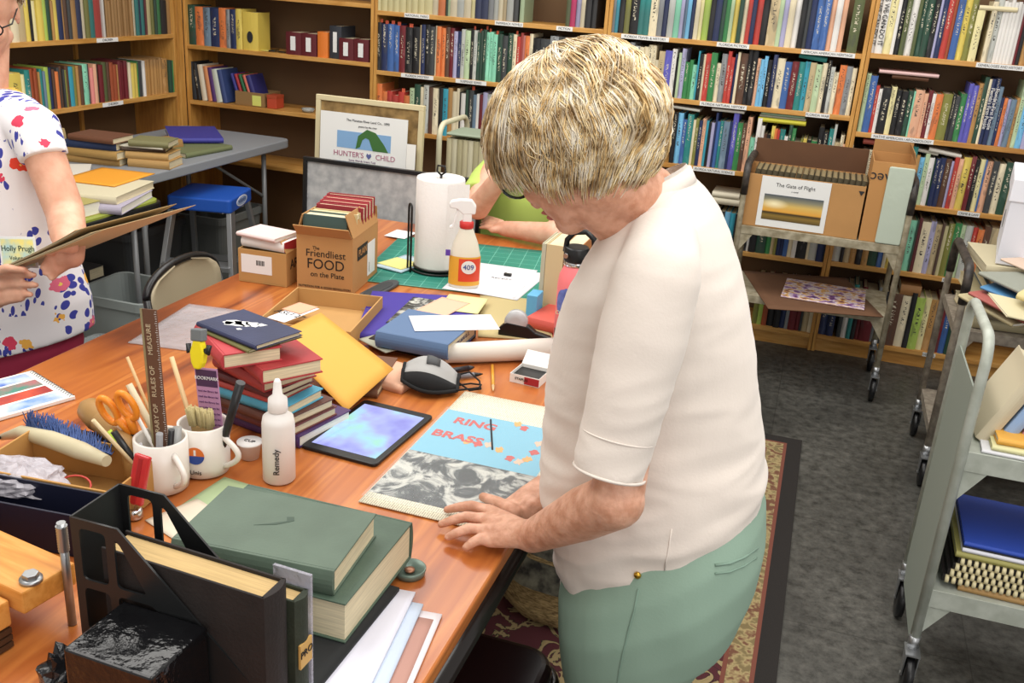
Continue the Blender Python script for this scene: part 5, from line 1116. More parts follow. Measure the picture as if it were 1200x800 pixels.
# whisk brush
t = thing('bench_brush', 'bench brush with a cream handle and blue bristles lying over the cardboard tray', 'brush', (0, 0, 0))
hp = [PY(2, 512, 1.26), PY(25, 506, 1.25), PY(60, 515, 1.24), PY(95, 528, 1.22), PY(125, 540, 1.2)]
MB().tube(hp, [.006, .012, .016, .016, .01], n=16).build('handle', mat('cream_wood', 'cabf9e', .45, var=.15), t)
MB().tube([hp[0] + Vector((.004, -.006, .003)), hp[0] + Vector((.004, -.014, .004))], .003, n=8).build('hang_hole', M['black'], t)
bb = MB()
for k in range(420):
    u = random.random(); p = (hp[1].lerp(hp[4], u)) + Vector((0, .012, .006)); q = PY(30 + 98 * u, 484 + 38 * u ** 1.5, 1.268) + Vector((random.uniform(-.008, .008), random.uniform(-.012, .012), random.uniform(-.014, .006))) ; bb.tube([p, q], [.0014, .0009], n=3, cap=False)
o = bb.build('bristles', mat('blue_bristle', '3f5890', .6), t); o['kind'] = 'stuff'
# spiral calendar
cal = mat('colour_photo_strip_sky', '5f8fd0', .4, vscale=14, col2='e0e6ee'); cr = mat('colour_photo_strip_red', 'd8593a', .4, vscale=12, col2='8d3038'); cm = mat('colour_photo_strip_blossom', 'b86a70', .4, vscale=26, col2='4a8a7a'); cb = mat('colour_photo_strip_blue', '3a66c0', .4, vscale=16, col2='cfe0f0')
A9, an9, L9, W9 = frame((38, 432), (88, 462), (-60, 500), .762)
t = thing('spiral_calendar', 'spiral bound calendar with colourful landscape photos at the left table edge', 'calendar', (A9.x, A9.y, .7508), an9)
MB().box(0, L9, 0, W9, 0, .008).build('pages', M['white'], t, .001)
for k, m_ in enumerate((cb, cm, cr, cal)): 
    f0 = .04 + k * .24
    MB().box(L9 * (1 - f0 - .2), L9 * (1 - f0), .02, W9 - .01, .008, .0084).build('photo_strip', m_, t)
for k in range(int(L9 / .009)): pass
sp = MB()
for k in range(int(L9 / .009)):
    sp.tube([(.004 + k * .009, .006 + .006 * math.cos(a), .005 + .006 * math.sin(a)) for a in [2 * PI * q / 8 for q in range(8)]], .0008, n=4, closed=True)
sp.build('spiral_binding', M['black'], t)
# cardboard tray with bubble film, navy box
tr = carton('open brown cardboard tray filled with crumpled plastic at the left front', (-1.25, 1.095, .7508), .1, .262, .15, .075, mat('cardboard_tray', 'b98a4c', .85, var=.1), None, [])
t = wbook('dark brown board lying behind the cardboard tray', -1.24, 1.285, .7508, .08, .22, .025, .055, '4a332a', 'pages', name='board', cat='board')
nb = carton('dark navy box in front of the cardboard tray', (-1.25, 1.015, .7508), .1, .27, .075, .075, mat('navy_card', '15182e', .5), None, [])
def blob(name, label, cat, c, sx, sy, sz, m, seed=0, amp=.3, n=24, kind=None, lo=-.2, parent=None):
    mb = MB(); rs = []
    for j in range(n // 2 + 1):
        ph = PI * j / (n // 2) - PI / 2; row_ = []
        for i in range(n):
            a = 2 * PI * i / n; d = Vector((math.cos(ph) * math.cos(a), math.cos(ph) * math.sin(a), math.sin(ph)))
            k = 1 + amp * noise.noise(d * 2.3 + Vector((seed, 0, 0))) + amp * .5 * noise.noise(d * 6 + Vector((seed, 3, 0)))
            row_.append((d.x * sx * k, d.y * sy * k, max(lo * sz, d.z * sz * k)))
        rs.append(row_)
    o = mb.rings(rs, cap=False, smooth=amp < .2).build(name, m, parent); o.location = c
    if label: tag(o, label, cat)
    return o
blob('crumpled_plastic', 'crumpled translucent plastic wrapping spilling over the cardboard tray', 'plastic wrap', (-1.185, 1.13, .80), .085, .05, .03, mat('crumpled_translucent_film', 'cfcbd4', .2, bump=.8, bscale=30, alpha=.6), 3, .32, 40)
o = MB().tube([(.03 * math.cos(a / 16 * 2 * PI), .02 * math.sin(a / 16 * 2 * PI), 0) for a in range(16)], .0018, closed=True, n=6).build('rubber_band', mat('red_rubber', 'c0443a', .5), None, M4=T(-1.09, 1.15, .80) @ RX(.5)); tag(o, 'red rubber band inside the cardboard tray beside the plastic', 'rubber band')
# wooden press boards with bolts
prs = wood('press_board_wood', 'b3702c', 'd08c3e', 'dc9c50', 'X', 4, .4)
t = thing('book_press', 'wooden book press board with steel bolts at the lower left corner', 'press', (-1.36, .97, .7508), math.radians(-9))
MB().box(0, .47, -.055, .03, .055, .09).build('upper_board', prs, t, .003)
MB().box(0, .45, -.3, -.06, .035, .075).build('lower_board', prs, t, .003)
for k in range(3): MB().box(.02, .45, -.30 - .0, -.062, .002 + .011 * k, .010 + .011 * k).build('layer_board', mat('dark_layer_wood', ['4a2f1c', '7a5228', '5d3a20'][k], .6), t)
for bx_, by_ in ((.462, .012),):
    MB().tube([(bx_ + .012, by_, 0), (bx_ + .012, by_, .165)], .006, n=16).build('bolt', M['steel'], t)
    for k in range(12): pass
    MB().lathe([(.006, .12), (.0075, .121)] + [(.0066 + .0012 * (k % 2), .122 + k * .002) for k in range(20)], ax=(bx_ + .012, by_), n=14).build('bolt_thread', M['steel'], t)
MB().lathe([(.007, .09), (.015, .09), (.015, .095), (.007, .095)], ax=(.457, -.03), n=24).build('washer', M['steel'], t)
MB().prism([(.011 * math.cos(PI / 3 * k), .011 * math.sin(PI / 3 * k)) for k in range(6)], .095, .103, 0, T(.457, -.03, 0)).build('nut', M['steel'], t, .001)
# magazine file with windows
hold = mat('black_moulded_plastic', '1a1b1c', .4)
t = thing('magazine_file', 'black plastic magazine file with cut out side windows in the front left', 'file holder', (-.787, .818, .7508))
FW, FL, FH = .088, .25, .25
def side(y0):
    out = [(0, 0), (FL, 0), (FL, .075), (.068, FH), (0, FH)]
    bm = bmesh.new(); th = .003
    cu = bpy.data.curves.new('side_panel', 'CURVE'); cu.dimensions = '2D'; cu.fill_mode = 'BOTH'; cu.extrude = th / 2
    def spl(pts):
        s = cu.splines.new('POLY'); s.points.add(len(pts) - 1)
        for q, p in zip(s.points, pts): q.co = (p[0], p[1], 0, 1)
        s.use_cyclic_u = True
    def rnd(pts, r=.008):
        o = []
        n = len(pts)
        for i in range(n):
            p, a, b = Vector(pts[i]), Vector(pts[i - 1]), Vector(pts[(i + 1) % n]); u = (a - p).normalized() * r; v = (b - p).normalized() * r
            for k in range(5): w = k / 4; o.append(tuple((p + u) * (1 - w) ** 2 + 2 * w * (1 - w) * p + (p + v) * w ** 2))
        return o
    spl(out)
    for h in ([(.012, .165), (.05, .165), (.05, .238), (.012, .238)], [(.062, .165), (.105, .165), (.068, .232), (.062, .232)], [(.012, .09), (.05, .09), (.05, .153), (.012, .153)], [(.062, .09), (.11, .09), (.15, .098), (.113, .153), (.062, .153)], [(.012, .02), (.05, .02), (.05, .078), (.012, .078)], [(.062, .02), (.12, .02), (.12, .078), (.062, .078)], [(.132, .02), (.19, .02), (.19, .062), (.17, .078), (.132, .078)]): spl(rnd(h))
    o = bpy.data.objects.new('side_panel', cu); COL.objects.link(o); dg = bpy.context.evaluated_depsgraph_get(); me = bpy.data.meshes.new_from_object(o.evaluated_get(dg)); bpy.data.objects.remove(o)
    me.materials.clear(); me.materials.append(hold); o = bpy.data.objects.new('side_panel', me); COL.objects.link(o); o.parent = t; o.matrix_local = T(0, y0, 0) @ RX(PI / 2); return o
side(0); side(FW)
MB().box(-.0015, .0015, 0, FW, 0, FH).build('back_panel', hold, t, .0005); MB().box(0, FL, 0, FW, 0, .003).build('base_panel', hold, t); MB().box(FL - .0015, FL + .0015, 0, FW, 0, .075).build('front_lip', hold, t)
# books standing in the file
def standing(label, x, y, z, rz, d, w, h, col, m=None, spine='x', pg='pages'):
    """long side along x, spine at the far +x end"""
    t = thing('book', label, 'book', (x, y, z), rz); c = m or mat('cloth_' + col, col, .75, var=.3, vscale=30, bump=.15, bscale=200); bt = .0035
    MB().box(0, d, 0, bt, 0, h).box(0, d, w - bt, w, 0, h).build('cover', c, t, .001)
    MB().prism([(d, 0)] + [(d + .006 * math.sin(PI * k / 8), w * k / 8) for k in range(1, 8)] + [(d, w), (d - .004, w - .001), (d - .004, .001)], 0, h).build('spine', c, t)
    MB().box(.004, d - .004, bt, w - bt, .004, h - .005).build('pages', mat('yellowed_pages', 'c4a672', .85, var=.2, vscale=14, stretch=(1, 30, 1)), t); return t
sb = standing('large worn black old book standing in the black magazine file', -.755, .828, .755, math.radians(-3), .235, .045, .205, '231c1a')
t2 = standing('small dark green old book with a tan spine label beside the worn black book', -.56, .868, .755, math.radians(-3), .05, .03, .17, '2e3528')
MB().box(.0535, .0568, .002, .028, .07, .105).build('spine_label', mat('tan_label', 'c29a56', .6), t2)
text('label_text', 'PRO', PR, t2, T(.0575, .015, .09) @ RZ(PI / 2) @ RX(PI / 2), .014)
MB().box(-.0, .054, .03, .0345, 0, .19).build('plastic_wrap', mat('crinkled_clear_wrap', 'c9c6d4', .1, bump=.8, bscale=50, alpha=.4), t2)
# glossy black box
t = thing('glossy_black_box', 'glossy black plastic wrapped box in front of the magazine file', 'box', (-.722, .718, .7508), math.radians(-2))
gl = mat('gloss_black_wrap', '0e0e10', .12, bump=.25, bscale=45)
MB().box(0, .122, 0, .1, 0, .149).build('body', gl, t, .003)
o = blob('crumpled_plastic', 'crumpled black and white printed plastic bag left of the glossy black box', 'plastic bag', (-.775, .775, .79), .035, .03, .045, mat('black_bag_plastic', '18181a', .15, bump=.6, bscale=40), 8, .5, 24, lo=-.9)
text('print', 'PR', M['label'], o, T(-.0, -.034, -.01) @ RX(PI / 2) @ RZ(1.2), .03)
# big green books
lo_ = lbook('thick faded green book with big page block under the smaller green book', (292, 566), (484, 611), (405, 708), .772, .065, mat('worn_green_a', '4e6152', .55, var=.15, vscale=20, bump=.05, bscale=200))
up_ = lbook('faded green book with gilt spine letters on top of the thick green book', (200, 631), (391, 670), (439, 601), .8375, .04, mat('worn_green_b', '5a6b5c', .55, var=.15, vscale=16, bump=.05, bscale=200))
text('spine_text', '293', mat('gilt', 'b59a4a', .3, metal=.8), up_, T(.06, -.0065, .02) @ RX(PI / 2), .03)
MB().prism([(0, 0), (.03, .012), (.05, .03), (.045, .04), (.035, .036), (.04, .026), (.02, .012)], 0, .0003, 0, T(.09, .07, .0402)).build('cover_emblem', mat('dark_green_stamp', '3f5044', .6), up_)
# papers under the big green books
z = .7508
mk('white photo print with red fabric picture at the bottom right of the paper stack', (455, 870), (518, 722), (440, 700), z, 'e4dce0', th=.004); z += .0045
mk('red and brown photo print beside the green books', (448, 868), (508, 726), (440, 706), z, 'b58a7e', th=.0006); z += .001
mk('pale blue printed sheet in the paper stack', (430, 860), (496, 710), (430, 696), z, 'c3d0e2', th=.004); z += .0045
mk('white sheet with faint pattern under the black folder', (410, 855), (487, 696), (420, 684), z, 'dcdce8', th=.004); z += .0045
mk('black folder lying directly beneath the green books', (340, 850), (468, 692), (330, 660), z, '1a1c1d', 'paper_folder', 'folder', .006); z += .0065
# ring gauge
c = P(480, 672, .751)
t = thing('ring_dish', 'small round dark green metal dish at the corner of the thick green book', 'dish', (c.x, c.y, .7508))
MB().lathe([(.018, 0), (.024, .001), (.026, .012), (.024, .013), (.021, .006), (.008, .005), (.008, .004)], n=32).build('dish', mat('grey_green_metal', '6d7f74', .35, metal=.3), t); MB().lathe([(.004, .004), (.008, .006), (.008, .009), (.003, .009)], n=20).build('hub', mat('copper', 'a3745a', .4, metal=.6), t)
# loose papers around mugs
mk('pale green paper under the edge of the green book by the mug', (200, 600), (262, 620), (300, 570), .7506, 'a9bd92')
mk('cream card leaning between the tool mug and the green books', (170, 610), (215, 640), (240, 590), .7512, 'dcd0bc', th=.0015)
o = MB().lathe([(.012, 0), (.014, .002), (.014, .014), (.011, .018), (.006, .019), (.006, .012)], n=24).build('chrome_ring', M['chrome'], None, M4=T(*PY(158, 606, 1.0)) @ RX(.5)); tag(o, 'chrome metal ring cap behind the magazine file', 'cap'); o.matrix_world = T(*P(158, 606, .752))
# ------------------------------------------------------------------ framed pictures behind the table
def framed(label, x0, x1, y, z1, fw, fm, inner, lean=.0, rz=0, z0=0, name='picture_frame', cat='picture frame'):
    t = thing(name, label, cat, ((x0 + x1) / 2, y, z0), rz); t.rotation_euler = (lean, 0, rz); w = (x1 - x0) / 2; h = z1 - z0
    mb = MB(); mb.box(-w, w, -.012, .012, 0, fw); mb.box(-w, w, -.012, .012, h - fw, h); mb.box(-w, -w + fw, -.012, .012, fw, h - fw); mb.box(w - fw, w, -.012, .012, fw, h - fw); mb.build('frame', fm, t, .002)
    MB().box(-w + fw, w - fw, -.002, .004, fw, h - fw).build('picture', inner, t); return t, w, h
krf = mat('antique_brown_map', 'b3925c', .7, vscale=14, col2='6b5430')
t, w, h = framed('cream framed antique brown print standing behind the table', -2.07, -1.575, 3.7, 1.115, .022, mat('cream_frame', 'cfc29c', .5), krf, -.06, math.radians(0))
mp_ = mat('grey_antique_map', 'bcbcbb', .5, vscale=26, col2='9c9d9f')
framed('black framed grey antique map leaning behind the cartons', -1.93, -1.18, 3.36, .92, .016, blkm, mp_, -.05)
sh = thing('event_poster', 'white poster with a green leaf and the words HUNTER\'S CHILD in the cream frame', 'poster', (-2.03, 3.682, .3), 0); sh.rotation_euler = (-.06, 0, 0)
pw = .40
MB().box(0, pw, -.004, -.001, 0, .755).build('sheet', M['label'], sh)
MB().box(pw * .2, pw * .82, -.0048, -.004, .612, .682).build('sky_panel', mat('poster_sky', '7fa6cf', .5), sh)
MB().prism([(0, 0), (.01, .055), (.05, .085), (.09, .075), (.13, .03), (.15, 0), (.08, 0), (.06, .045), (.045, .05), (.03, .04), (.02, .01)], 0, .001, 0, T(pw * .42, -.0048, .612) @ RX(PI / 2)).build('leaf', mat('poster_leaf', '3c6a34', .5), sh)
text('title_text', "HUNTER'S", mat('mauve_ink', 'a6607a', .5), sh, T(pw * .34, -.0052, .587) @ RX(PI / 2), .031); text('title_text', 'CHILD', mat('mauve_ink', 'a6607a', .5), sh, T(pw * .765, -.0052, .587) @ RX(PI / 2), .031)
MB().prism([(0, -.014), (.012, .0), (.008, .012), (0, .006), (-.008, .012), (-.012, 0)], 0, .0006, 0, T(pw * .575, -.0048, .588) @ RX(PI / 2)).build('heart_mark', mat('heart_ink', '5a6296', .5), sh)
MB().box(pw * .0, pw * 1.0, -.0048, -.004, .54, .553).build('purple_rule', mat('purple_rule', '9a6aa6', .5), sh)
text('small_text', 'The Manatee River Land Co., 1890', M['ink'], sh, T(pw * .55, -.005, .728) @ RX(PI / 2), .014); text('small_text', 'poems by the river', M['ink'], sh, T(pw * .55, -.005, .706) @ RX(PI / 2), .011); text('small_text', 'Some Words Aren\'t Told', mat('purple_ink', '6a4470', .5), sh, T(pw * .5, -.005, .563) @ RX(PI / 2), .012)
o = MB().box(0, .04, -.0005, .0005, 0, .66).build('white_sheet', M['white'], None, M4=T(-1.628, 3.676, .3) @ RX(-.06)); tag(o, 'narrow white sheet tucked at the right inside the cream frame', 'paper')
# ------------------------------------------------------------------ people
def capsule(mb, p0, r0, p1, r1, n=20):
    p0, p1 = Vector(p0), Vector(p1); ax = p1 - p0; L = ax.length
    z = ax.normalized(); x = z.orthogonal().normalized(); y = z.cross(x); rs = []
    for k in range(6): a = PI / 2 * k / 6; rs.append((r0 * math.sin(a) + 1e-4, -r0 * math.cos(a)))
    rs.append((r0, 0)); rs.append((r1, L))
    for k in range(1, 7): a = PI / 2 * k / 6; rs.append((r1 * math.cos(a) + 1e-4, L + r1 * math.sin(a)))
    mb.rings([[p0 + z * h + (x * math.cos(2 * PI * i / n) + y * math.sin(2 * PI * i / n)) * r for i in range(n)] for r, h in rs])
def ellip(mb, c, ax, n=28):
    """ax: three axis vectors incl. radius"""
    c = Vector(c); rs = []
    for j in range(n // 2 + 1):
        ph = PI * j / (n // 2) - PI / 2; q = max(1e-4, math.cos(ph))
        rs.append([c + ax[0] * q * math.cos(2 * PI * i / n) + ax[1] * q * math.sin(2 * PI * i / n) + ax[2] * math.sin(ph) for i in range(n)])
    mb.rings(rs)
def lring(L, Rr, b, n=40, p=.85, yv=Vector((0, 1, 0))):
    c = (L + Rr) / 2; a = (Rr - L) / 2; o = []
    for k in range(n):
        t = 2 * PI * k / n; cc, ss = math.cos(t), math.sin(t)
        o.append(c + a * math.copysign(abs(cc) ** p, cc) + yv * b * math.copysign(abs(ss) ** p, ss))
    return o
def organic(name, mb, m, parent, voxel=.006, smooth=5, disp=None, inv=None):
    tmp = mb.build('tmp', m); md = tmp.modifiers.new('r', 'REMESH'); md.mode = 'VOXEL'; md.voxel_size = voxel; md.use_smooth_shade = True
    if smooth: s = tmp.modifiers.new('s', 'SMOOTH'); s.factor = .5; s.iterations = smooth
    dg = bpy.context.evaluated_depsgraph_get(); me = bpy.data.meshes.new_from_object(tmp.evaluated_get(dg)); bpy.data.objects.remove(tmp)
    if disp:
        me.update(); nn = [v.normal.copy() for v in me.vertices]
        for v, n in zip(me.vertices, nn): v.co += n * disp(v.co)
    if inv is not None: me.transform(inv)
    me.materials.clear(); me.materials.append(m); o = bpy.data.objects.new(name, me); COL.objects.link(o); o.parent = parent
    me.polygons.foreach_set('use_smooth', [True] * len(me.polygons)); return o
skinA = mat('sun_tanned_skin', 'dcaa90', .5, vscale=45, col2='c08a6e', bump=.22, bscale=110, sss=.12)
skinB = mat('fair_skin', 'e0ae94', .5, vscale=30, col2='d39c82', bump=.05, bscale=120, sss=.12)
def hand(mb, wrist, knuckles, tips, thumb, r=.0085, lift=.012, palm=.019, wr=.024):
    wrist = Vector(wrist); kc = sum((Vector(k) for k in knuckles), Vector()) / len(knuckles)
    capsule(mb, wrist, wr, wrist.lerp(kc, .45), palm * 1.15)
    for k in knuckles:
        k = Vector(k); capsule(mb, wrist.lerp(k, .25), palm, k, palm * .66)
    for k, t in zip(knuckles, tips):
        k, t = Vector(k), Vector(t); m1 = k.lerp(t, .42) + Vector((0, 0, lift)); m2 = k.lerp(t, .75) + Vector((0, 0, lift * .55))
        capsule(mb, k, r * 1.18, m1, r * 1.05, 12); capsule(mb, m1, r * 1.05, m2, r * .95, 12); capsule(mb, m2, r * .95, t, r * .78, 12)
    tb, tm, tt = [Vector(q) for q in thumb]; capsule(mb, tb, r * 1.7, tm, r * 1.2, 12); capsule(mb, tm, r * 1.2, tt, r * .95, 12)
def headaxes(pitch, yaw):
    """faces -x turned by yaw towards +y, pitched down"""
    cp, sp, cy, sy = math.cos(pitch), math.sin(pitch), math.cos(yaw), math.sin(yaw)
    F = Vector((-cp * cy, cp * sy, -sp)); U = Vector((-sp * cy, sp * sy, cp)); S = F.cross(U); return F, S, U
def head(mb, C, F, S, U, s=1.):
    ellip(mb, C + U * .03 * s - F * .012 * s, (F * .098 * s, S * .078 * s, U * .092 * s))
    ellip(mb, C - U * .03 * s + F * .028 * s, (F * .066 * s, S * .06 * s, U * .082 * s))
    ellip(mb, C - U * .088 * s + F * .062 * s, (F * .026 * s, S * .028 * s, U * .022 * s))          # chin
    for q in (-1, 1):
        ellip(mb, C - U * .03 * s + F * .066 * s + S * q * .034 * s, (F * .024 * s, S * .024 * s, U * .024 * s))   # cheek
        ellip(mb, C - U * .005 * s - F * .008 * s + S * q * .08 * s, (F * .02 * s, S * .007 * s, U * .032 * s))     # ear
        capsule(mb, C - U * .07 * s - F * .01 * s + S * q * .046 * s, .018 * s, C - U * .088 * s + F * .05 * s + S * q * .018 * s, .018 * s)  # jaw
        ellip(mb, C + U * .022 * s + F * .085 * s + S * q * .03 * s, (F * .012 * s, S * .024 * s, U * .008 * s))    # brow
    capsule(mb, C + U * .01 * s + F * .088 * s, .008 * s, C - U * .028 * s + F * .112 * s, .012 * s)        # nose
    for q in (-1, 1): ellip(mb, C - U * .03 * s + F * .102 * s + S * q * .011 * s, (F * .01 * s, S * .008 * s, U * .008 * s))
    ellip(mb, C - U * .056 * s + F * .088 * s, (F * .01 * s, S * .022 * s, U * .006 * s)); ellip(mb, C - U * .066 * s + F * .086 * s, (F * .01 * s, S * .018 * s, U * .006 * s))
def face_parts(par, C, F, S, U, s=1.):
    w = mat('eye_white', 'e8e4de', .2); ir = mat('iris_blue_grey', '4a6070', .2); lp = mat('lip_skin', 'b86a60', .45)
    for q in (-1, 1):
        a = MB(); ellip(a, C + U * .006 * s + F * .083 * s + S * q * .03 * s, (F * .011 * s, S * .012 * s, U * .008 * s), 14); a.build('eye', w, par)
        a = MB(); ellip(a, C + U * .005 * s + F * .0925 * s + S * q * .03 * s, (F * .003 * s, S * .005 * s, U * .005 * s), 10); a.build('iris', ir, par)
    a = MB(); ellip(a, C - U * .0565 * s + F * .0935 * s, (F * .006 * s, S * .022 * s, U * .005 * s), 14); a.build('lip', lp, par)
    a = MB(); ellip(a, C - U * .0665 * s + F * .091 * s, (F * .006 * s, S * .018 * s, U * .006 * s), 14); a.build('lip', lp, par)
def hairmat(nm, c1, c2, c3):
    m = mat(nm, c2, .42); N, L = nt(m); oi = N.new('ShaderNodeTexCoord'); n = N.new('ShaderNodeTexNoise'); n.inputs['Scale'].default_value = 38; n.inputs['Detail'].default_value = 3
    L.new(oi.outputs['Object'], n.inputs[0]); r = ramp(N, [(.36, c1), (.5, c2), (.62, c3)]); L.new(n.outputs['Fac'], r.inputs[0]); L.new(r.outputs[0], N['Principled BSDF'].inputs['Base Color']); return m
def hair(par, C, F, S, U, rf, rs_, ru, thf, mats, n=1500, seed=1, crown=(-.25, 0, .97), th=.0011, puff=1., inv=Matrix(), wave=0):
    """strands run from a crown point over the ellipsoid down to thf(azimuth)"""
    rnd = random.Random(seed); cr = (F * crown[0] + S * crown[1] + U * crown[2]).normalized(); ex = (F - cr * F.dot(cr)).normalized(); ey = cr.cross(ex)
    def pos(th_, az, k):
        d = cr * math.cos(th_) + (ex * math.cos(az) + ey * math.sin(az)) * math.sin(th_)
        f, s, u = d.dot(F), d.dot(S), d.dot(U); l = math.sqrt((f / rf) ** 2 + (s / rs_) ** 2 + (u / ru) ** 2)
        return C + d * (k / l)
    # under shell
    sh = MB(); rings = []
    for j in range(15):
        rings.append([pos(.02 + (thf(2 * PI * i / 48) - .1) * j / 14, 2 * PI * i / 48, .955 + .02 * math.sin(7 * i + j)) for i in range(48)])
    sh.rings(rings, cap=False); o = sh.build('hair_base', mats[0], par); o.data.transform(inv)
    md = o.modifiers.new('solid', 'SOLIDIFY'); md.thickness = .012; md.offset = -1
    for mi, m in enumerate(mats[1:]):
        mb = MB()
        for q in range(n // (len(mats) - 1)):
            az = rnd.uniform(0, 2 * PI); te = thf(az) * rnd.uniform(.86, 1.06); t0 = rnd.uniform(0, .55) * te; K = 9
            cl = math.floor(az * 7 + 1.5 * math.sin(az * 5) + t0 * 5 + rnd.uniform(-.25, .25)) ; tw = (.35 + .25 * wave) * math.sin(cl * 2.1) + rnd.uniform(-.12, .12) - .25 * wave; k0 = rnd.uniform(.975, 1.03) * puff + (.02 + .015 * wave) * math.sin(cl * 1.7)
            pts = [];
            for k in range(K):
                u = k / (K - 1); t = t0 + (te - t0) * u
                pts.append(pos(t, az + tw * u * u + (.06 + .07 * wave) * math.sin((6 + 1.5 * wave) * u + cl * 1.3), k0 + .03 * math.sin(PI * u) + (.06 * u ** 4 * math.sin(cl * 3.3)) + wave * .03 * math.sin(9 * u + cl * 2.7)))
            w = rnd.uniform(.7, 1.6) * th
            mb.tube(pts, [w * (.5 + .8 * math.sin(PI * (.12 + .83 * k / (K - 1)))) for k in range(K)], n=3, cap=False)
        o = mb.build('hair', m, par); o.data.transform(inv); o['kind'] = 'stuff'
# ---------------- woman in the cream shirt
YB = 1.45
org = Vector((-.16, YB, 0)); inv = T(*-org)
wp = thing('person', 'woman with short blonde grey hair in a cream shirt leaning over the magazine spread', 'person', org)
Fh, Sh, Uh = headaxes(math.radians(42), math.radians(30))
Ch = PY(671, 171, 1.36)
body = MB(); q = lambda x, y, Y: PY(x, y, Y)
head(body, Ch, Fh, Sh, Uh, .98)
capsule(body, Ch - Uh * .06 - Fh * .02, .056, q(752, 238, 1.42), .06); capsule(body, Ch - Uh * .085 + Fh * .01, .035, q(738, 262, 1.4), .05)
capsule(body, q(768, 300, 1.45), .08, q(768, 420, 1.45), .1); capsule(body, q(768, 420, 1.45), .1, q(782, 620, 1.45), .11)
# near arm
sh_, el, wr = q(770, 325, 1.30), q(722, 586, 1.2), P(624, 628, .797)
capsule(body, sh_, .03, el, .039); capsule(body, el, .041, el.lerp(wr, .35) + Vector((0, 0, .001)), .0405); capsule(body, el.lerp(wr, .35) + Vector((0, 0, .001)), .0405, wr, .0275)
zt = .764
kn = [P(572, 598, .778), P(566, 608, .779), P(567, 621, .777), P(574, 633, .773)]
tp = [P(524, 597, zt), P(517, 614, zt), P(525, 629, zt), P(546, 641, zt)]
hand(body, wr, kn, tp, (P(602, 600, .775), P(582, 588, .772), P(566, 582, .766)), r=.0094, lift=.009, palm=.0185, wr=.0275)
# far arm
sh2, el2, wr2 = q(765, 310, 1.6), q(700, 560, 1.66), P(654, 560, .80)
capsule(body, sh2, .05, el2, .042); capsule(body, el2, .042, wr2, .026)
kn2 = [P(616, 576, .785), P(622, 583, .785), P(629, 589, .783), P(636, 594, .778)]
tp2 = [P(597, 600, zt), P(603, 606, zt), P(612, 607, zt), P(622, 607, zt)]
hand(body, wr2, kn2, tp2, (P(634, 566, .785), P(612, 578, .78), P(594, 590, .768)), r=.009, lift=.008, palm=.0175)
# legs
hipn, hipf = q(790, 660, 1.37), q(790, 660, 1.55)
for hp_, Yl in ((hipn, 1.36), (hipf, 1.56)):
    kn_ = q(728, 812, Yl); kn_.z = max(kn_.z, .47); capsule(body, hp_, .085, kn_, .055); capsule(body, kn_, .053, (kn_.x + .03, Yl, .09), .038); capsule(body, (kn_.x + .03, Yl, .07), .036, (kn_.x - .1, Yl, .045), .028)
bo = organic('body', body, skinA, wp, .0042, 3, inv=inv)
fp = bpy.data.objects.new('face', None)
before = set(COL.objects); face_parts(wp, Ch, Fh, Sh, Uh, .98)
for o in set(COL.objects) - before: o.data.transform(inv)
bpy.data.objects.remove(fp)
# shirt
linen = mat('cream_linen', 'dcd1c7', .8, bump=.06, bscale=220, sheen=.2, vscale=2.2, var=.03)
s = MB()
R_ = [((664, 664), (893, 588), .175), ((652, 618), (900, 560), .18), ((641, 565), (893, 515), .172), ((640, 510), (888, 465), .16), ((643, 460), (886, 420), .155), ((650, 410), (879, 372), .158), ((660, 365), (868, 325), .168), ((672, 330), (855, 284), .176), ((690, 298), (840, 250), .165), ((708, 270), (824, 226), .13), ((726, 246), (808, 206), .085)]
s.rings([lring(PY(*a, YB), PY(*b, YB), c_) for a, b, c_ in R_])
ca, cb = q(772, 318, 1.272), q(713, 556, 1.2)
# sleeve as an open-ended tapered tube
def tubeR(mb, pts, rr, n=28, cap=True): mb.tube(pts, rr, n=n)
capsule(s, q(776, 285, 1.32), .05, ca, .058)
tubeR(s, [ca, ca.lerp(cb, .3), ca.lerp(cb, .8), cb], [.06, .062, .0545, .053])
ca2, cb2 = q(765, 310, 1.58), q(712, 520, 1.64); tubeR(s, [ca2, ca2.lerp(cb2, .5), cb2], [.062, .06, .056])
def wr_disp(c):
    a = noise.noise(Vector((c.x * 5, c.y * 3, c.z * 13 + c.x * 9))); b = noise.noise(Vector((c.x * 14 + 5, c.y * 9, c.z * 24 - c.x * 12)))
    k = .35 + 1.1 * max(0, min(1, (1.12 - c.z) / .3))
    w_ = noise.noise(Vector((c.x * 6 + c.z * 10, c.y * 5, c.z * 26 - c.x * 8)))
    return (a * .004 + b * .0015 - abs(w_) * .007 + .001) * k
organic('shirt', s, linen, wp, .0062, 5, wr_disp, inv)
# collar, cuff seam
col_ = MB(); c1 = [lring(PY(*a, YB), PY(*b, YB), w_, p=1) for a, b, w_ in (((722, 250), (813, 216), .098), ((734, 228), (806, 198), .078), ((737, 222), (803, 193), .072), ((728, 236), (812, 207), .092), ((716, 262), (822, 226), .115))]
col_.rings(c1, cap=False); o = col_.build('collar', linen, wp); o.data.transform(inv); md = o.modifiers.new('so', 'SOLIDIFY'); md.thickness = .004
d = (cb - ca).normalized(); x_ = d.orthogonal().normalized(); y_ = d.cross(x_)
for fr_, rr_, tr_ in ((.985, .0505, .0022), (.8, .0525, .0012)):
    cc = ca.lerp(cb, fr_); o = MB().tube([cc + (x_ * math.cos(2 * PI * k / 40) + y_ * math.sin(2 * PI * k / 40)) * rr_ for k in range(40)], tr_, closed=True, n=8).build('cuff_seam', linen, wp); o.data.transform(inv)
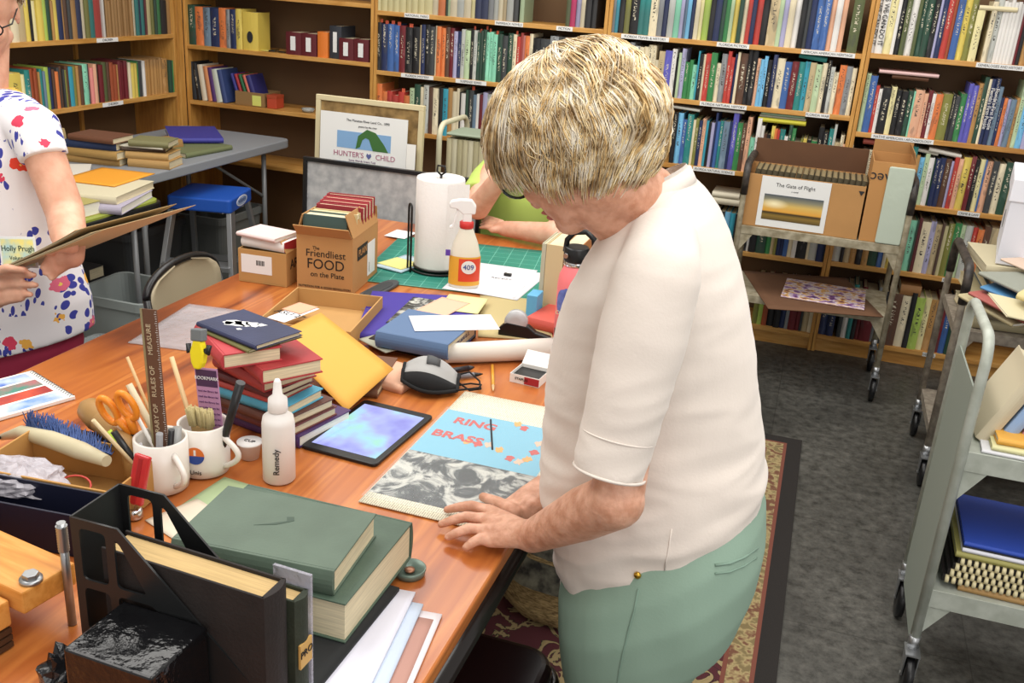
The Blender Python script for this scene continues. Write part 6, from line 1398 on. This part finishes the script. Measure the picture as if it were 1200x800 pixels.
# trousers
sage = mat('sage_green_cotton', '8aa392', .8, bump=.05, bscale=260, vscale=3, var=.06)
s = MB()
R_ = [((668, 640), (888, 560), .17), ((662, 672), (898, 600), .192), ((662, 705), (898, 640), .2), ((665, 735), (888, 682), .195), ((668, 765), (868, 722), .185)]
s.rings([lring(PY(*a, YB), PY(*b, YB), c_) for a, b, c_ in R_])
for Yl, hx_ in ((1.37, 0), (1.55, 0)):
    a, b = q(779, 715, Yl), q(730, 812, Yl); b.z = max(b.z, .46)
    capsule(s, a, .108, b, .076); capsule(s, b, .076, (b.x + .03, Yl, .14), .062); capsule(s, (b.x + .03, Yl, .14), .062, (b.x + .03, Yl, .11), .06)
def pd(c): return noise.noise(Vector((c.x * 16, c.y * 5, c.z * 9))) * .003
organic('trousers', s, sage, wp, .0062, 6, pd, inv)
def surf_line(name, pts, r, m):
    o = MB().tube(pts, r, n=6).build(name, m, wp); o.data.transform(inv); return o
seamm = mat('sage_seam', '7a9384', .8)
dep = bpy.context.evaluated_depsgraph_get(); dep.update()
tr_o = [c for c in wp.children if c.name.startswith('trousers')][0]; sh_o = [c for c in wp.children if c.name.startswith('shirt')][0]
def hit(o, px, py, off=.0012):
    d_ = ray(px, py).normalized(); ok, loc, nrm, _ = o.ray_cast(CAM - org, d_)
    return loc + org - d_ * off if ok else None
pl = [hit(tr_o, px, py) for px, py in ((748, 690), (743, 715), (736, 740), (730, 765), (726, 785), (723, 805), (722, 830))]; pl = [p for p in pl if p]
if len(pl) > 2: surf_line('side_seam', pl, .0014, seamm)
pl = [p for p in [hit(tr_o, px, py) for px, py in ((838, 662), (855, 660), (872, 653), (888, 642))] if p]
if len(pl) > 2:
    surf_line('pocket_welt', pl, .0022, seamm)
pl = [p for p in [hit(tr_o, px, py) for px, py in ((838, 672), (855, 670), (872, 663), (887, 653))] if p]
if len(pl) > 2: surf_line('pocket_welt', pl, .0016, seamm)
p_ = hit(tr_o, 747, 674, .003)
if p_: a = MB(); ellip(a, p_, (Vector((.006, 0, 0)), Vector((0, .004, 0)), Vector((0, 0, .006))), 12); o = a.build('button', mat('brass', 'c9a040', .3, metal=1), wp); o.data.transform(inv)
pl = [p for p in [hit(sh_o, px, py, .0006) for px, py in ((787, 620), (784, 640), (781, 655), (779, 668))] if p]
if len(pl) > 2: surf_line('shirt_seam', pl, .0012, linen)
for Yl in (1.37, 1.55):
    b = q(730, 812, Yl); x0 = b.x + .03
    o = MB().rings([oval(.13, .045, 0, cx=-.05), oval(.135, .048, .02, cx=-.05), oval(.12, .044, .05, cx=-.045), oval(.07, .04, .085, cx=0), oval(.05, .04, .11, cx=.01)]).build('shoe', mat('beige_shoe', '9a8468', .6), wp, M4=T(x0 - org.x, Yl - YB, .01 - 0))
# glasses
gm = mat('dark_green_frames', '2c3a36', .25)
g = MB()
for sgn in (-1, 1):
    cc = Ch + Uh * .0 + Fh * .108 + Sh * sgn * .033
    g.tube([cc + Sh * .026 * math.cos(2 * PI * k / 20) + Uh * .019 * math.sin(2 * PI * k / 20) for k in range(20)], .0022, closed=True, n=6)
    g.tube([cc + Sh * sgn * .026 + Uh * .006, cc + Sh * sgn * .044 + Uh * .008 - Fh * .02, Ch + Sh * sgn * .088 + Uh * .01 - Fh * .02, Ch + Sh * sgn * .082 - Uh * .02 - Fh * .045], .0026, n=6)
g.tube([Ch + Fh * .112 - Sh * .01 + Uh * .004, Ch + Fh * .112 + Sh * .01 + Uh * .004], .002, n=6)
o = g.build('eyeglasses', gm, wp); o.data.transform(inv)
for sgn in (-1, 1):
    cc = Ch + Fh * .108 + Sh * sgn * .033; a = MB(); ellip(a, cc, (Sh * .025, Uh * .018, Fh * .0008), 16); o2 = a.build('lens', mat('lens_glass', 'b8c0c0', .05, alpha=.35), o); o2.data.transform(inv)
# hair
hm = [hairmat('hair_under', '4a3628', '7a5c3c', '96784e'), hairmat('hair_gold', '8a6a40', 'cfac74', 'e8d2a0'), hairmat('hair_ash', 'a08c70', 'ccbca0', 'e4dccc'), hairmat('hair_pale', 'b39a70', 'dcc69a', 'ece0c8')]
Chh = PY(674, 157, 1.37)
def thA(az):   # 0 = towards the face
    c_ = math.cos(az); return 1.86 - .58 * max(0, c_) ** 2 + .68 * max(0, -c_) + .05 * abs(math.sin(az))
hair(wp, Chh, Fh, Sh, Uh, .137, .116, .116, thA, hm, n=9600, seed=4, crown=(-.2, .1, .97), th=.00075, inv=inv, wave=1)
# ---------------- woman in the floral blouse
YL = 2.05
org = Vector((-2.08, YL, 0)); inv = T(*-org)
wl = thing('person', 'woman in a white floral blouse holding a bundle of papers at the left edge', 'person', org)
Fl = Vector((.55, -.75, -.35)).normalized(); Ul = (Vector((0, 0, 1)) - Fl * Fl.z).normalized(); Sl = Fl.cross(Ul)
Cl = PY(-22, 12, YL)
body = MB(); head(body, Cl, Fl, Sl, Ul); capsule(body, Cl - Ul * .06 - Fl * .02, .055, q(-20, 110, YL), .06)
capsule(body, q(-20, 180, YL), .14, q(-10, 400, YL), .15)
e1, w1 = q(76, 248, 1.98), q(84, 300, 1.86)
capsule(body, q(40, 150, 2.0), .052, e1, .048); capsule(body, e1, .047, e1.lerp(w1, .5), .044); capsule(body, e1.lerp(w1, .5), .044, w1, .03)
hk = [q(62, 292, 1.83), q(60, 300, 1.83), q(62, 309, 1.83), q(66, 317, 1.835)]; ht = [q(58, 297, 1.80), q(50, 313, 1.8), q(53, 320, 1.8), q(60, 326, 1.8)]
hand(body, w1, hk, ht, (q(84, 290, 1.82), q(68, 290, 1.8), q(55, 296, 1.79)), r=.0098, lift=-.002, palm=.021)
e2, w2 = q(-70, 300, 1.95), q(-30, 345, 1.85); capsule(body, q(-80, 160, 2.05), .052, e2, .048); capsule(body, e2, .046, w2, .032)
hk = [q(5, 322, 1.8), q(5, 334, 1.8), q(3, 346, 1.8), q(-2, 355, 1.8)]; ht = [q(40, 322, 1.79), q(42, 334, 1.79), q(36, 345, 1.79), q(26, 350, 1.79)]
hand(body, w2, hk, ht, (q(-15, 322, 1.8), q(10, 314, 1.78), q(28, 316, 1.78)), r=.0098, lift=.002, palm=.021)
for xo in (-.09, .09): capsule(body, (org.x + xo, YL, .82), .09, (org.x + xo, YL, .5), .06); capsule(body, (org.x + xo, YL, .5), .06, (org.x + xo, YL, .1), .042); capsule(body, (org.x + xo, YL, .06), .036, (org.x + xo + .03, YL - .12, .045), .03)
organic('body', body, skinB, wl, .005, 3, inv=inv)
before = set(COL.objects); face_parts(wl, Cl, Fl, Sl, Ul)
g = MB()
for sgn in (-1, 1):
    cc = Cl + Fl * .108 + Sl * sgn * .033; g.tube([cc + Sl * .026 * math.cos(2 * PI * k / 20) + Ul * .018 * math.sin(2 * PI * k / 20) for k in range(20)], .002, closed=True, n=6)
    g.tube([cc + Sl * sgn * .026 + Ul * .006, cc + Sl * sgn * .046 + Ul * .008 - Fl * .02, Cl + Sl * sgn * .084 + Ul * .01 - Fl * .01], .002, n=6)
g.build('eyeglasses', M['black'], wl)
hair(wl, Cl + Ul * .03 - Fl * .01, Fl, Sl, Ul, .12, .1, .11, lambda a: 1.5 - .45 * max(0, math.cos(a)) + .4 * max(0, -math.cos(a)), [hm[0], hm[2]], n=500, seed=9, th=.0016)
for o in set(COL.objects) - before:
    if o.type == 'MESH': o.data.transform(inv)
def floral():
    m = mat('white_floral_cotton', 'ebe7ea', .75, bump=.03, bscale=200); N, L = nt(m); b = N['Principled BSDF']; tc = N.new('ShaderNodeTexCoord')
    nz = N.new('ShaderNodeTexNoise'); nz.inputs['Scale'].default_value = 70; nz.inputs['Detail'].default_value = 1; L.new(tc.outputs['Object'], nz.inputs[0])
    sc0 = N.new('ShaderNodeVectorMath'); sc0.operation = 'MULTIPLY_ADD'; sc0.inputs[1].default_value = (.022, .022, .022); L.new(nz.outputs['Color'], sc0.inputs[0]); L.new(tc.outputs['Object'], sc0.inputs[2])
    mp = N.new('ShaderNodeMapping'); mp.inputs['Scale'].default_value = (1, .6, 1); L.new(sc0.outputs[0], mp.inputs[0])
    def vor(scale, feat='F1'):
        v = N.new('ShaderNodeTexVoronoi'); v.inputs['Scale'].default_value = scale; v.feature = feat; L.new(mp.outputs[0], v.inputs[0]); return v
    def less(src, t_):
        q_ = N.new('ShaderNodeMath'); q_.operation = 'LESS_THAN'; L.new(src, q_.inputs[0]); q_.inputs[1].default_value = t_; return q_.outputs[0]
    def mixc(f, a, bcol):
        x = N.new('ShaderNodeMix'); x.data_type = 'RGBA'; L.new(f, x.inputs['Factor']); 
        if isinstance(a, tuple): x.inputs['A'].default_value = a
        else: L.new(a, x.inputs['A'])
        if isinstance(bcol, str): x.inputs['B'].default_value = lin(bcol)
        else: L.new(bcol, x.inputs['B'])
        return x.outputs['Result']
    def mul(a, c_):
        q_ = N.new('ShaderNodeMath'); q_.operation = 'MULTIPLY'; L.new(a, q_.inputs[0]); L.new(c_, q_.inputs[1]); return q_.outputs[0]
    # leaves: stretched rotated voronoi
    mp2 = N.new('ShaderNodeMapping'); mp2.inputs['Rotation'].default_value = (0, .7, .2); mp2.inputs['Scale'].default_value = (2.4, .5, .75); L.new(tc.outputs['Object'], mp2.inputs[0])
    lv = N.new('ShaderNodeTexVoronoi'); lv.inputs['Scale'].default_value = 42; L.new(mp2.outputs[0], lv.inputs[0])
    n = N.new('ShaderNodeTexNoise'); n.inputs['Scale'].default_value = 7; L.new(tc.outputs['Object'], n.inputs[0])
    gt_ = N.new('ShaderNodeMath'); gt_.operation = 'GREATER_THAN'; L.new(n.outputs['Fac'], gt_.inputs[0]); gt_.inputs[1].default_value = .46
    leaf = mul(less(lv.outputs['Distance'], .42), gt_.outputs[0])
    c_ = mixc(leaf, lin('ebe7ea'), '3a3f9c')
    fl = vor(17); sc_ = N.new('ShaderNodeSeparateColor'); L.new(fl.outputs['Color'], sc_.inputs[0])
    rr = ramp(N, [(0, 'd8405c'), (.35, 'e06a86'), (.6, 'e2452e'), (.8, 'eeb04a')]); rr.color_ramp.interpolation = 'CONSTANT'; L.new(sc_.outputs['Red'], rr.inputs[0])
    pick = N.new('ShaderNodeMath'); pick.operation = 'GREATER_THAN'; pick.inputs[1].default_value = .3; L.new(sc_.outputs['Green'], pick.inputs[0])
    c_ = mixc(mul(less(fl.outputs['Distance'], .33), pick.outputs[0]), c_, rr.outputs[0])
    c_ = mixc(mul(less(fl.outputs['Distance'], .09), pick.outputs[0]), c_, 'f0d060')
    L.new(c_, b.inputs['Base Color']); return m
flo = floral(); s = MB()
R_ = [((-110, 425), (93, 392), .2), ((-104, 380), (88, 355), .19), ((-98, 330), (76, 312), .175), ((-95, 280), (64, 268), .165), ((-96, 230), (58, 222), .165), ((-98, 190), (54, 182), .17), ((-92, 155), (48, 146), .15), ((-62, 125), (28, 118), .1), ((-42, 110), (5, 104), .07)]
s.rings([lring(PY(*a, YL), PY(*b, YL), c_) for a, b, c_ in R_])
s.tube([q(20, 138, 2.02), q(40, 152, 2.0), q(52, 186, 1.985)], [.06, .066, .062], n=24); s.tube([q(-60, 140, 2.05), q(-85, 200, 2.03)], [.06, .07], n=24)
organic('blouse', s, flo, wl, .0075, 5, lambda c: noise.noise(Vector((c.x * 9, c.y * 4, c.z * 5))) * .006, inv)
s = MB(); crim = mat('crimson_cotton', 'a02a48', .8)
s.rings([lring(PY(*a, YL), PY(*b, YL), c_) for a, b, c_ in (((-95, 380), (72, 365), .15), ((-98, 430), (84, 405), .165), ((-90, 480), (75, 460), .16))])
for xo in (-.09, .09): capsule(s, (org.x + xo, YL, .68), .1, (org.x + xo, YL, .45), .075); capsule(s, (org.x + xo, YL, .45), .075, (org.x + xo, YL, .12), .06)
organic('trousers', s, crim, wl, .009, 4, None, inv)
for xo in (-.09, .09): MB().rings([oval(.045, .12, 0), oval(.047, .125, .02), oval(.044, .11, .05), oval(.04, .06, .09)]).build('shoe', mat('beige_shoe', '9a8468', .6), wl, M4=T(xo + .01, -.05, .0))
# badge and papers
a = q(-12, 268, 1.86)
bd = thing('name_badge', 'handwritten name badge with yellow and blue pattern pinned on the floral blouse', 'badge', q(2, 313, 1.855), -.05); bd.rotation_euler = (-.12, -.1, .12)
MB().box(0, .105, 0, .002, 0, .078).build('sleeve', mat('badge_sleeve', 'dfe3e6', .2), bd, .0005); MB().box(.006, .098, -.0006, 0, .005, .072).build('card', mat('badge_card', '9fd0e0', .5, vscale=24, col2='ece08a'), bd)
ik = mat('badge_ink_dark', '2c4a44', .6); text('name_text', 'Holly Prugh', ik, bd, T(.053, -.001, .048) @ RX(PI / 2), .02); text('role_text', 'Volunteer', ik, bd, T(.055, -.001, .024) @ RX(PI / 2), .014)
pa, pb_, pc = q(-40, 335, 1.80), q(122, 271, 1.74), None
t = thing('paper_bundle', 'bundle of old brown edged papers held in both hands of the woman in floral', 'papers', pa)
dx = pb_ - pa; side_ = Vector((.1, .2, .03)); mb = MB()
for k in range(7):
    o_ = Vector((0, 0, .0016 * k)); n_ = 12; vs = []
    for j in range(n_ + 1):
        u = j / n_; c_ = dx * u * (1 - .03 * k) + Vector((0, 0, .018 * u ** 3 * (1 if k > 3 else .2))) + o_; vs += [c_, c_ + side_, c_ + Vector((0, 0, .001)), c_ + side_ + Vector((0, 0, .001))]
    fs = []
    for j in range(n_): b0 = 4 * j; fs += [(b0, b0 + 4, b0 + 5, b0 + 1), (b0 + 2, b0 + 3, b0 + 7, b0 + 6), (b0, b0 + 2, b0 + 6, b0 + 4), (b0 + 1, b0 + 5, b0 + 7, b0 + 3)]
    MB().add(vs, fs + [(0, 1, 3, 2), (4 * n_, 4 * n_ + 2, 4 * n_ + 3, 4 * n_ + 1)], 0, False).build('sheet', mat('old_paper_%d' % (k % 3), ['c9b48a', 'a8906a', 'dccfae'][k % 3], .8), t)
# ---------------- seated person in the lime shirt
YG = 3.62
org = Vector((-1.02, YG, 0)); inv = T(*-org)
wg = thing('person', 'person in a lime green shirt seated at the far end of the table', 'person', org)
Fg = Vector((.1, -.93, -.35)).normalized(); Ug = (Vector((0, 0, 1)) - Fg * Fg.z).normalized(); Sg = Fg.cross(Ug)
Cg = PY(640, 108, 3.5)
body = MB(); head(body, Cg, Fg, Sg, Ug); capsule(body, Cg - Ug * .06 - Fg * .02, .055, PY(640, 165, YG), .06); capsule(body, PY(640, 210, YG), .13, (PY(625, 290, YG)), .14)
ea, ha = P(566, 262, .80), P(596, 262, .8); ha = PY(592, 198, 3.2)
ea = PY(561, 258, 3.22); 
capsule(body, PY(585, 190, 3.52), .05, PY(558, 240, 3.3), .046); capsule(body, PY(560, 243, 3.28), .045, PY(588, 205, 3.2), .032)
hand(body, PY(590, 200, 3.2), [PY(600 + 3 * k, 190 - k, 3.2 + .018 * k) for k in range(4)], [PY(612 + 3 * k, 186 + 3 * k, 3.18 + .018 * k) for k in range(4)], (PY(596, 200, 3.17), PY(604, 200, 3.15), PY(612, 197, 3.15)), r=.009, lift=.004, palm=.02)
eb = PY(652, 278, 3.2); eb.z = max(eb.z, .805); wb2 = P(592, 268, .785)
capsule(body, PY(690, 200, 3.52), .05, eb, .045); capsule(body, eb, .044, wb2, .029)
hand(body, wb2, [P(580 - k, 262 + 2.4 * k, .783) for k in range(4)], [P(566 - k, 256 + 3.5 * k, .77) for k in range(4)], (P(588, 262, .79), P(578, 257, .785), P(570, 254, .775)), r=.009, lift=.006, palm=.019)
for xo in (-.1, .1): capsule(body, (org.x + xo, YG, .53), .085, (org.x + xo, YG - .4, .53), .06); capsule(body, (org.x + xo, YG - .4, .53), .055, (org.x + xo, YG - .38, .1), .04); capsule(body, (org.x + xo, YG - .38, .05), .035, (org.x + xo, YG - .5, .045), .03)
organic('body', body, skinB, wg, .006, 3, inv=inv)
before = set(COL.objects); face_parts(wg, Cg, Fg, Sg, Ug)
hair(wg, Cg + Ug * .03 - Fg * .012, Fg, Sg, Ug, .112, .092, .105, lambda a: 1.45 - .5 * max(0, math.cos(a)) + .3 * max(0, -math.cos(a)), [hm[0], hm[2]], n=400, seed=5, th=.0018)
for o in set(COL.objects) - before:
    if o.type == 'MESH': o.data.transform(inv)
s = MB(); lime = mat('lime_green_knit', 'b5cc66', .8, bump=.04, bscale=200)
s.rings([lring(PY(*a, YG), PY(*b, YG), c_) for a, b, c_ in (((556, 345), (705, 350), .15), ((550, 300), (700, 305), .145), ((553, 265), (698, 270), .135), ((552, 230), (702, 235), .135), ((558, 198), (702, 202), .12), ((585, 176), (690, 179), .09), ((612, 162), (668, 164), .065))])
s.tube([PY(592, 192, 3.56), PY(572, 212, 3.47), PY(560, 232, 3.36)], [.07, .068, .066], n=24); s.tube([PY(682, 195, 3.56), PY(692, 225, 3.45), PY(682, 245, 3.36)], [.07, .068, .066], n=24)
organic('shirt', s, lime, wg, .009, 5, lambda c: noise.noise(Vector((c.x * 7, c.y * 7, c.z * 6))) * .008, inv)
s = MB(); den = mat('blue_denim', '3f4f6a', .8)
ellip(s, (org.x, YG, .55), (Vector((.19, 0, 0)), Vector((0, .15, 0)), Vector((0, 0, .1))))
for xo in (-.1, .1): capsule(s, (org.x + xo, YG, .54), .095, (org.x + xo, YG - .4, .53), .075); capsule(s, (org.x + xo, YG - .4, .52), .073, (org.x + xo, YG - .38, .13), .058)
organic('trousers', s, den, wg, .01, 4, None, inv)
for xo in (-.1, .1): MB().rings([oval(.045, .12, 0), oval(.047, .125, .02), oval(.044, .11, .05), oval(.04, .06, .09)]).build('shoe', mat('beige_shoe', '9a8468', .6), wg, M4=T(xo, -.45, .0))
folding_chair('grey folding chair under the person in the lime green shirt', -1.02, 3.66, math.radians(-90), mat('grey_vinyl', '77787a', .5), legm)
# ------------------------------------------------------------------ light
def area(name, loc, rot, sx, sy, e, col=(1, .97, .92)):
    l = bpy.data.lights.new(name, 'AREA'); l.shape = 'RECTANGLE'; l.size = sx; l.size_y = sy; l.energy = e; l.color = col
    o = bpy.data.objects.new(name, l); COL.objects.link(o); o.location = loc; o.rotation_euler = rot; return o
area('ceiling_light', (-1.9, 1.6, 2.75), (0, 0, 0), 1.2, 2.4, 30)
area('ceiling_light', (.3, 1.2, 2.75), (0, 0, 0), 1.2, 2.4, 30)
area('ceiling_light', (-.8, 3.6, 2.75), (0, 0, 0), 3.6, .9, 36)
area('soft_side_light', (1.6, -1.4, 2.1), (math.radians(62), 0, math.radians(28)), 2.2, 1.6, 22, (1, .98, .96))  # broad soft area lamp behind and right of the camera, no window modelled
w = bpy.data.worlds.new('world'); SC.world = w; w.use_nodes = True
w.node_tree.nodes['Background'].inputs[0].default_value = (1, .97, .93, 1); w.node_tree.nodes['Background'].inputs[1].default_value = .55
SC.view_settings.view_transform = 'Standard'; SC.view_settings.look = 'None'; SC.view_settings.gamma = 1; SC.view_settings.exposure = .42
SC.view_settings.use_curve_mapping = False
